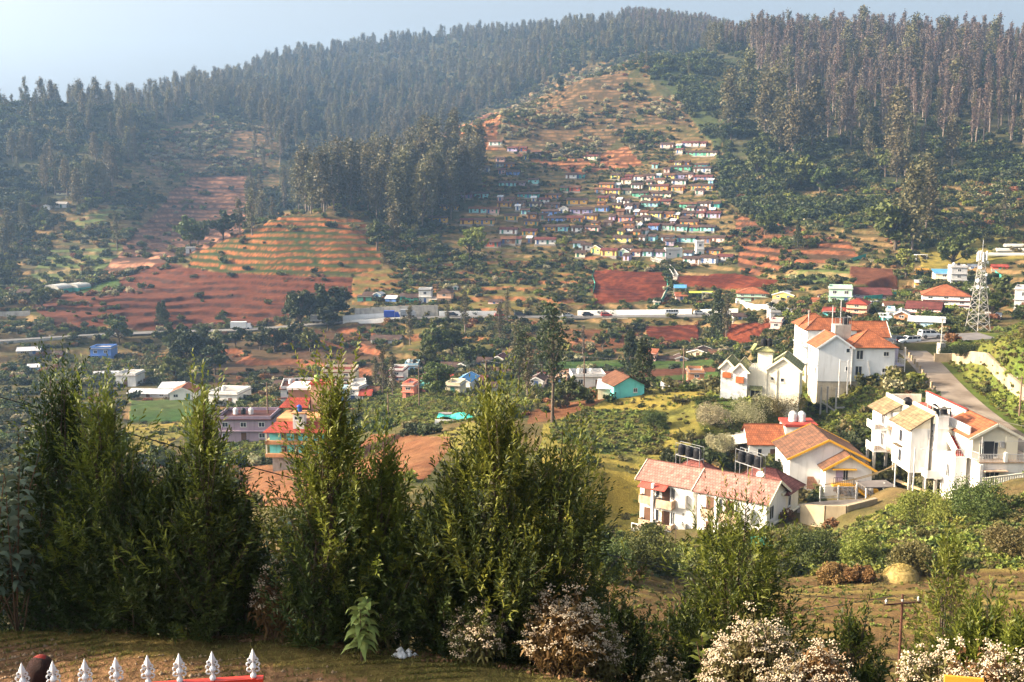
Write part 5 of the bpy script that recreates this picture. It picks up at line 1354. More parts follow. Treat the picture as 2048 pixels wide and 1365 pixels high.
# ---- vehicles
M_carw = mat("white_car_paint", (.72, .73, .74), .25, .03, 1); M_card = mat("dark_car_paint", (.03, .035, .05), .25); M_carb = mat("blue_truck_paint", (.03, .08, .42), .4)
M_cars = mat("silver_car_paint", (.40, .41, .42), .3); M_carr = mat("red_car_paint", (.35, .03, .02), .3)
M_tyre = mat("tyre_rubber", (.015, .015, .015), .8); M_cglass = mat("car_glass", (.02, .025, .03), .08); M_lamp = mat("lamp_lens", (.7, .7, .68), .15); M_red = mat("tail_lens", (.35, .01, .01), .25); M_chrome = mat("wheel_rim", (.5, .5, .5), .3, metal=.7)
def loft(sections, close=True):
    """closed rings of equal length joined one after the other"""
    mb = MB(); n = len(sections[0])
    for a, b_ in zip(sections, sections[1:]):
        for i in range(n):
            j = (i + 1) % n; mb.face([a[i], a[j], b_[j], b_[i]])
    mb.face(sections[0][::-1]); mb.face(sections[-1]); return mb
def car(loc, rz, label, paint=None, suv=False, group=None, L=4.4, full=True):
    paint = paint or M_carw
    e = empty("parked_car", loc, rz, label, 'car', group)
    W = .88; H = 1.66 if suv else 1.6
    # lower body: sections along x (nose at +x)
    st_ = [(-2.2, .48, .98, .78), (-2.12, .36, 1.04, .84), (-1.6, .30, 1.06, .88), (0, .28, 1.02, .88), (1.1, .30, 1.0, .88), (1.75, .32, .92, .85), (2.1, .38, .78, .76), (2.2, .46, .66, .66)]
    sec = []
    for x, z0, z1, w in st_:
        x = x * L / 4.4
        zm = (z0 + z1) / 2
        sec.append([(x, -w * .9, z0), (x, w * .9, z0), (x, w, zm - .1), (x, w * .99, zm + .15), (x, w * .9, z1), (x, 0, z1 + .03), (x, -w * .9, z1), (x, -w * .99, zm + .15), (x, -w, zm - .1)])
    loft(sec).build("body", paint, e, smooth=False)
    # cabin
    cs = [(-2.12, .98, 1.02, .76, .74), (-1.95, .98, H - .10, .78, .64), (-1.2, 1.0, H, .80, .66), (0, 1.0, H, .80, .66), (.45, 1.0, H - .06, .80, .64), (1.25, .96, 1.0, .78, .74)]
    sec = []
    for x, z0, z1, w0, w1 in cs:
        x = x * L / 4.4; sec.append([(x, -w0, z0), (x, w0, z0), (x, w1 + (w0 - w1) * .15, z1 - .08), (x, w1 * .9, z1), (x, -w1 * .9, z1), (x, -w1 - (w0 - w1) * .15, z1 - .08)])
    loft(sec).build("cabin", M_cglass, e)
    # roof skin and pillars over the dark cabin
    rf = MB(); k = L / 4.4
    rf.slab([(-1.98 * k, -.63, H - .06), (.48 * k, -.63, H - .02), (.48 * k, .63, H - .02), (-1.98 * k, .63, H - .06)], .07)
    for s in (-1, 1):
        for xa, za, xb, zb, w in ((.5, H - .05, 1.28, 1.0, .09), (-.35, H - .02, -.25, 1.0, .08), (-1.3, H - .03, -1.3, 1.0, .10), (-1.96, H - .10, -2.12, 1.0, .14)):
            rf.bar((xa * k, s * .68, za), (xb * k, s * .80, zb), w, .06)
        rf.bar((-1.96 * k, s * .67, H - .06), (.5 * k, s * .67, H - .03), .07)
    rf.build("roof", paint, e)
    for x in (-1.35, 1.35):
        for s in (-1, 1):
            wh = MB(); r = .34
            for (ra, rb, ya, yb) in ((r, r, -.10, .10),):
                n = 18; A = [(x * k + r * math.cos(6.2832 * i / n), s * .80 + ya, .34 + r * math.sin(6.2832 * i / n)) for i in range(n)]; B = [(p[0], s * .80 + yb, p[2]) for p in A]
                for i in range(n): wh.face([A[i], A[(i + 1) % n], B[(i + 1) % n], B[i]])
                wh.face(A); wh.face(B[::-1])
            w_ = wh.build("wheel", M_tyre, e)
            rm_ = MB(); y = s * .905; n = 10
            for i in range(5):
                a = 6.2832 * i / 5; rm_.bar((x * k, y, .34), (x * k + .21 * math.cos(a), y, .34 + .21 * math.sin(a)), .07, .02)
            for i in range(n):
                a, b_ = 6.2832 * i / n, 6.2832 * (i + 1) / n; rm_.bar((x * k + .21 * math.cos(a), y, .34 + .21 * math.sin(a)), (x * k + .21 * math.cos(b_), y, .34 + .21 * math.sin(b_)), .04, .03)
            rm_.build("rim", M_chrome, w_)
    if full:
        for s in (-1, 1):
            h = MB(); h.box(2.0 * k, 2.14 * k, s * .60 - .16, s * .60 + .16, .66, .80); h.build("headlight", M_lamp, e)
            h = MB(); h.box(-2.22 * k, -2.10 * k, s * .68 - .10, s * .68 + .10, .75, 1.0); h.build("tail_light", M_red, e)
            h = MB(); h.box(.95 * k, 1.08 * k, s * .90 - .05, s * .90 + .10 * s + .05, .98, 1.12); h.build("mirror", paint, e)
        h = MB(); h.box(2.12 * k, 2.24 * k, -.5, .5, .42, .56); h.box(-2.27 * k, -2.18 * k, -.6, .6, .42, .62); h.build("bumper", M_black, e)
    return e
def snap(u, v, rmin, dz=.12):
    q = hit(u, v, rmin); return q + Vector((0, 0, dz))
car(P(1817, 688, 211.2) , R(196), 'white minivan parked foremost on the hill car park', suv=False, L=4.7)
car(P(1859, 676, 215) , R(8), 'white hatchback suv with dark roof parked behind the white minivan', suv=True)
car(P(1788, 686, 212) , R(100), 'dark blue car with open boot beside the white minivan', M_card)
car(P(1985, 603, 352) if False else snap(1752, 613, 300), R(10), 'small white car on the village road under the mauve building', full=False)
for i, (u, pm, lab) in enumerate([(1040, M_card, 'dark small car on the valley road between the tall trees and the villas'), (1136, M_cars, 'silver car on the valley road, leftmost by the grey parapet'), (1176, M_card, 'dark grey car on the valley road left under the long white wall'), (1214, M_carr, 'small red car under the long white wall'),
                                  (905, M_card, 'dark car by the white wall right of the peach house'), (1000, M_carr, 'red car at the road bend before the dark trees'), (1400, M_cars, 'silver car in the gap between the white walls')]):
    p = along(u, u + 1, -1.2 if i % 2 else 1.0, 2)[0]; car(p + Vector((0, 0, .1)), R(2 + 3 * (i % 3)), lab, pm, full=False)
def lorry(loc, rz, label, cabm, boxm, L=8.0, name="lorry", cat='lorry', bw=1.15, bh=2.3, windows=False):
    e = empty(name, loc, rz, label, cat)
    mb = MB(); mb.box(-L / 2, L / 2 - (0 if windows else 2.0), -bw, bw, .8, .8 + bh); mb.build("cargo_box" if not windows else "body", boxm, e)
    if not windows:
        sec = [[(x, -1.05, .5), (x, 1.05, .5), (x, 1.05, z), (x, -1.05, z)] for x, z in ((L / 2 - 1.9, 2.5), (L / 2 - .6, 2.5), (L / 2 - .1, 1.5), (L / 2, 1.3))]
        loft(sec).build("cab", cabm, e)
        mb = MB(); mb.slab([(L / 2 - .58, -.9, 2.4), (L / 2 - .58, .9, 2.4), (L / 2 - .08, .9, 1.55), (L / 2 - .08, -.9, 1.55)][::-1], .03); mb.build("windscreen", M_cglass, e)
    else:
        for s in (-1, 1):
            for k in range(5):
                mb = MB(); x = -L / 2 + .5 + k * (L - .8) / 5; mb.box(x, x + (L - .8) / 5 - .15, s * bw - .02, s * bw + .02, 1.5, 2.2); mb.build("window", M_cglass, e)
    ch = MB(); ch.box(-L / 2 + .2, L / 2 - .3, -.5, .5, .55, .797); ch.build("chassis", M_black, e)
    for x in (-L / 2 + 1.2, L / 2 - 1.2):
        for s in (-1, 1):
            wh = MB(); n = 16; r = .48
            A = [(x + r * math.cos(6.2832 * i / n), s * (bw - .15) - .15, .5 + r * math.sin(6.2832 * i / n)) for i in range(n)]; B = [(p[0], p[1] + .3, p[2]) for p in A]
            for i in range(n): wh.face([A[i], A[(i + 1) % n], B[(i + 1) % n], B[i]])
            wh.face(A); wh.face(B[::-1]); wh.build("wheel", M_tyre, e)
    return e
lorry(along(483, 484, 1.0, 2)[0], R(4), 'white lorry parked on the left stretch of the valley road', M_carw, M_tankw)
lorry(along(784, 785, -1.5, 2)[0], R(5), 'blue lorry on the valley road above the old tiled house', M_carb, M_carb, 6.0)
lorry(along(817, 818, 1.0, 2)[0], R(5), 'grey lorry right behind the blue one on the valley road', M_cars, M_steel, 6.0)
lorry(along(640, 641, 1.5, 2)[0], R(5), 'pale lorry half hidden by the dark trees on the valley road', M_carw, M_steel, 7.0)
lorry(along(1343, 1344, 1.0, 2)[0], R(2), 'white minibus under the right end of the long white wall', M_carw, M_carw, 5.2, 'minibus', 'minibus', .95, 1.5, True)

# ---- lattice mast with aerials
q = P(1955, 663, 236); e = empty("lattice_mast", q, R(20), 'tall pale lattice mast carrying drum aerials behind the car park', 'mast')
H = 17.0; mb = MB(); M_mast = mat('mast_paint', (.30, .29, .27), .6, .2, 2)
def leg_xy(z): k = 1.45 * (1 - z / H) ** 1.25 + .34; return [(k, k), (-k, k), (-k, -k), (k, -k)]
lv = [0, 1.9, 3.7, 5.4, 6.9, 8.3, 9.6, 10.8, 12, 13.1, 14.2, 15.2, 16.2, 17]
for i in range(4):
    lg = MB()
    for a, b_ in zip(lv, lv[1:]): pa, pb = leg_xy(a)[i], leg_xy(b_)[i]; lg.bar((*pa, a), (*pb, b_), .11)
    pa = leg_xy(0)[i]; lg.bar((*pa, -2), (*pa, 0), .25); lg.build("leg", M_mast, e)
for a, b_ in zip(lv, lv[1:]):
    A, B = leg_xy(a), leg_xy(b_)
    for i in range(4):
        j = (i + 1) % 4; mb.bar((*A[i], a), (*B[j], b_), .055); mb.bar((*A[j], a), (*B[i], b_), .055); mb.bar((*B[i], b_), (*B[j], b_), .05)
mb.build("bracing", M_mast, e)
for k, (z, a, r) in enumerate([(13.8, -2.6, .35), (12.2, -1.2, .3), (11.0, -2.9, .4), (14.8, -.6, .28), (9.6, -2.8, .35), (12.9, .4, .3), (10.6, -.2, .26)]):
    dd = MB(); c = Vector((1.0 * math.cos(a), 1.0 * math.sin(a), z)); n = Vector((math.cos(a), math.sin(a), 0)); s = Vector((-n.y, n.x, 0)); m_ = 12
    A = [c + (s * math.cos(6.2832 * i / m_) + Vector((0, 0, 1)) * math.sin(6.2832 * i / m_)) * r for i in range(m_)]; B = [p + n * .3 for p in A]
    for i in range(m_): dd.face([A[i], A[(i + 1) % m_], B[(i + 1) % m_], B[i]])
    dd.face(A); dd.face(B); dd.bar(c, c - n * .6, .1); dd.build("dish_aerial", M_tankw, e)
for k in range(6):
    a = k * 1.05; dd = MB(); x, y = .95 * math.cos(a), .95 * math.sin(a); dd.box(x - .14, x + .14, y - .1, y + .1, 15.0 + .3 * (k % 2), 17.0 + .3 * (k % 2)); dd.bar((x, y, 15.6), (x * .4, y * .4, 15.6), .07); dd.build("panel_aerial", M_tankw, e)
dd = MB(); dd.bar((0, 0, 16), (0, 0, 19.6), .07); dd.build("rod", M_steel, e)

# ---- utility poles and wires
POLES = {}
def pole(key, u, vtop, vfoot, r, m, label, arms=1, w=.24, name="utility_pole"):
    q = P(u, vfoot, r); top = P(u, vtop, r); h = top.z - q.z
    e = empty(name, q, random.uniform(-.3, .3), label, 'pole'); mb = MB()
    mb.lathe([(w * .62, -1.5), (w * .6, 0), (w * .4, h)], n=8); mb.build("shaft", m, e)
    for k in range(arms):
        a = MB(); z = h - .35 - .6 * k; a.bar((-.75, 0, z), (.75, 0, z), min(.10, w * .45)); a.build("crossarm", m, e)
        for x in (-.65, 0, .65):
            i = MB(); i.lathe([(.04, z + .05), (.06, z + .14), (.03, z + .22)], (x, 0, 0), 6); i.build("insulator", M_steel, e)
    POLES[key] = top + Vector((0, 0, -.1)); return e
M_polec = mat("concrete_pole", (.36, .33, .29), .9, .2, 2); M_polew = mat("brown_pole", (.17, .11, .08), .9, .3, 2); M_rust = mat("rusty_iron", (.09, .035, .022), .8, .4, 6, bump=.3)
pole('a', 1168, 712, 797, 192, M_polew, 'brown pole standing beside the long white flat-roofed house')
pole('b', 1366, 697, 783, 190, M_polew, 'brown pole right of the green field on the golden knoll')
pole('c', 838, 733, 797, 205, M_polew, 'brown pole beside the coral house')
pole('d', 972, 720, 778, 215, M_polew, 'brown pole near the blue gabled house')
pole('e', 535, 765, 812, 190, M_polew, 'thin pole left of the stepped white house')
pole('f', 1882, 636, 694, 200, M_polec, 'concrete pole on a block at the car park edge')
pole('g', 1763, 634, 690, 208, M_frame, 'white thin pole behind the hotel tower', 0, .14)
pole('h', 1850, 894, 972, 131, M_frame, 'pale pole in front of the balconied lodge', 1, .12)
pole('i', 776, 785, 812, 205, M_polew, 'short pole below the narrow trees', 0)
pole('j', 2040, 752, 812, 158, M_polew, 'dark pole on the lush bank at the right edge')
pole('k', 948, 398, 472, 540, M_polec, 'slim pylon-like pole on the crest left of the grove', 1, .5) if False else None
pole('m', 1789, 1187, 1480, 38, M_rust, 'rusty iron pole standing in the ploughed field', 1, .11)
bq = P(1882, 700, 200); e = empty("pole_block", bq, 0.2, 'concrete block round the foot of the car park pole', 'block'); mb = MB(); mb.box(-.55, .55, -.55, .55, -1.2, 1.3); mb.build("block", M_concrete, e)
def wire(name, a, b_, sag, w, label, m=None, n=14):
    a = Vector(a); b_ = Vector(b_); mb = MB(); pr = a
    for i in range(1, n + 1):
        t = i / n; p = a.lerp(b_, t); p.z -= sag * 4 * t * (1 - t); mb.bar(pr, p, w, w, 3); pr = p
    return tag(mb.build(name, m or M_black), label, 'cable', 'overhead wires')
M_wire = mat("pale_wire", (.20, .19, .18), .6)
o3 = Vector((0, 0, .12))
wire("overhead_wire", POLES['a'], POLES['b'], 1.0, .05, 'pale wire between the two brown poles of the green field', M_wire)
wire("overhead_wire", POLES['a'], POLES['d'], 1.4, .05, 'pale wire from the white flat-roofed house pole to the blue gable pole', M_wire)
wire("overhead_wire", POLES['d'], POLES['c'], .8, .05, 'wire between the coral house pole and the blue gable pole', M_wire)
wire("overhead_wire", POLES['b'], P(1567, 676, 190), 1.0, .05, 'pale wire from the knoll pole to the hotel tower', M_wire)
wire("overhead_wire", POLES['f'], P(1690, 655, 205), .8, .05, 'wire from the car park pole to the hotel roofs', M_wire)
wire("overhead_wire", POLES['f'], P(1955, 620, 236), .4, .05, 'wire from the car park pole to the mast', M_wire)
wire("overhead_wire", P(1930, 812, 150), P(2090, 858, 140), .6, .05, 'pale wire rising past the right lodge roof', M_wire)

# ------------------------------------------------------------------ the white lodges on the near slope
T_pink = mat("pinkish_roof_tiles", (.40, .215, .175), .85, .45, 1.6, c2=(.25, .12, .095), tiles=(.36, .46))
T_dpink = mat("dark_pink_roof_tiles", (.26, .09, .075), .85, .45, .6, tiles=(.34, .40))
T_orange = mat("orange_roof_tiles", (.36, .115, .045), .85, .4, .9, c2=(.20, .07, .035), tiles=(.36, .46))
T_brown = mat("weathered_brown_tiles", (.19, .09, .048), .9, .5, 1.0, c2=(.09, .05, .035), tiles=(.36, .46))
T_green = mat("mossy_green_tiles", (.30, .32, .14), .9, .4, 1.2, c2=(.15, .16, .08), tiles=(.36, .46))
T_tan = mat("tan_lichen_tiles", (.27, .21, .115), .9, .4, 1.2, c2=(.14, .11, .065), tiles=(.36, .46))
W_white = mat("lodge_white", (.80, .78, .74), .8, .06, .4, stain=.5)
W_cream = mat("lodge_cream", (.80, .74, .58), .8, .08, .4, stain=.5)
W_tower = mat("tower_white", (.70, .72, .74), .8, .08, .4, stain=.45)
W_stone = mat("blockwork_base", (.42, .37, .29), .95, .3, .8, bump=.4, stain=.8)
M_yel = mat("yellow_trim", (.72, .38, .03), .7, .1, 2)
M_redtrim = mat("red_trim", (.36, .05, .035), .8)
M_rail = mat("painted_railing", (.62, .60, .58), .5); M_darkrail = mat("dark_railing", (.05, .05, .055), .5)
M_brownpar = mat("brown_parapet", (.50, .36, .25), .9, .4, 1.5, stain=.9)
M_ac = mat("grey_metal_box", (.40, .39, .37), .6)

def railing(par, pts, h=.95, m=None, gap=.28, name="railing", w=.045):
    """top and bottom rails with bars along a line of local points"""
    mb = MB(); m = m or M_rail
    for a, b_ in zip(pts, pts[1:]):
        a = Vector(a); b_ = Vector(b_); mb.bar(a + Vector((0, 0, h)), b_ + Vector((0, 0, h)), w * 1.4); mb.bar(a + Vector((0, 0, .12)), b_ + Vector((0, 0, .12)), w)
        n = max(1, int((b_ - a).length / gap))
        for i in range(n + 1): p = a.lerp(b_, i / n); mb.bar(p, p + Vector((0, 0, h)), w)
    return mb.build(name, m, par)
def balcony(par, x0, x1, y0, y1, z, m=None, h=.9, mrail=None, sides='flr'):
    """floor slab with a solid parapet on its open sides"""
    mb = MB(); mb.box(x0, x1, y0, y1, z - .15, z)
    m = m or M_brownpar; t = .1
    if 'f' in sides: mb.box(x0, x1, y0, y0 + t, z + .002, z + h)
    if 'l' in sides: mb.box(x0, x0 + t, y0 + t + .002, y1, z + .002, z + h)
    if 'r' in sides: mb.box(x1 - t, x1, y0 + t + .002, y1, z + .002, z + h)
    return mb.build("balcony", m, par)
def simple(par, name, m, *boxes):
    mb = MB()
    for b_ in boxes: mb.box(*b_)
    return mb.build(name, m, par)
def rotated(e, p):
    rz = e.rotation_euler.z; c, s = math.cos(rz), math.sin(rz); return Vector((e.location.x + p[0] * c - p[1] * s, e.location.y + p[0] * s + p[1] * c, e.location.z + p[2]))

# A: the pink-roofed two-block lodge nearest us
A = empty("lodge", P(1279, 1050, 122), R(-36), 'two-floor white lodge with pinkish tiled roofs and black tanks, nearest of the group', 'lodge')
simple(A, "plinth", M_brownpar, (-.15, 16.85, -.75, 9.0, -3.0, -.003))
body(A, 0, 7.2, 0, 5.4, 0, 6.2, W_white, 1.55, 'x'); body(A, 7.203, 8.1, 1.4, 5.4, 0, 6.0, W_cream); body(A, 8.103, 16.7, -.6, 5.4, 0, 6.2, W_white, 1.7, 'x')
body(A, 9.2, 16.697, 5.403, 9.6, 0, 5.7, W_cream); body(A, 1.2, 7.0, 5.403, 9.2, 0, 5.6, W_cream)
gable_roof(A, 0, 7.2, 0, 5.4, 6.22, 1.6, T_pink, 'x', .5, fascia=W_cream); gable_roof(A, 8.0, 16.7, -.6, 5.4, 6.22, 1.75, T_pink, 'x', .5, fascia=W_cream)
hip_roof(A, 9.6, 17.0, 5.0, 9.8, 5.72, 2.2, T_dpink); hip_roof(A, 1.2, 7.0, 5.0, 9.4, 5.62, 1.9, T_dpink)
body(A, 13.2, 16.9, 3.8, 5.0, 5.8, 6.1, W_cream)
for bx in (0, 8.6):
    for z in (.25, 3.3):
        balcony(A, bx + .35, bx + 2.1, -1.0 - (.6 if bx else 0), -.003 - (.6 if bx else 0), z, M_brownpar); balcony(A, bx + 2.75, bx + 4.9, -1.1 - (.6 if bx else 0), -.003 - (.6 if bx else 0), z - .1, M_brownpar)
        yy = 0 if not bx else -.6
        door(bx + 1.2, yy, z + .02, 1.0, 2.1, A, M_door[0]); window(bx + 2.45, yy, z + .7, .45, 1.5, A, bars=0); door(bx + 3.6, yy, z, .9, 2.1, A, M_door[0]); window(bx + 4.55, yy, z + .7, .5, 1.5, A, bars=1)
        simple(A, "air_vent_box", M_ac, (bx + 5.5, bx + 6.5, yy - .6, yy - .003, z + .1, z + 1.7)) if z > 3 else simple(A, "air_vent_box", M_ac, (bx + 5.5, bx + 6.5, yy - .5, yy - .003, z, z + 1.2))
    simple(A, "pillar", W_white, (bx + 2.2, bx + 2.5, -1.3 - (.6 if bx else 0), -.9 - (.6 if bx else 0), -.3, 6.0))
mb = MB(); mb.slab([(.4, -1.5, 5.35), (4.1, -1.5, 5.35), (4.1, -.05, 5.95), (.4, -.05, 5.95)], .06); mb.build("awning", mat("red_awning", (.52, .10, .07), .8, tiles=(.25, 4)), A)
window(16.7, .9, 3.7, 1.2, 1.6, A, side='r'); window(16.7, 3.6, .9, .9, .8, A, side='r'); window(16.697, 6.6, 3.9, .8, 1.2, A, side='r', bars=0)
simple(A, "garage_opening", M_glass, (16.70, 16.73, 6.0, 9.0, .2, 2.3)); simple(A, "ledge", W_cream, (16.70, 16.95, -.6, 9.6, 2.95, 3.1)); simple(A, "drain_pipe", M_rail, (16.70, 16.82, 5.35, 5.47, .1, 2.94))
simple(A, "terrace_floor", M_concrete, (-.3, 17.0, -1.5, -.753, -.5, -.2)); railing(A, [(-.3, -1.5, -.2), (8, -2.0, -.2), (16.8, -2.0, -.2)], .8, W_white, .9, "terrace_rail", .07)
# tank stands behind the ridges
for gi_, (us, vb, r, dz) in enumerate([((1364, 1379, 1395), (909, 913, 917), 127, 2.7), ((1484, 1500, 1517), (923, 928, 934), 122, 2.7)]):
    pts = [P(u, v, r - i * .6) for i, (u, v) in enumerate(zip(us, vb))]
    side = ['left', 'right'][gi_]
    mb = MB(); a, c = pts[0], pts[2]; d = (c - a).normalized(); n = Vector((-d.y, d.x, 0)).normalized()
    a = a - d * .6; c = c + d * .6
    for s in (-.5, .5):
        mb.bar(a + n * s - Vector((0, 0, .06)), c + n * s - Vector((0, 0, .06)), .08)
        for t in (0, .5, 1): p = a.lerp(c, t) + n * s; mb.bar(p, p - Vector((0, 0, dz)), .08); mb.bar(p, p + Vector((0, 0, 1.5 if t != .5 else 0.05)), .05)
        mb.bar(a + n * s + Vector((0, 0, 1.5)), c + n * s + Vector((0, 0, 1.5)), .04)
    for t in (0, .33, .66, 1): p = a.lerp(c, t) - Vector((0, 0, .05)); mb.bar(p - n * .5, p + n * .5, .07)
    tag(mb.build("tank_stand", M_steel), f"steel frame carrying the three black tanks over the {'left' if gi_ == 0 else 'right'} half of the pink-roofed lodge", 'stand')
    for i, p in enumerate(pts): tank(p, .92, M_black, f"{['left', 'middle', 'right'][i]} one of three black tanks on the {side} stand over the pink roofs", group='black tanks of the pink-roofed lodge')
e = empty("satellite_dish", P(1521, 951, 120), R(-40), 'small pale satellite dish beside the right tank stand', 'dish'); mb = MB()
mb.lathe([(.05, 0), (.35, .06), (.5, .16)], n=14); d_ = mb.build("dish", M_tankw, e); d_.rotation_euler = (R(60), 0, 0); mb = MB(); mb.bar((0, 0, -.8), (0, 0, 0), .06); mb.build("post", M_steel, e)

# B: hotel tower on its tall blockwork base
B = empty("hotel", P(1634, 763, 180), R(-3), 'tall white hotel on a high blockwork base with orange tiled roofs', 'hotel')
body(B, 0, 5.9, 0, 7, 0, 6.05, W_tower, 2.1, 'y'); body(B, 5.903, 13.2, .25, 7.5, 0, 6.0, W_tower)
simple(B, "base", W_stone, (.05, 5.85, .05, 6.95, -9.5, -.003), (5.853, 13.1, .35, 7.4, -6.0, -.003))
gable_roof(B, 0, 5.9, 0, 7, 6.08, 2.1, T_orange, 'y', .35, fascia=W_tower); hip_roof(B, 5.9, 13.2, .25, 7.5, 6.02, 2.7, T_orange, .55)
for x, z, w, h in ((5.1, 5.1, .6, .7), (5.1, 1.9, .6, .7)): window(x, 0, z, w, h, B, bars=0, frame=W_tower)
for x, z, w, h in ((7.2, 3.9, 1.15, 1.6), (7.1, 1.1, 1.15, 1.6), (11.7, 4.5, .9, .75), (11.6, 1.6, .9, .75)): window(x, .25, z, w, h, B)
for z in (.9, 3.9):
    for y in (1.3, 3.6, 5.4): window(0, y, z, .9, 1.3, B, side='l')
simple(B, "ledge", W_tower, (-.6, -.003, 0, 7, 2.75, 2.87))
mb = MB()
for x in (3.5, 4.9): mb.bar((x, -1.2, -4.5), (x, -1.2, 3.9), .2)
mb.bar((3.5, -1.2, 3.7), (4.9, -1.2, 3.7), .12); mb.bar((4.9, -1.2, 3.7), (5.3, -.05, 3.8), .1); mb.build("pipe_stack", M_rail, B)
mb = MB(); mb.bar((5.8, -.08, -1), (5.8, -.08, 6), .14); mb.bar((9.1, .1, 1.2), (8.6, .1, 3.7), .16); mb.build("drain_pipe", M_rail, B)
simple(B, "veranda", mat("lilac_paint", (.50, .46, .60), .8), (13.203, 15.2, 1.0, 4.2, 2.6, 2.75), (13.203, 15.0, 4.0, 4.2, 2.753, 5.4)); railing(B, [(13.25, 1.0, 2.75), (15.2, 1.0, 2.75), (15.2, 4.1, 2.75)], 1.0)
mb = MB(); mb.bar((15.2, 1.0, -1), (15.2, 1.0, 6.0), .14); mb.build("post", M_rail, B)
O2 = P(1605, 727, 193) - B.location; ox, oy, oz = O2
body(B, ox, ox + 9, oy, oy + 10.5, oz, oz + 6.3, W_white); simple(B, "base", W_stone, (ox + .03, ox + 8.9, oy + .05, oy + 10.4, oz - 9, oz - .003))
hip_roof(B, ox - .2, ox + 9.2, oy + .2, oy + 5.0, oz + 6.32, 2.0, T_orange, .45); hip_roof(B, ox - .2, ox + 6, oy + 5.1, oy + 10.6, oz + 6.45, 2.2, T_orange, .45)
for z in (.6, 3.7):
    for y in (1.2, 2.6, 4.4, 5.6, 7.4, 8.8): window(ox, oy + y, oz + z, .8, 1.6, B, side='l')
    simple(B, "bay", W_white, (ox - .9, ox - .003, oy - .8, oy + 1.6, oz + z - .7, oz + z - .55)); railing(B, [(ox - .9, oy + 1.6, oz + z - .55), (ox - .9, oy - .8, oz + z - .55), (ox + 1.2, oy - .8, oz + z - .55)], 1.1, M_rail, .2)
simple(B, "ledge", W_white, (ox - .25, ox - .003, oy + 1.7, oy + 10.5, oz + 2.9, oz + 3.02))
O3 = P(1688, 690, 200) - B.location; x3, y3, z3 = O3
body(B, x3, x3 + 7.2, y3, y3 + 6, z3 - 1, z3 + 1.9, W_white, 2.2, 'x'); gable_roof(B, x3, x3 + 7.2, y3, y3 + 6, z3 + 1.92, 2.4, T_orange, 'x', .4, fascia=W_tower)
simple(B, "tank_room", M_concrete, (4.2, 7.0, 5.5, 8.2, 6.6, 9.2)); railing(B, [(4.2, 5.5, 9.2), (7.0, 5.5, 9.2), (7.0, 8.2, 9.2)], 1.4, M_steel, .7)
tank(rotated(B, (6.2, 6.4, 9.2)), 1.0, M_black, 'black water tank on the concrete room between the hotel roofs')
mb = MB()
for x, y, h in ((4.3, 8.0, 5.5), (5.8, 8.2, 6.5), (1.5, 14, 4.0)): mb.bar((x, y, 7), (x, y, 7 + h), .12)
mb.build("pipe_mast", M_rail, B)
F = empty("concrete_frame", P(1650, 838, 172), R(-12), 'bare grey post-and-beam frame standing in bushes under the hotel', 'frame')
for x, y in ((-.8, 0), (.3, .6), (1.6, -.3)): mb = MB(); mb.bar((x, y, -2), (x, y, 5.4), .26); mb.build("post", M_concrete, F)
mb = MB(); mb.bar((-.8, 0, 3.0), (1.6, -.3, 1.4), .24); mb.bar((1.6, -.3, 2.0), (4.8, 1.0, 2.0), .24); mb.build("beam", M_concrete, F)

# C: green-roofed lodge with stepped left end
G = empty("lodge", P(1441, 797, 168), R(-20), 'cream lodge with mossy green tiled roofs and brown window boxes', 'lodge')
body(G, 0, 2.1, -.6, 5, 0, 5.6, W_white, .9, 'y'); body(G, 2.103, 4.4, -1.4, 5, 0, 5.2, W_white, .9, 'y'); body(G, 4.403, 7.4, 0, 6, 0, 5.3, W_cream); body(G, 7.403, 12.6, 0, 7, 0, 5.5, W_cream, 1.9, 'y')
simple(G, "base", W_cream, (.05, 12.5, -.3, 5.9, -3.5, -.003))
gable_roof(G, 0, 2.1, -.6, 5, 5.62, 1.1, T_green, 'y', .4, fascia=W_cream); gable_roof(G, 2.1, 4.4, -1.4, 5, 5.22, 1.2, T_green, 'y', .4, fascia=W_cream); gable_roof(G, 7.4, 12.6, 0, 7, 5.52, 1.95, T_green, 'y', .35, fascia=W_cream)
simple(G, "window_box", mat("brown_orange_box", (.42, .12, .04), .8), (.35, 1.75, -1.1, -.603, 3.7, 4.6)); simple(G, "window_box", _mats["brown_orange_box"], (2.6, 3.9, -1.9, -1.403, 3.1, 4.1))
railing(G, [(4.45, 0, 5.3), (7.35, 0, 5.3)], .8, M_concrete, .35)
body(G, 5.6, 8.0, 2.2, 4.6, 5.303, 8.0, W_cream, name="tank_tower"); hip_roof(G, 5.4, 8.2, 2.0, 4.8, 8.0, .8, T_green, .3)
mb = MB(); mb.slab([(4.3, 1.9, 8.2), (4.9, 1.2, 8.2), (5.5, 2.2, 9.2), (4.9, 2.9, 9.2)], .08); mb.build("awning", T_green, G)
tank(rotated(G, (6.4, 3.4, 8.75)), .85, M_black, 'left black tank on the green-roofed lodge tower'); tank(rotated(G, (7.3, 3.5, 8.75)), .85, M_black, 'right black tank on the green-roofed lodge tower')
window(8.3, 0, 3.6, .45, .5, G, bars=0, frame=W_cream); window(9.9, 0, 3.4, .55, .6, G, bars=0); window(5.6, 0, .2, 1.4, 1.6, G)
mb = MB(); mb.slab([(4.7, -1.0, 1.9), (6.8, -1.0, 1.9), (6.8, -.05, 2.5), (4.7, -.05, 2.5)], .08); mb.build("awning", T_green, G)
mb = MB(); mb.bar((7.4, -.08, 0), (7.4, -.08, 5.3), .13); mb.bar((9.0, -.08, 0), (9.0, -.08, 5.4), .13); mb.build("drain_pipe", W_cream, G)

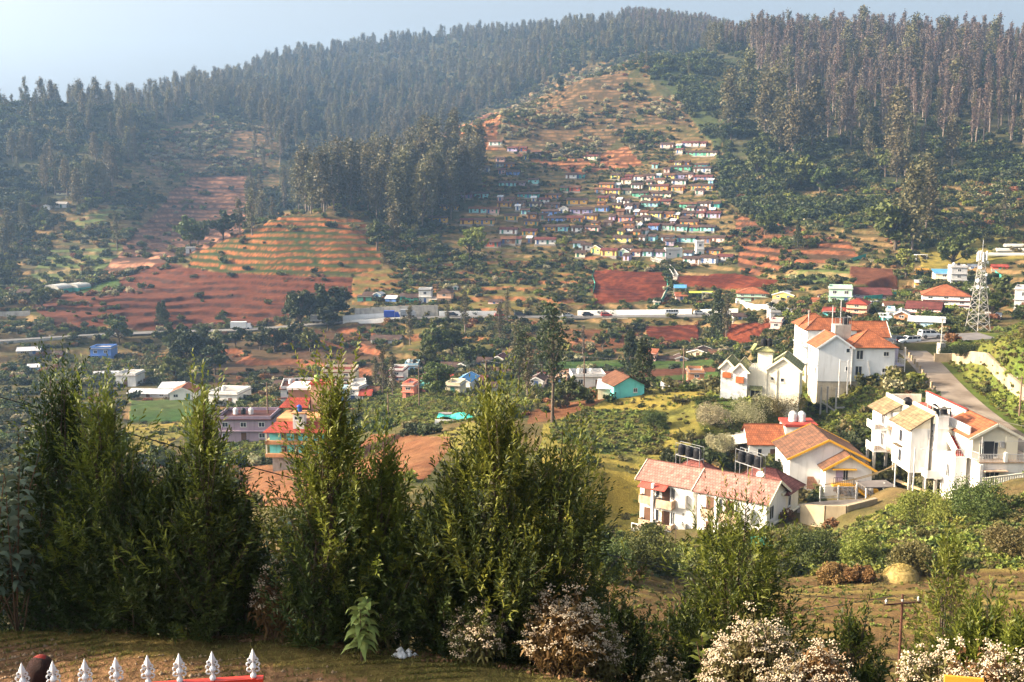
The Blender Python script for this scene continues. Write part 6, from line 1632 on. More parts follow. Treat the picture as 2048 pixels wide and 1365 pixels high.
# turquoise block in the left valley
q = P(541, 936, 165); TB = empty("apartment_house", (q.x, q.y, P(541, 913, 165).z), R(-2), 'turquoise two-floor block with orange ledges and red skirt roofs behind the saplings', 'apartment house')
simple(TB, "base", M_plinth, (.3, 9, .3, 8, -6, -.003)); M_oled = mat("orange_ledge", (.55, .27, .12), .85, .2, 1, stain=.4)
body(TB, 0, 9, 0, 8, 0, 4.2, wm('turquoise')); simple(TB, "ledge", M_oled, (-.6, 9.6, -.7, -.003, .0, .55)); simple(TB, "ledge", M_oled, (-.6, 9.6, -.7, -.003, 2.15, 2.7)); simple(TB, "ledge", M_oled, (-.6, -.003, -.7, 8, 2.15, 2.7)); simple(TB, "pillar", W_cream, (-.5, -.3, -.6, -.4, .553, 2.148), (-.5, -.3, -.6, -.4, 2.703, 4.2))
for z in (.75, 2.9):
    for x, w in ((2.4, .8), (4.4, .6), (6.8, .9)): window(x, 0, z, w, 1.0, TB, frame=M_oled)
mb = MB(); mb.slab([(-.9, -1.0, 4.2), (9.6, -1.0, 4.2), (9.6, 1.2, 5.6), (.9, 1.2, 5.6)], .12); mb.slab([(-.9, 8, 4.2), (-.9, -1.0, 4.2), (.9, 1.2, 5.6), (.9, 8, 5.6)], .12); mb.build("roof", rm('red'), TB)
body(TB, .9, 9, 1.25, 8, 4.2, 6.1, M_oled, name="terrace_wall"); body(TB, 4.0, 5.9, -.2, 1.6, 4.6, 7.2, W_white, name="tank_tower"); simple(TB, "tower_ledge", M_oled, (3.8, 6.1, -.4, 1.8, 7.203, 7.4)); window(4.9, -.2, 6.2, 1.2, .6, TB, bars=0)
tank(rotated(TB, (4.9, .7, 7.4)), .75, mat("blue_plastic", (.03, .10, .42), .5), 'dark blue tank on the white tower of the turquoise block')
mb = MB(); mb.slab([(0, 6.0, 6.9), (5.0, 6.0, 6.9), (5.0, 8.0, 8.3), (1.2, 8.0, 8.3)], .12); mb.slab([(0, 12, 6.9), (0, 6.0, 6.9), (1.2, 8.0, 8.3), (1.2, 12, 8.3)], .12); mb.build("upper_roof", rm('red'), TB)
body(TB, 1.2, 9, 8.1, 14, 3, 9.6, wm('brown'), name="rear_wall"); simple(TB, "roof_slab", W_white, (1.0, 5.2, 7.9, 14, 9.603, 10.0)); body(TB, 5.2, 8.4, 7.6, 11, 6.2, 10.6, wm('peach'), name="stair_room"); simple(TB, "red_canopy", M_redtrim, (4.9, 8.7, 7.2, 11.2, 10.603, 10.9)); window(7.4, 7.6, 8.9, .6, 1.0, TB)
tank(rotated(TB, (6.0, 9.0, 10.9)), .8, mat("lime_plastic", (.35, .55, .10), .5), 'lime green tank on the red canopy behind the turquoise block'); tank(rotated(TB, (7.4, 9.2, 10.9)), .8, M_black, 'black tank beside the lime green one behind the turquoise block')

# D: yellow-trimmed house
Dh = empty("guest_house", P(1577, 990, 136), R(-3), 'white guest house with brown tiled gables edged in bright yellow', 'house')
body(Dh, 0, 10, 0, 9.0, 0, 5.2, W_white, 2.45, 'y'); body(Dh, 4.1, 10.1, -2.6, -.003, 0, 4.5, W_white, 1.7, 'y')
simple(Dh, "base", M_concrete, (-.1, 10.2, -2.7, 9, -2.5, -.003))
gable_roof(Dh, 0, 10, 0, 9.0, 5.25, 2.5, T_brown, 'y', .5, fascia=M_yel); gable_roof(Dh, 4.1, 10.1, -2.6, -.1, 4.53, 1.75, T_brown, 'y', .5, fascia=M_yel)
door(5.9, -2.6, 2.55, .8, 1.75, Dh, mat("lilac_door", (.42, .36, .50), .7)); window(6.7, -2.6, 2.9, .65, 1.4, Dh, bars=1); simple(Dh, "lintel", M_yel, (4.9, 8.0, -3.2, -2.603, 4.35, 4.45))
simple(Dh, "balcony", M_yel, (4.9, 7.6, -3.6, -2.603, 2.2, 2.5)); railing(Dh, [(4.95, -3.55, 2.5), (7.5, -3.55, 2.5)], .95, M_darkrail, .22)
mb = MB()
for i in range(9): mb.box(7.6 + i * .32, 7.92 + i * .32, -3.6, -2.65, 2.2 - (i + 1) * .24, 2.42 - i * .24)
mb.build("stairs", M_yel, Dh); railing(Dh, [(7.6, -3.6, 2.4), (10.5, -3.6, .1)], .9, M_darkrail, .25)
window(2.0, 0, 3.0, .5, 1.1, Dh, bars=0, sill=False) if False else None
window(0, 2.0, 1.0, .9, 1.5, Dh, side='l'); window(0, 6.0, 1.0, .9, 1.5, Dh, side='l'); simple(Dh, "meter_box", M_ac, (9.9, 10.3, -2.9, -2.603, .9, 1.8))
mb = MB(); mb.slab([(2.0, -1.5, 1.3), (3.9, -1.5, 1.3), (3.2, -.1, 2.6), (2.4, -.1, 2.6)], .08); mb.build("porch_roof", T_brown, Dh)
simple(Dh, "pillar", M_yel, (10.6, 11.2, -2.2, -1.6, -.6, 1.5)); simple(Dh, "steps", W_white, (2.2, 4.0, -3.6, -1.7, -1.0, .1))
fe = empty("picket_fence", P(1640, 998, 128), R(2), 'white vertical-bar fence in front of the yellow-trimmed house', 'fence'); railing(fe, [(0, 0, 0), (4.6, 0, 0)], 1.5, M_rail, .16, "bars"); mb = MB(); [mb.bar((x, 0, -1), (x, 0, 1.7), .14) for x in (0, 2.3, 4.6)]; mb.build("post", M_frame, fe)
sh = empty("carport", P(1752, 1000, 128), R(5), 'low grey flat canopy on white posts right of the yellow-trimmed house', 'shelter'); simple(sh, "roof", rm('grey'), (-1.4, 2.6, 0, 3, 1.5, 1.62)); mb = MB(); [mb.bar((x, y, -1), (x, y, 1.5), .16) for x in (-1.2, 2.3) for y in (.2, 2.8)]; mb.build("post", M_frame, sh)

# E: orange-roofed house behind it with the red-topped block
E = empty("guest_house", P(1497, 925, 150), R(-4), 'white guest house with plain orange roof and red-topped stair block', 'house')
body(E, 0, 5.6, 0, 7, 0, 2.9, W_white, 2.1, 'x'); simple(E, "base", W_white, (-.1, 5.5, .1, 6.9, -3, -.003)); gable_roof(E, 0, 5.6, 0, 7, 2.92, 2.2, T_orange, 'x', .3)
window(1.6, 0, .8, .6, 1.3, E, bars=0); door(3.6, 0, .02, .8, 2, E)
simple(E, "gallery", W_white, (-3.0, -.003, .4, 6.5, -.2, -.05)); railing(E, [(-3, .4, -.05), (-.1, .4, -.05)], .9, W_white, .3); mb = MB(); mb.slab([(-3.4, .2, 2.5), (-.1, .2, 3.0), (-.1, 6, 3.4), (-3.4, 6, 2.9)], .1); mb.build("porch_roof", W_cream, E)
body(E, 5.603, 10.0, 1.5, 6, 0, 5.2, W_white, name="stair_block"); simple(E, "parapet", M_redtrim, (5.4, 10.3, 1.2, 6.2, 5.203, 5.6)); window(8.4, 1.5, 2.9, 2.6, 1.3, E, bars=3); window(6.5, 1.5, 3.1, .6, 1.0, E, bars=0)
body(E, 10.003, 17.5, 2.5, 8, -1, 2.6, W_white, name="terrace_block"); railing(E, [(10.2, 2.6, 2.6), (17.4, 2.6, 2.6), (17.4, 7.9, 2.6)], 1.0, W_white, .3)
for i, x in enumerate((7.0, 8.3)): tank(rotated(E, (x, 3.5, 5.6)), 1.05, M_tankw, f"{['left', 'right'][i]} white tank on the red-topped stair block")
tank(rotated(E, (11.4, 3.8, 2.6)), 1.25, M_tankw, 'large white tank behind the yellow-trimmed roof')

# F: big white lodge with balconies on stilts, at the right
H5 = empty("lodge", P(1818, 946, 134), R(0), 'large white lodge on concrete stilts with tan roofs and railed balconies', 'lodge')
o5 = H5.location.copy()
def half_roof(x0, x1, y0, y1, z0, z1, m, name="roof"):
    mb = MB(); mb.slab([(x0, y1, z0), (x0, y0, z0), (x1, y0, z1), (x1, y1, z1)], .14); mb.build(name, m, H5)
def half_gable(x0, x1, y0, y1, z0, z1):
    mb = MB()
    for y in (y0 + .003, y1 - .003): mb.face([(x0, y, z0), (x1, y, z0), (x1, y, z1)])
    mb.build("gable", W_cream, H5)
# front left room
body(H5, 0, 2.4, 0, 6, 0, 5.75, W_white); half_gable(0, 2.4, 0, 6, 5.75, 7.35); half_roof(-.5, 2.6, -.5, 6.4, 5.55, 7.6, T_tan); simple(H5, "parapet", W_cream, (2.6, 2.85, -.4, 6.4, 6.5, 8.0))
for y, z in ((3.2, 3.3), (3.2, .7)): window(0, y, z, 1.1, 1.6, H5, side='l', bars=0)
simple(H5, "sunshade", T_tan, (-.6, -.003, 2.4, 4.6, 2.75, 2.87)); mb = MB(); mb.bar((2.3, -.08, .1), (2.3, -.08, 5.6), .11); mb.build("drain_pipe", M_rail, H5)
# tank tower
body(H5, 2.86, 4.25, -1.0, 2.2, -.6, 7.4, W_white, name="tank_tower"); simple(H5, "ledge", W_white, (2.75, 4.4, -1.15, 2.3, 7.403, 7.6), (2.8, 4.3, -1.08, 2.25, 5.9, 6.02))
railing(H5, [(2.8, 2.1, 7.6), (2.8, -1.1, 7.6), (4.35, -1.1, 7.6), (4.35, 2.1, 7.6)], 1.0, M_concrete, 1.4, 'tank_guard', .12)
for i, (x, y) in enumerate(((3.2, .6), (3.4, 1.5), (3.85, -.3))): tank(rotated(H5, (x, y, 7.6)), .72, M_black, f"{['left', 'rear', 'right'][i]} black tank on the white tower of the stilted lodge", group='black tanks on the stilted lodge')
for z in (4.6, 5.2): simple(H5, "air_hole", M_glass, (2.84, 2.859, .3, .5, z, z + .25))
simple(H5, "balcony", W_white, (1.6, 2.855, -1.6, -.003, -.3, -.1), (1.6, 1.7, -1.6, -.003, -.097, .7), (1.703, 2.855, -1.6, -1.5, -.097, .7))
# recess and farther room with its two balconies
body(H5, .9, 2.4, 6.003, 8.997, .3, 6.0, W_white, name="recess_wall"); body(H5, .25, 2.3, 9, 14.3, .3, 5.9, W_white); half_gable(.25, 2.3, 9, 14.3, 5.9, 7.0); half_roof(-.5, 2.1, 8.5, 14.6, 5.7, 7.1, T_tan); simple(H5, "parapet", W_cream, (2.1, 2.4, 8.5, 14.6, 6.1, 7.6)); simple(H5, "parapet", W_cream, (2.4, 7.0, 14.35, 14.6, 6.1, 7.4)); simple(H5, "parapet", W_cream, (2.4, 2.65, 6.4, 8.5, 6.1, 7.1))
tank(rotated(H5, (3.2, 9.6, 6.25)), 1.1, M_black, 'black tank behind the farther tan roof of the stilted lodge')
for z in (.7, 3.7):
    simple(H5, "balcony", W_white, (-1.5, .247, 8.6, 11.6, z - .2, z), (-1.5, -1.38, 8.6, 11.6, z + .002, z + .85)); railing(H5, [(-1.4, 8.65, z), (.9, 8.65, z)], .85, M_rail, .22); simple(H5, "balcony_floor", M_brownpar, (-1.38, .24, 8.7, 11.5, z + .003, z + .02))
    window(.25, 10.2, z + .3, 1.2, 1.8, H5, side='l'); simple(H5, "window_box", M_brownpar, (.4, 1.4, 8.55, 8.85, z - .1, z + .35))
# rear terrace with its tall ridge wall and the long dark roof slope behind it
body(H5, 2.41, 7.7, 3.0, 14.3, -.5, 6.2, W_white, name="rear_wall"); simple(H5, "terrace_floor", M_redtrim, (2.9, 7.6, 3.1, 14.2, 6.203, 6.25))
simple(H5, "ridge_wall", W_white, (7.7, 7.95, 2.2, 14.5, 5.5, 7.75)); simple(H5, "ridge_cap", M_redtrim, (7.6, 8.05, 2.2, 14.6, 7.753, 7.86)); railing(H5, [(4.4, 3.1, 6.25), (7.6, 3.1, 6.25)], 1.0, M_steel, .2)
simple(H5, "low_wall", W_white, (6.2, 6.4, 3.3, 9.0, 6.253, 7.1)); mb = MB(); mb.slab([(7.95, 2.2, 7.7), (11.2, 2.2, 6.0), (11.2, 14.5, 6.0), (7.95, 14.5, 7.7)], .12); mb.build("rear_roof", T_brown, H5); body(H5, 7.96, 10.8, 2.2, 14.4, -.5, 5.9, W_white, name="rear_wall")
# middle front
body(H5, 4.26, 5.9, -.4, 2.9, -1.2, 6.0, W_cream, name="middle_wall"); body(H5, 3.9, 5.3, -4.2, -.403, -3.0, 3.1, W_white, name="stair_base"); window(3.9, -2.4, .2, 1.0, 1.6, H5, side='l')
mb = MB(); n = 13
for i in range(n): mb.box(4.35, 5.15, -3.6 + i * .42, -3.18 + i * .42, 3.1 + i * .235, 3.335 + i * .235)
mb.build("stairs", M_redtrim, H5)
for x in (4.22, 5.22):
    mb = MB(); a_ = Vector((x, -3.7, 3.1)); b_ = Vector((x, 2.0, 6.2)); mb.slab([a_ + Vector((-.06, 0, 1)), a_ + Vector((.06, 0, 1)), b_ + Vector((.06, 0, 1)), b_ + Vector((-.06, 0, 1))], 1.05); mb.build("stair_wall", W_white, H5)
simple(H5, "stack_wall", W_white, (5.3, 5.5, -4.4, 2.2, 3.1, 7.0))
railing(H5, [(3.95, -3.7, 3.1), (3.95, -4.15, 3.1), (5.3, -4.15, 3.1), (5.9, -5.9, 3.1)], 1.0, M_rail, .2)
# gabled house over its terrace
x2, y2, z2 = 5.5, -5.0, 3.1
body(H5, x2, x2 + 5.4, y2, 2.0, z2, z2 + 3.0, W_cream, 1.45, 'y', name="main_wall"); gable_roof(H5, x2, x2 + 5.4, y2, 2.0, z2 + 3.02, 1.5, T_orange, 'y', .65, fascia=W_cream, name="main_roof")
simple(H5, "side_bay", W_cream, (x2 + 4.0, x2 + 5.4, y2 - .3, y2 - .003, z2, z2 + 2.9)); door(x2 + 2.0, y2, z2 + .05, 1.1, 2.1, H5, M_glass); window(x2 + 1.15, y2, z2 + .3, .45, 1.8, H5, bars=0); window(x2 + 2.9, y2, z2 + .3, .45, 1.8, H5, bars=0); simple(H5, "wall_unit", M_ac, (x2 + 3.3, x2 + 3.8, y2 - .35, y2 - .003, z2 + 1.5, z2 + 2.2)); simple(H5, "dark_doorway", M_glass, (x2 + 5.41, x2 + 5.44, y2 + .3, y2 + 2.2, z2, z2 + 2.1))
body(H5, 5.9, 13.5, -6.1, 2.0, -3.4, 2.9, W_white, name="lower_wall"); simple(H5, "terrace_floor", M_brownpar, (5.8, 13.6, -6.25, -5.003, 2.903, 3.05), (11.0, 13.6, -5.0, 2.0, 2.903, 3.05))
railing(H5, [(5.9, -6.15, 3.05), (8.9, -6.15, 3.05)], .95, M_rail, .18); railing(H5, [(9.3, -6.15, 3.05), (13.5, -6.15, 3.05)], .95, M_rail, .18); simple(H5, "pillar", W_white, (8.92, 9.28, -6.3, -5.95, 3.05, 4.2))
mb = MB(); [mb.bar((x, -6.0, 3.05), (x, -6.0, 6.1), .08) for x in (6.2, 11.4)]; mb.bar((5.8, -6.0, 5.6), (13.5, -6.0, 5.6), .04); mb.build("post", M_rail, H5)
window(7.6, -6.1, .3, 1.7, 1.5, H5, bars=2); simple(H5, "sunshade", M_brownpar, (6.4, 9.2, -6.9, -6.103, 1.95, 2.08)); simple(H5, "lower_pilaster", W_white, (5.895, 6.3, -6.5, -6.103, -3.4, 2.8))
for (x, y, zt) in ((-1.3, 8.8, .45), (.5, 9.3, .3), (2.1, 9.3, .3), (.2, .2, 0), (2.2, .3, 0), (.2, 5.6, 0), (-1.3, 11.3, .45), (1.2, 7.5, .3), (3.1, -.8, -.6)):
    g = ground_z(o5.x + x, o5.y + y) - o5.z; mb = MB(); mb.box(x - .17, x + .17, y - .17, y + .17, min(g, zt - 2) - 1, zt - .003); mb.build("stilt", M_concrete, H5)
mb = MB(); mb.bar((-1.3, 8.4, -2.2), (2.2, -.4, -2.4), .28); mb.build("beam", mat("ochre_beam", (.52, .38, .20), .9), H5)
fe = empty("picket_fence", P(1965, 985, 121), R(6), 'white picket fence under the balconied right end of the stilted lodge', 'fence')
railing(fe, [(0, 0, 0), (6.2, .2, .5), (7.5, .5, 1.8), (12, .8, 2.0)], 1.6, W_cream, .28, "pickets", .09)
wall_pts("retaining_wall", [P(1602, 1052, 117), P(1650, 1056, 115), P(1690, 1056, 115), P(1750, 1040, 118)], 2.6, .5, mat("ochre_concrete", (.36, .29, .19), .9, .4, .4, stain=.9), 'stained ochre retaining wall below the lane of the yellow-trimmed house', 3)
wall_line("bank_wall", [(1868, 724), (1905, 724), (1945, 720), (1973, 724), (1992, 742), (2018, 768), (2070, 812)], 1.5, .5, mat("ochre_concrete", (.5, .42, .28)), 'ochre stained retaining wall along the lush bank above the lane', 'wall', 1.5, rmin=135)
for i in range(13):
    t = i / 12; p = Vector(P(1804, 706, 206)).lerp(P(1868, 792, 174), t) if t < 1 else P(1868, 792, 174)
    g = ground_z(p.x, p.y); mb = MB(); mb.box(-.14, .14, -.14, .14, -.8, .95); mb.box(-.18, .18, -.18, .18, .953, 1.03)
    tag(mb.build("guard_post", mat("ochre_concrete", (.5, .42, .28)), None, (p.x, p.y, g), random.random()), f"short ochre guard post, {ORD[i]} from the car park in the row beside the lane", 'post', 'guard posts along the lane')
for a, b_, lab in ((P(1690, 962, 128), P(1795, 925, 138), 'upper long rusty pipe slung between the two lodges'), (P(1600, 975, 122), P(1790, 932, 136), 'lower long ochre pipe slung between the two lodges')):
    wire("slung_pipe", a, b_, .5, .13, lab, mat("ochre_beam", (.5, .38, .2)))
# garden fence of stakes left of lodge A
for i in range(9):
    q = P(1175 + i * 22, 1062 + i * 3.0, 112); g = ground_z(q.x, q.y); mb = MB(); mb.bar((0, 0, -.5), (0, 0, 1.7), .09)
    tag(mb.build("fence_stake", M_wood, None, (q.x, q.y, g)), 'thin upright stake in the meadow fence left of the pink-roofed lodge', 'stake', 'stakes of the meadow fence')
# standing white pipes under the stilted lodge
for i, (u, v0, v1, r) in enumerate([(1788, 925, 990, 128), (1826, 896, 975, 126), (1767, 965, 1000, 130)]):
    a = P(u, v1, r); b_ = P(u, v0, r); mb = MB(); mb.bar((0, 0, -1), (0, 0, b_.z - a.z), .12)
    tag(mb.build("pipe_post", M_frame, None, a), ['left tall white pipe in front of the stilts', 'right white pipe in front of the cream lodge wall', 'short white pipe by the grey canopy'][i], 'pipe')
# haystack, logs, rocks in the field
hs = empty("haystack", hit(1803, 1158, 60), 0, 'dome-shaped haystack at the far edge of the ploughed field', 'haystack')
V_, F_ = cards(np.array([[math.cos(a) * 1.2 * k * (1 + .12 * math.sin(a * 3)), math.sin(a) * 1.1 * k, 1.0 * (1 - k ** 2) ** .6] for a, k in zip(RNG.random(2600) * 6.28, RNG.random(2600) ** .5)]), .16, RNG, .18, .2)
mesh_np("straw", V_, F_, mat("straw", (.40, .31, .10), .95, .35, 3), hs)
mb = MB(); mb.lathe([(1.15, -.3), (1.1, .25), (.9, .62), (.5, .88), (.15, .96)], n=20); mb.build("core", mat("straw_core", (.33, .25, .09), .95, .4, 5, bump=.8), hs)

# ------------------------------------------------------------------ foreground: saplings, flowering bushes, gate, lane
L_wattle = leafmat("narrow_leaves", (.018, .034, .007), (.050, .072, .013), .12, .22, .5, 1.2)
L_wattle_y = leafmat("young_narrow_leaves", (.075, .105, .014), (.17, .19, .028), .12, .3, .5, 1.2)
L_grey = leafmat("grey_green_leaves", (.09, .13, .08), (.17, .22, .15), .1, .2, .7, 1.2)
L_broad = leafmat("downy_leaves", (.13, .19, .05), (.26, .30, .09), .1, .25, .7, 2)
L_redbr = leafmat("reddish_stem_leaves", (.12, .06, .025), (.20, .12, .04), .1, .2, .7, 2)
M_flower = mat("dry_white_flowers", (.56, .49, .36), .95, .4, 9, c2=(.30, .21, .13))
M_stem = mat("brown_stems", (.13, .08, .045), .9, .3, 4)

def blades(B, D, Ln, W, rng, droop=.25):
    """narrow leaves: base points B, directions D, lengths Ln, widths W -> 3 segment strips"""
    n = len(B); D = D / np.linalg.norm(D, axis=1)[:, None]
    S = np.cross(D, rng.normal(size=(n, 3))); S /= np.linalg.norm(S, axis=1)[:, None]
    Ln = np.broadcast_to(Ln, (n,))[:, None]; W = np.broadcast_to(W, (n,))[:, None]
    g = np.array([0, 0, -1.0])
    p1 = B + D * Ln * .4 + g * Ln * droop * .06; p2 = B + D * Ln * .75 + g * Ln * droop * .3; p3 = B + D * Ln * 1.0 + g * Ln * droop * .75
    V = np.stack([B - S * W * .12, B + S * W * .12, p1 - S * W * .5, p1 + S * W * .5, p2 - S * W * .38, p2 + S * W * .38, p3 - S * W * .04, p3 + S * W * .04], 1).reshape(-1, 3)
    b = np.arange(n)[:, None] * 8
    F = np.concatenate([b + np.array([[0, 1, 3, 2]]), b + np.array([[2, 3, 5, 4]]), b + np.array([[4, 5, 7, 6]])], 0)
    return V, F
def shoots(P0, D0, L0, rng, nl=24, leaf=.11, lw=.011, spread=.9):
    """leafy shoots: leaves in a spiral along each axis"""
    n = len(P0); t = np.linspace(.04, 1, nl)[None, :, None]
    D = D0 / np.linalg.norm(D0, axis=1)[:, None]; ax = P0[:, None] + D[:, None] * (L0[:, None, None] * t)
    up = np.zeros((n, 1, 3)); up[..., 2] = 1
    ax = ax + up * (L0[:, None, None] * .12 * t * t)
    r = rng.normal(size=(n, nl, 3)); r -= (r * D[:, None]).sum(-1, keepdims=True) * D[:, None]; r /= np.linalg.norm(r, axis=-1, keepdims=True)
    dd = D[:, None] * (.55 + .5 * t) + r * spread * (1.1 - .6 * t)
    ln = leaf * (.65 + .6 * rng.random((n, nl))) * (1 - .35 * t[..., 0] ** 3)
    return ax.reshape(-1, 3), dd.reshape(-1, 3), ln.reshape(-1)
def sapling(u, vb, r, u_top, v_top, wpx, n, label, seed, leaf=.115, young=.25, prof=None, m=None, my=None, dens=22, lw=.020, lean=0.0, name="sapling", cat='tree', fill=1.0):
    """a multi-stemmed young tree with narrow leaves; crown width given in picture px at its own distance"""
    rng = np.random.default_rng(seed); q = P(u, vb, r); q.z = min(q.z, ground_z(q.x, q.y)) ; q.z = ground_z(q.x, q.y)
    top = P(u_top, v_top, r); H = top.z - q.z; Rm = wpx * r / FPX / 2 * .88; off = np.array([top.x - q.x, top.y - q.y, 0])
    e = empty(name, q, 0, label, cat)
    prof = prof or [(0, .45), (.12, .8), (.35, 1.0), (.6, .85), (.8, .5), (.93, .2), (1, .04)]
    pf = lambda f: np.interp(f, [p[0] for p in prof], [p[1] for p in prof])
    f = rng.random(n) ** .9 * .97; a = rng.random(n) * 2 * np.pi
    lob = 1 + .34 * np.sin(a * 3 + seed + f * 7) + .30 * np.sin(a * 4 - f * 15 + seed * 2)
    k = np.sqrt(.12 + .88 * rng.random(n)); rr = Rm * pf(f) * lob * k
    base = np.stack([np.cos(a) * rr, np.sin(a) * rr, f * max(H * .7, H - .92)], 1) + off * f[:, None]
    D = np.stack([np.cos(a) * .45, np.sin(a) * .45, np.full(n, 1.0)], 1) + rng.normal(size=(n, 3)) * .25
    L0 = (.22 + .50 * rng.random(n) ** 1.6) * (.8 + .45 * f) * min(1.3, H / 3.5)
    D[f > .85] *= np.array([.4, .4, 1]); L0[f > .9] *= 1.25
    thin = rng.random(n) < np.where(f > .55, .35, 0) + .06; base = base[~thin]; D = D[~thin]; L0 = L0[~thin]; f = f[~thin]; n = len(f)
    nx = 14; fx = .45 + .5 * rng.random(nx); ax_ = rng.random(nx) * 6.28; rx = Rm * pf(fx) * rng.random(nx) * .9
    base = np.concatenate([base, np.stack([np.cos(ax_) * rx, np.sin(ax_) * rx, fx * max(H * .7, H - .85)], 1)]); D = np.concatenate([D, np.stack([np.cos(ax_) * .22, np.sin(ax_) * .22, np.ones(nx)], 1)]); L0 = np.concatenate([L0, .6 + .45 * rng.random(nx)]); f = np.concatenate([f, fx]); n = len(f)
    base[:, :2] += off[:2] * 0
    B, DD, LN = shoots(base, D, L0, rng, dens, leaf)
    k_y = np.repeat(rng.random(n) < np.clip(young * (f * 1.6) ** 1.5, 0, .9), dens)
    for sel, nm, mm in ((~k_y, "crown", m or L_wattle), (k_y, "young_shoots", my or L_wattle_y)):
        if sel.sum() == 0: continue
        V, F_ = blades(B[sel], DD[sel], LN[sel], lw * (.8 + .5 * rng.random(sel.sum())), rng); mesh_np(nm, V, F_, mm, e)
    # stems and branches reaching the shoots
    parts = []; ns = 4 + int(H)
    for i in range(ns):
        aa = rng.random() * 6.28; ft = .55 + .42 * rng.random(); tip = np.array([math.cos(aa) * Rm * .3 * pf(ft), math.sin(aa) * Rm * .3 * pf(ft), H * ft]) + off * ft
        parts.append(tube(limb_path(rng, (math.cos(aa) * .1, math.sin(aa) * .1, -.25), tip, .05, 7), np.linspace(.03, .006, 7) * (H / 4), 5))
    sel = rng.choice(n, min(n, int(90 * fill)), replace=False)
    for i in sel:
        b0 = base[i]; s0 = np.array([b0[0] * .25, b0[1] * .25, max(.1, b0[2] - .35 - .3 * rng.random())]) + off * f[i] * .0
        parts.append(tube(limb_path(rng, s0, b0 + D[i] / np.linalg.norm(D[i]) * L0[i] * .8, .02, 4), np.linspace(.009, .003, 4), 4))
    V, F_ = joinvf(parts); mesh_np("trunk", V, F_, M_bark, e)
    return e
PC = [(0, .5), (.15, .9), (.35, 1.0), (.5, .86), (.65, .58), (.78, .32), (.9, .13), (1, .02)]
sapling(118, 1235, 15.2, 125, 712, 215, 900, 'dark narrow-leaved sapling second from the left edge, its pointed top against the valley', 1, prof=PC, young=.10)
sapling(205, 1255, 14.6, 205, 735, 200, 950, 'sapling with yellow-lit pointed top right of the darkest one', 2, prof=PC, young=.75)
sapling(270, 1265, 14.2, 262, 870, 190, 750, 'low dense dark sapling in the middle of the left thicket', 3, young=.12)
sapling(330, 1275, 13.9, 335, 880, 210, 800, 'dark broad sapling left of the slender bright leader', 4, young=.12)
sapling(425, 1280, 13.6, 398, 735, 175, 620, 'sapling with one slender bright leader rising over the dark thicket', 5, prof=[(0, .8), (.25, 1), (.42, .85), (.55, .5), (.68, .28), (.85, .11), (1, .03)], young=.5)
sapling(480, 1285, 13.8, 462, 905, 150, 480, 'small dark sapling at the right of the left thicket', 6, young=.1)
sapling(640, 1300, 13.0, 672, 695, 190, 900, 'tall sapling left of centre with a long whip-like leader', 7, prof=[(0, .8), (.2, 1), (.5, .95), (.66, .7), (.76, .36), (.83, .10), (1, .03)], young=.8)
sapling(755, 1310, 13.0, 775, 820, 200, 850, 'sapling beside the whip-leader one, with a blunt lit top', 8, prof=PC, young=.65)
sapling(700, 1310, 13.4, 700, 900, 240, 800, 'dark low sapling filling the gap under the whip-leader one', 9, young=.12)
sapling(1000, 1330, 12.8, 992, 748, 330, 1500, 'largest sapling in the centre, broad and full with bright leader shoots', 10, prof=[(0, .3), (.2, .7), (.45, 1.0), (.62, .92), (.76, .6), (.88, .26), (1, .03)], young=.42)
sapling(900, 1325, 12.9, 905, 880, 210, 750, 'sapling leaning on the left side of the largest central one', 11, young=.4)
sapling(1095, 1340, 12.9, 1108, 835, 270, 1100, 'rounded dark sapling at the right side of the largest central one', 12, prof=[(0, .2), (.3, .5), (.5, 1), (.75, .95), (.9, .6), (1, .1)], young=.25)
sapling(1470, 1400, 15.5, 1485, 955, 300, 1050, 'airy sapling in front of the pink-roofed lodge', 13, prof=[(0, .9), (.25, 1), (.5, .8), (.62, .42), (.75, .72), (.9, .5), (1, .1)], young=.35, leaf=.13)
sapling(1400, 1400, 16.5, 1390, 1150, 240, 500, 'dark lower sapling left of the airy one', 14, young=.15)
sapling(1700, 1420, 14.5, 1705, 1195, 170, 280, 'thin sapling left of the rusty pole', 15, young=.3)
sapling(1960, 1500, 14.0, 1970, 1165, 240, 1000, 'bright yellow-green sapling at the right edge of the ploughed field', 16, young=1.5, leaf=.13)
sapling(2075, 1500, 13.5, 2060, 1185, 230, 800, 'bright sapling cut by the right picture edge', 17, young=1.2, leaf=.13)
sapling(1250, 1420, 15.5, 1240, 1180, 260, 600, 'dark low sapling between the flowering bushes', 18, young=.1)
sapling(1890, 1330, 26, 1900, 1040, 110, 250, 'lanky light sapling standing beyond the haystack', 19, young=1.2, leaf=.2, lw=.03)
for i, (u, vb, r, vt, w) in enumerate([(60, 1260, 19, 930, 300), (200, 1270, 19, 960, 300), (350, 1280, 18.5, 1010, 300), (480, 1290, 18, 1080, 200), (660, 1300, 17.5, 1010, 260), (800, 1310, 17, 990, 260), (930, 1330, 17, 1020, 260), (1060, 1330, 17, 1010, 260), (1180, 1370, 18, 1120, 180)]):
    sapling(u, vb, r, u + 8, vt, w, 620, f"dark filler sapling on the falling slope behind the thicket, {ORD[i]} from the left edge", 30 + i, young=.05, fill=.4)
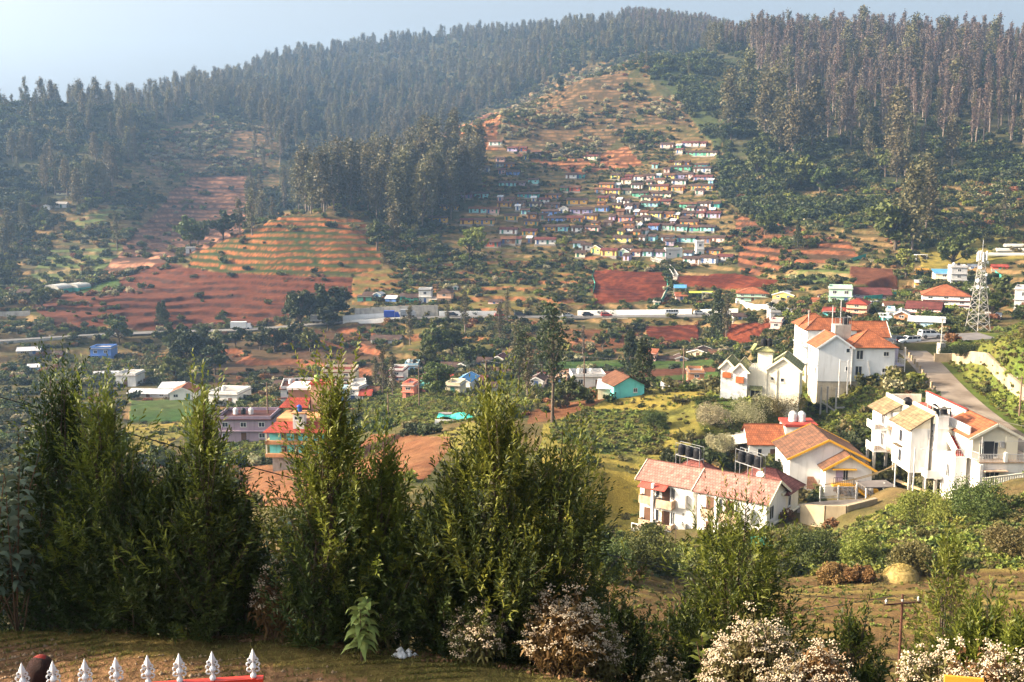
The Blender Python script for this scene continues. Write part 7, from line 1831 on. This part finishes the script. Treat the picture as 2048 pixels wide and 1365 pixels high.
for i, (x, y, tp_, w) in enumerate([(-12.8, 12.8, .6, 4.4), (-13.5, 15.0, .8, 4.6), (-14.5, 17.6, .6, 4.6)]):
    h = tp_ - ground_z(x, y)
    e = empty("broadleaf_tree", (x, y, ground_z(x, y) if abs(x) < 99 else YARD), i, f"leafy roadside tree outside the left picture edge, {ORD[i]} of three shading the thicket", 'tree')
    (tv, tf), (cv_, cf) = broadleaf(900 + i, h, w * .55, 26, 90, .42, .12); mesh_np("trunk", tv, tf, M_bark, e); mesh_np("crown", cv_, cf, L_dark, e)
# bushes of the middle ground behind the field
for i, (u, v, w, h, mm, lab) in enumerate([(1285, 1150, 150, 110, L_mid, 'feathery fresh green bush left of the airy sapling'), (1220, 1160, 110, 90, L_mid, 'feathery bush at the corner of the red plot'), (1838, 1052, 125, 70, L_bright, 'large round yellow-green bush under the stilted lodge'),
        (1630, 1130, 120, 80, L_mid, 'rounded bush below the ochre wall, left'), (1720, 1125, 90, 60, L_bright, 'bright bush behind the ploughed field'), (1580, 1120, 110, 70, L_olive, 'olive bush right of the airy sapling'),
        (1830, 1150, 90, 75, L_olive, 'twiggy olive bush behind the haystack'), (1965, 1085, 130, 75, L_mid, 'broad bush with white blossoms at the right'), (1665, 1165, 70, 40, L_rust, 'dry reddish bush at the field edge, left'), (1720, 1165, 60, 34, L_rust, 'dry reddish bush at the field edge, right'),
        (2030, 1120, 110, 70, L_olive, 'grey twiggy bush at the right edge'), (1500, 845, 110, 50, L_pale, 'silvery flowering bush under the green-roofed lodge'), (1425, 850, 80, 45, L_pale, 'silvery bush at the left under the green-roofed lodge'), (1560, 830, 90, 40, L_olive, 'olive bush between the lodges'), (1440, 920, 60, 70, L_pale, 'silvery bush left of the orange-roofed guest house'),
        (1870, 985, 70, 45, L_pale, 'pale blossoming bush under the stilted lodge'), (1900, 715, 60, 25, L_dark, 'dark bush below the pole block'), (1940, 712, 60, 22, L_dark, 'dark bush right below the pole block'), (1310, 860, 60, 50, L_mid, 'hedge-like bush on the golden knoll')]):
    q = hit(u, v, 55 if v > 1090 else 90); D = math.hypot(q.x, q.y); s = D / FPX
    e = empty("bush", q, 0, lab, 'bush'); V, F_ = shrub(400 + i, h * s * 1.0, w * s * .5, 9000, .13, 18); mesh_np("foliage", V, F_, mm, e)
    rg = np.random.default_rng(i); tb = [tube(limb_path(rg, (0, 0, -.3), (rg.normal() * w * s * .2, rg.normal() * w * s * .2, h * s * .7), .05, 4), np.linspace(.05, .015, 4), 5) for _ in range(5)]; V, F_ = joinvf(tb); mesh_np("stems", V, F_, M_bark, e)

# flowering bushes: brown stems with dense dry white heads
OCT = np.array([(1, 0, 0), (-1, 0, 0), (0, 1, 0), (0, -1, 0), (0, 0, 1), (0, 0, -1)], float); OF = np.array([(0, 2, 4), (2, 1, 4), (1, 3, 4), (3, 0, 4), (2, 0, 5), (1, 2, 5), (3, 1, 5), (0, 3, 5)])
def blobs(C, r, rng):
    n = len(C); r = np.broadcast_to(r, (n,))
    V = (C[:, None] + OCT[None] * (r[:, None, None] * (.8 + .4 * rng.random((n, 6, 1))))).reshape(-1, 3)
    F_ = (np.arange(n)[:, None, None] * 6 + OF[None]).reshape(-1, 3); return V, F_
def flower_bush(u, vb, r, wpx, hpx, heads, label, seed, leafm=None, headr=.030):
    rng = np.random.default_rng(seed); q = P(u, vb, r); g = ground_z(q.x, q.y); top = P(u, vb - hpx, r); q.z = g; H = max(.5, top.z - g); W = wpx * r / FPX / 2
    e = empty("flowering_bush", q, 0, label, 'bush', 'white-flowered bushes')
    heads = int(heads * .72); a = rng.random(heads) * 6.28; k = rng.random(heads) ** .5; x = np.cos(a) * k * W; y = np.sin(a) * k * W * .8
    dome = np.sqrt(np.clip(1 - (k * .92) ** 2, .08, 1)) * (1 + .16 * np.sin(a * 3 + seed))
    z = H * dome * (.62 + .38 * rng.random(heads) ** .6)
    tips = np.stack([x, y, z], 1)
    m = 13; C = tips[:, None] + rng.normal(size=(heads, m, 3)) * np.array([.030, .030, .012]); V, F_ = blobs(C.reshape(-1, 3), headr * .36 * (.7 + .6 * rng.random(heads * m)), rng); mesh_np("blossom_foliage", V, F_, M_flower, e)
    parts = []
    for i in range(0, heads, 2):
        b0 = (rng.normal() * W * .15, rng.normal() * W * .15, -.1); parts.append(tube(limb_path(rng, b0, tips[i] - np.array([0, 0, .02]), .02, 5), np.linspace(.008, .003, 5), 3))
    V, F_ = joinvf(parts); mesh_np("stems", V, F_, M_stem, e)
    n = heads * 20; tt = rng.integers(0, heads, n); f = .35 + .6 * rng.random(n); B = tips[tt] * f[:, None] * np.array([1, 1, 1]) + rng.normal(size=(n, 3)) * .05
    V, F_ = blades(B, rng.normal(size=(n, 3)) + np.array([0, 0, .3]), .06 + .05 * rng.random(n), .03, rng, .6); mesh_np("leaves", V, F_, leafm or (L_redbr if seed % 3 == 0 else L_olive), e)
for i, a_ in enumerate([(552, 1290, 13.2, 105, 150, 60, 'greyish flowering bush in the shade between the thickets'), (745, 1305, 12.8, 110, 110, 45, 'sparse flowering bush behind the downy-leaved plant'), (955, 1350, 12.2, 135, 135, 120, 'sparse reddish flowering bush under the largest sapling'),
        (1125, 1350, 12.0, 190, 165, 240, 'large flowering bush right of the largest sapling'), (1205, 1355, 12.3, 90, 110, 60, 'small flowering bush touching the right of the large one'), (1500, 1400, 11.5, 210, 165, 260, 'tallest flowering bush under the airy sapling'),
        (1640, 1400, 11.3, 150, 110, 180, 'flowering bush between the airy sapling and the rusty pole'), (1560, 1410, 11.0, 120, 90, 130, 'low flowering bush in front of the tallest one'), (1860, 1430, 11.0, 150, 140, 230, 'bright flowering bush right of the rusty pole'), (1960, 1430, 10.8, 170, 150, 260, 'bright flowering bush near the right corner'), (2060, 1430, 10.8, 120, 130, 150, 'flowering bush cut by the right picture edge'),
        (1330, 1400, 12.0, 100, 70, 30, 'low brown flowering bush left of the tallest one')]):
    flower_bush(*a_, seed=60 + i)
# plants with large leaves
def bigleaf(u, vb, r, hpx, n, leaf, label, seed, m, lw=.3, droop=.9, stems=3, name="leafy_plant"):
    rng = np.random.default_rng(seed); q = P(u, vb, r); g = ground_z(q.x, q.y); H = max(.25, P(u, vb - hpx, r).z - g); q.z = g
    e = empty(name, q, 0, label, 'plant'); B = []; D = []; parts = []
    for s in range(stems):
        tip = np.array([rng.normal() * H * .18, rng.normal() * H * .15, H * (.7 + .3 * rng.random())]); pth = limb_path(rng, (rng.normal() * .04, rng.normal() * .04, -.1), tip, .01, 5); parts.append(tube(pth, np.linspace(.014, .006, 5), 5))
        for i in range(n // stems):
            f = .25 + .75 * (i + rng.random()) / (n // stems); a = i * 2.4 + rng.random(); B.append(tip * f); D.append([math.cos(a), math.sin(a), .15 + .75 * f ** 2])
    B = np.array(B); D = np.array(D); V, F_ = blades(B, D, leaf * (.6 + .5 * rng.random(len(B))), leaf * lw, rng, droop); mesh_np("leaves", V, F_, m, e); V, F_ = joinvf(parts); mesh_np("stems", V, F_, M_stem, e)
bigleaf(722, 1312, 12.2, 106, 80, .25, 'downy plant with large drooping pale green leaves on the lane edge', 81, L_broad, .32)
bigleaf(1425, 1345, 11.8, 100, 34, .20, 'yellow-green leafy plant among the flowering bushes', 82, L_wattle_y, .30, .5)
bigleaf(545, 1180, 15.5, 190, 110, .22, 'bluish large-leaved shrub in the gap between the thickets', 83, L_grey, .38, .8, 5)
bigleaf(30, 1215, 14.8, 340, 260, .24, 'grey-green large-leaved shrub at the left picture edge', 84, L_grey, .34, .8, 8)
bigleaf(-30, 1215, 14.8, 360, 200, .24, 'grey-green shrub half outside the left picture edge', 85, L_grey, .34, .8, 7)
bigleaf(1050, 1310, 13.2, 130, 40, .10, 'climbing light green vine on the right of the largest sapling', 86, L_wattle_y, .6, .4, 3)

# grass on the lane's outer strip, pebbles on the lane
rg = np.random.default_rng(77)
mask = infront & (ed > -1.5) & (ed < 2.2) & (RG < 22) & (RG > 8) & (np.abs(AG) < R(33))
p, k = pick(mask, 42000, rg, .25 + (fbm(TX, TY, .9, 3, 71) > -.05) * sstep(-1.5, -.6, ed))
V, F_ = blades(p - np.array([0, 0, .01]), rg.normal(size=(len(p), 3)) * .45 + np.array([0, 0, 1]), .05 + .08 * rg.random(len(p)), .008, rg, .5)
tag(mesh_np("grass", V, F_, leafmat("lane_grass", (.05, .075, .014), (.20, .17, .045), .1, .3, .7, 1.5)), kind="stuff")
mask = infront & (ed < -.4) & (RG < 16) & (RG > 5) & (np.abs(AG) < R(36))
p, k = pick(mask, 9000, rg, sstep(-.2, .3, fbm(TX, TY, 1.3, 3, 72)) + .08)
V, F_ = blobs(p + np.array([0, 0, .004]), .010 + .028 * rg.random(len(p)) ** 4, rg)
tag(mesh_np("pebbles", V, F_, mat("pebble_stone", (.34, .24, .15), .9, .5, 3)), kind="stuff")
# leaf litter and bits under the thicket
mask = infront & (ed > .3) & (ed < 3.2) & (RG < 22) & (np.abs(AG) < R(33))
p, k = pick(mask, 9000, rg); V, F_ = cards(p + np.array([0, 0, .02]), .07, rg, .5, 0); tag(mesh_np("leaf_litter", V, F_, mat("dry_leaf_litter", (.20, .11, .055), .95, .5, 3)), kind="stuff")
for i, (u, v) in enumerate([(38, 1193), (205, 1248), (222, 1240), (438, 1270), (640, 1262), (812, 1315)]):
    q = hit(u, v, 9); V, F_ = blobs(np.random.default_rng(i).normal(size=(16, 3)) * np.array([.07, .05, .03]) + np.array([0, 0, .05]), .05, np.random.default_rng(i + 3))
    tag(mesh_np("litter_bag", V, F_, M_tankw, None, q), ['white plastic scrap at the far left under the thicket', 'white plastic scrap, lower of two by the sapling feet', 'white plastic scrap, upper of two by the sapling feet', 'pale crumpled scrap at the thicket foot', 'small pale scrap under the whip-leader sapling', 'pale scrap by the downy plant'][i], 'litter')

# ---- gate with red rail and white cast spearheads
M_redp = mat("red_gate_paint", (.48, .035, .018), .4, .1, 3); M_silver = mat("silver_white_paint", (.62, .63, .66), .4, .12, 6)
FI = [(43, 1330), (107, 1323), (172, 1317), (235, 1311), (297, 1309), (360, 1305), (425, 1303), (505, 1302)]
ztop = P(505, 1302, 6.5).z
FP = [P(u, v, ztop / tan_el(u, v)) for u, v in FI]
d0 = (FP[-1] - FP[0]); ang = math.atan2(d0.y, d0.x); FHt = .185
gate = empty("gate", (FP[-1].x, FP[-1].y, ztop - FHt), ang, 'red gate topped with white cast spearheads, low at the left corner', 'gate')
def arc(mb, c, r, a0, a1, w, n=8, sx=1):
    pr = None
    for i in range(n + 1):
        a = a0 + (a1 - a0) * i / n; p = Vector((sx * (c[0] + r * math.cos(a)), 0, c[1] + r * math.sin(a)))
        if pr is not None: mb.bar(pr, p, w, w * 1.1, 6)
        pr = p
    return pr
def spear_mesh():
    mb = MB(); k = 1
    mb.lathe([(.017, 0), (.021, .012), (.017, .024), (.011, .034), (.010, .052)], n=10)
    mb.lathe([(.010, .052), (.019, .062), (.024, .075), (.017, .088), (.009, .10), (.009, .112)], n=10)
    for s in (1, -1):
        arc(mb, (.026, .056), .014, -2.4, 1.6, .010, 9, s); arc(mb, (.030, .092), .012, 2.8, -1.2, .009, 9, s); arc(mb, (.021, .122), .011, -2.8, 1.9, .010, 9, s)
    # flattened spear blade with a ridge
    st_ = [(.112, .008, .007), (.128, .020, .010), (.142, .0235, .011), (.160, .016, .009), (.180, .0085, .006), (.200, .001, .001)]
    sec = [[(-w, 0, z), (-w * .3, -t, z), (0, -t * 1.25, z), (w * .3, -t, z), (w, 0, z), (w * .3, t, z), (0, t * 1.25, z), (-w * .3, t, z)] for z, w, t in st_]
    m2 = loft(sec); n = len(mb.v); mb.v += m2.v; mb.f += [tuple(i + n for i in f) for f in m2.f]; mb.uv += m2.uv; mb.mi += m2.mi
    return mb
inv = lambda p: Vector(((p.x - FP[-1].x) * math.cos(ang) + (p.y - FP[-1].y) * math.sin(ang), -(p.x - FP[-1].x) * math.sin(ang) + (p.y - FP[-1].y) * math.cos(ang), 0))
s0 = spear_mesh().build("spearhead", M_silver, gate, smooth=False); first = True
xs = [inv(p).x for p in FP]; step_ = (xs[-1] - xs[0]) / 7
XS = [xs[0] - step_ * 3, xs[0] - step_ * 2, xs[0] - step_] + xs
for x in XS:
    o = s0 if first else s0.copy()
    if not first: COL.objects.link(o); o.parent = gate
    o.location = (x, 0, 0); first = False
    mb = MB(); mb.box(x - .011, x + .011, -.011, .011, -1.75, -.031); mb.build("bar", M_redp, gate)
x0g, x1g = XS[0] - .08, XS[-1] + .012
simple(gate, "top_rail", M_redp, (x0g, x1g, -.028, .028, -.030, 0)); simple(gate, "bottom_rail", M_redp, (x0g, x1g, -.026, .026, -1.80, -1.752)); simple(gate, "stile", M_redp, (x1g + .001, x1g + .05, -.03, .03, -1.82, -.004))
gz = ground_z(FP[-1].x, FP[-1].y) - (ztop - FHt)
simple(gate, "gate_post", M_redp, (x1g + .06, x1g + .16, -.05, .05, gz - .3, -.45)); simple(gate, "panel", M_redp, (x0g, x1g - .002, -.006, .006, -1.751, -.9))

# ---- person walking on the lane behind the gate: only the woollen cap shows over the gate
pq = P(80, 1340, 8.55); pg = ground_z(pq.x, pq.y)
person = empty("person", (pq.x, pq.y, pg), R(200), 'person in a dark brown woollen cap walking past behind the gate', 'person')
Hh = P(80, 1318, 8.55).z - pg                       # standing height with the cap
k = Hh / 1.70
J = {'pelvis': (0, 0, .92), 'waist': (0, .01, 1.06), 'chest': (0, 0, 1.26), 'neck': (0, .02, 1.42), 'head0': (0, .0, 1.50),
     'sl': (.17, 0, 1.36), 'el': (.23, .04, 1.10), 'wl': (.22, -.08, .88), 'hl': (.22, -.12, .80), 'sr': (-.17, 0, 1.36), 'er': (-.23, .06, 1.10), 'wr': (-.24, .10, .88), 'hr': (-.24, .12, .80),
     'hpl': (.09, 0, .90), 'kl': (.10, -.12, .50), 'al': (.10, .02, .09), 'tl': (.10, -.14, .03), 'hpr': (-.09, 0, .90), 'kr': (-.10, .06, .49), 'ar': (-.10, .24, .12), 'tr': (-.10, .12, .03)}
RD = {'pelvis': .15, 'waist': .13, 'chest': .155, 'neck': .055, 'head0': .06, 'sl': .07, 'el': .045, 'wl': .03, 'hl': .03, 'sr': .07, 'er': .045, 'wr': .03, 'hr': .03, 'hpl': .10, 'kl': .06, 'al': .042, 'tl': .035, 'hpr': .10, 'kr': .06, 'ar': .042, 'tr': .035}
ED = [('pelvis', 'waist'), ('waist', 'chest'), ('chest', 'neck'), ('neck', 'head0'), ('chest', 'sl'), ('sl', 'el'), ('el', 'wl'), ('wl', 'hl'), ('chest', 'sr'), ('sr', 'er'), ('er', 'wr'), ('wr', 'hr'), ('pelvis', 'hpl'), ('hpl', 'kl'), ('kl', 'al'), ('al', 'tl'), ('pelvis', 'hpr'), ('hpr', 'kr'), ('kr', 'ar'), ('ar', 'tr')]
for s, wn2 in ((1, 'wl'), (-1, 'wr')):                  # five fingers on each hand
    hn = 'hl' if s > 0 else 'hr'; hx, hy, hz_ = J[hn]
    for f_, (dx, dy, ln) in enumerate([(-.028, 0, .065), (-.010, 0, .075), (.010, 0, .070), (.026, 0, .055)]):
        a_, b_ = f"{hn}f{f_}a", f"{hn}f{f_}b"; J[a_] = (hx, hy + dx * 1.0, hz_ - .03 - ln * .5); J[b_] = (hx - s * .02, hy + dx * 1.05, hz_ - .03 - ln); RD[a_] = .009; RD[b_] = .008; ED += [(hn, a_), (a_, b_)]
    a_, b_ = hn + 't1', hn + 't2'; J[a_] = (hx - s * .01, hy - .045, hz_ - .005); J[b_] = (hx - s * .02, hy - .055, hz_ - .045); RD[a_] = .011; RD[b_] = .009; ED += [(hn, a_), (a_, b_)]
names = list(J); me = bpy.data.meshes.new("body"); me.from_pydata([tuple(c * k for c in J[n]) for n in names], [(names.index(a), names.index(b_)) for a, b_ in ED], [])
bo = bpy.data.objects.new("body", me); COL.objects.link(bo); bo.parent = person
md = bo.modifiers.new("skin", 'SKIN'); me.skin_vertices
for i, n in enumerate(names): me.skin_vertices[0].data[i].radius = (RD[n] * k, RD[n] * k * (.8 if n in ('chest', 'waist', 'pelvis') else 1))
me.skin_vertices[0].data[0].use_root = True
sd = bo.modifiers.new("sub", 'SUBSURF'); sd.levels = 1; sd.render_levels = 1
me.materials.append(mat("brown_skin", (.30, .14, .08), .6))
def ell(prof_n, cx, cy, cz, rx, ry, rz, n=20, m=12, mod=None):
    V = []
    for i in range(m + 1):
        t = math.pi * i / m - math.pi / 2
        for j in range(n):
            a = 2 * math.pi * j / n; x, y, z = math.cos(t) * math.cos(a), math.cos(t) * math.sin(a), math.sin(t); s_ = mod(x, y, z) if mod else 1
            V.append((cx + rx * x * s_, cy + ry * y * s_, cz + rz * z * s_))
    F_ = [(i * n + j, i * n + (j + 1) % n, (i + 1) * n + (j + 1) % n, (i + 1) * n + j) for i in range(m) for j in range(n)]
    return np.array(V), np.array(F_)
face = lambda x, y, z: 1 + (.16 if y < -.8 and abs(x) < .2 and -.25 < z < .1 else 0) - (.06 if y < -.6 and .1 < z < .3 and .15 < abs(x) < .55 else 0) + (.03 if y < -.8 and -.5 < z < -.35 else 0)
V, F_ = ell(0, 0, -.01 * k, 1.575 * k, .078 * k, .098 * k, .118 * k, 32, 20, face); mesh_np("head", V, F_, _mats["brown_skin"], person, smooth=True)
V, F_ = ell(0, 0, -.0, 1.625 * k, .088 * k, .104 * k, .085 * k, 24, 12, lambda x, y, z: 1 + .05 * math.sin(x * 6 + y * 5) + (.10 if z < -.1 else 0)); mesh_np("cap", V, F_, mat("brown_wool", (.045, .018, .014), .98, .4, 30, bump=.8), person, smooth=True)
V, F_ = ell(0, 0, -.02 * k, 1.66 * k, .06 * k, .07 * k, .055 * k, 14, 8); mesh_np("cap_patch", V, F_, mat("red_wool", (.20, .02, .015), .95, .3, 20), person, smooth=True)
for s in (-1, 1):
    V, F_ = ell(0, s * .08 * k, .0, 1.565 * k, .012 * k, .02 * k, .03 * k, 10, 8); mesh_np("ear", V, F_, _mats["brown_skin"], person, smooth=True)
    V, F_ = ell(0, s * .03 * k, -.098 * k, 1.59 * k, .012 * k, .008 * k, .008 * k, 8, 6); mesh_np("eye", V, F_, M_black, person, smooth=True)
lv = [(.93, .165, .12), (1.05, .16, .115), (1.2, .185, .125), (1.32, .19, .115), (1.40, .12, .085), (1.44, .065, .065)]
sec = [[(w * k * math.cos(6.2832 * i / 20), d_ * k * math.sin(6.2832 * i / 20), z * k) for i in range(20)] for z, w, d_ in lv]
M_jack = mat("rust_jacket", (.34, .12, .05), .9, .2, 8); loft(sec).build("jacket", M_jack, person, smooth=True)
for a, b_, c_ in (('sl', 'el', 'wl'), ('sr', 'er', 'wr')):
    v_, f_ = tube([np.array(J[x]) * k for x in (a, b_, c_)], [.085 * k, .06 * k, .048 * k], 12); mesh_np("sleeve", v_, f_, M_jack, person, smooth=True)
for a, b_, c_ in (('hpl', 'kl', 'al'), ('hpr', 'kr', 'ar')):
    v_, f_ = tube([np.array(J[x]) * k for x in (a, b_, c_)], [.115 * k, .078 * k, .065 * k], 12); mesh_np("trouser_leg", v_, f_, mat("grey_trousers", (.07, .07, .08), .9), person, smooth=True)
# orange board at the lower right corner
q = P(1925, 1362, 8.6); g = ground_z(q.x, q.y); ob = empty("signboard", (q.x, q.y, g), R(-12), 'edge of an orange-yellow board low in the right corner', 'board')
hgt_ = P(1925, 1354, 8.6).z - g
simple(ob, "panel", mat("orange_board", (.72, .30, .03), .7, .1, 4), (-.14, .16, -.015, .015, hgt_ - .6, hgt_)); simple(ob, "post", M_wood, (-.02, .03, .018, .06, -.3, hgt_ - .1))
# long black cable behind the thicket, and the field pole's wires
PT = [P(-80, 772, 21), P(590, 958, 18.5), P(1200, 1106, 20), P(1570, 1186, 24), P(1789, 1200, 38)]
mb = MB()
CP_ = []
for i in range(40):
    t = i / 39 * (len(PT) - 1); j = min(int(t), len(PT) - 2); f = t - j
    a = PT[max(j - 1, 0)]; b_ = PT[j]; c_ = PT[j + 1]; d_ = PT[min(j + 2, len(PT) - 1)]
    CP_.append(.5 * ((2 * b_) + (c_ - a) * f + (2 * a - 5 * b_ + 4 * c_ - d_) * f * f + (3 * b_ - a - 3 * c_ + d_) * f ** 3))
for a, b_ in zip(CP_, CP_[1:]): mb.bar(a, b_, .022, .022, 5)
tag(mb.build("cable", M_black), 'long black cable running down behind the saplings to the rusty pole', 'cable')
wire("overhead_wire", POLES['m'], P(2120, 1285, 30), .3, .02, 'thin wire leaving the rusty field pole towards the right edge')
wire("overhead_wire", POLES['m'], P(1120, 1240, 60), .6, .03, 'thin pale wire crossing the ploughed field to the left')

# ------------------------------------------------------------------ haze over the valley
hz = MB(); hz.box(-2750, 2750, -2750, 2750, -190, 420)
hm = bpy.data.materials.new("haze"); hm.use_nodes = True
ht = hm.node_tree; ht.nodes.clear()
ho = ht.nodes.new("ShaderNodeOutputMaterial"); pv = ht.nodes.new("ShaderNodeVolumePrincipled")
pv.inputs["Color"].default_value = (.36, .60, 1.0, 1)
pv.inputs["Density"].default_value = 0.00017
pv.inputs["Anisotropy"].default_value = 0.2
ht.links.new(pv.outputs[0], ho.inputs["Volume"])
haze = hz.build("haze", hm); tag(haze, kind="stuff")
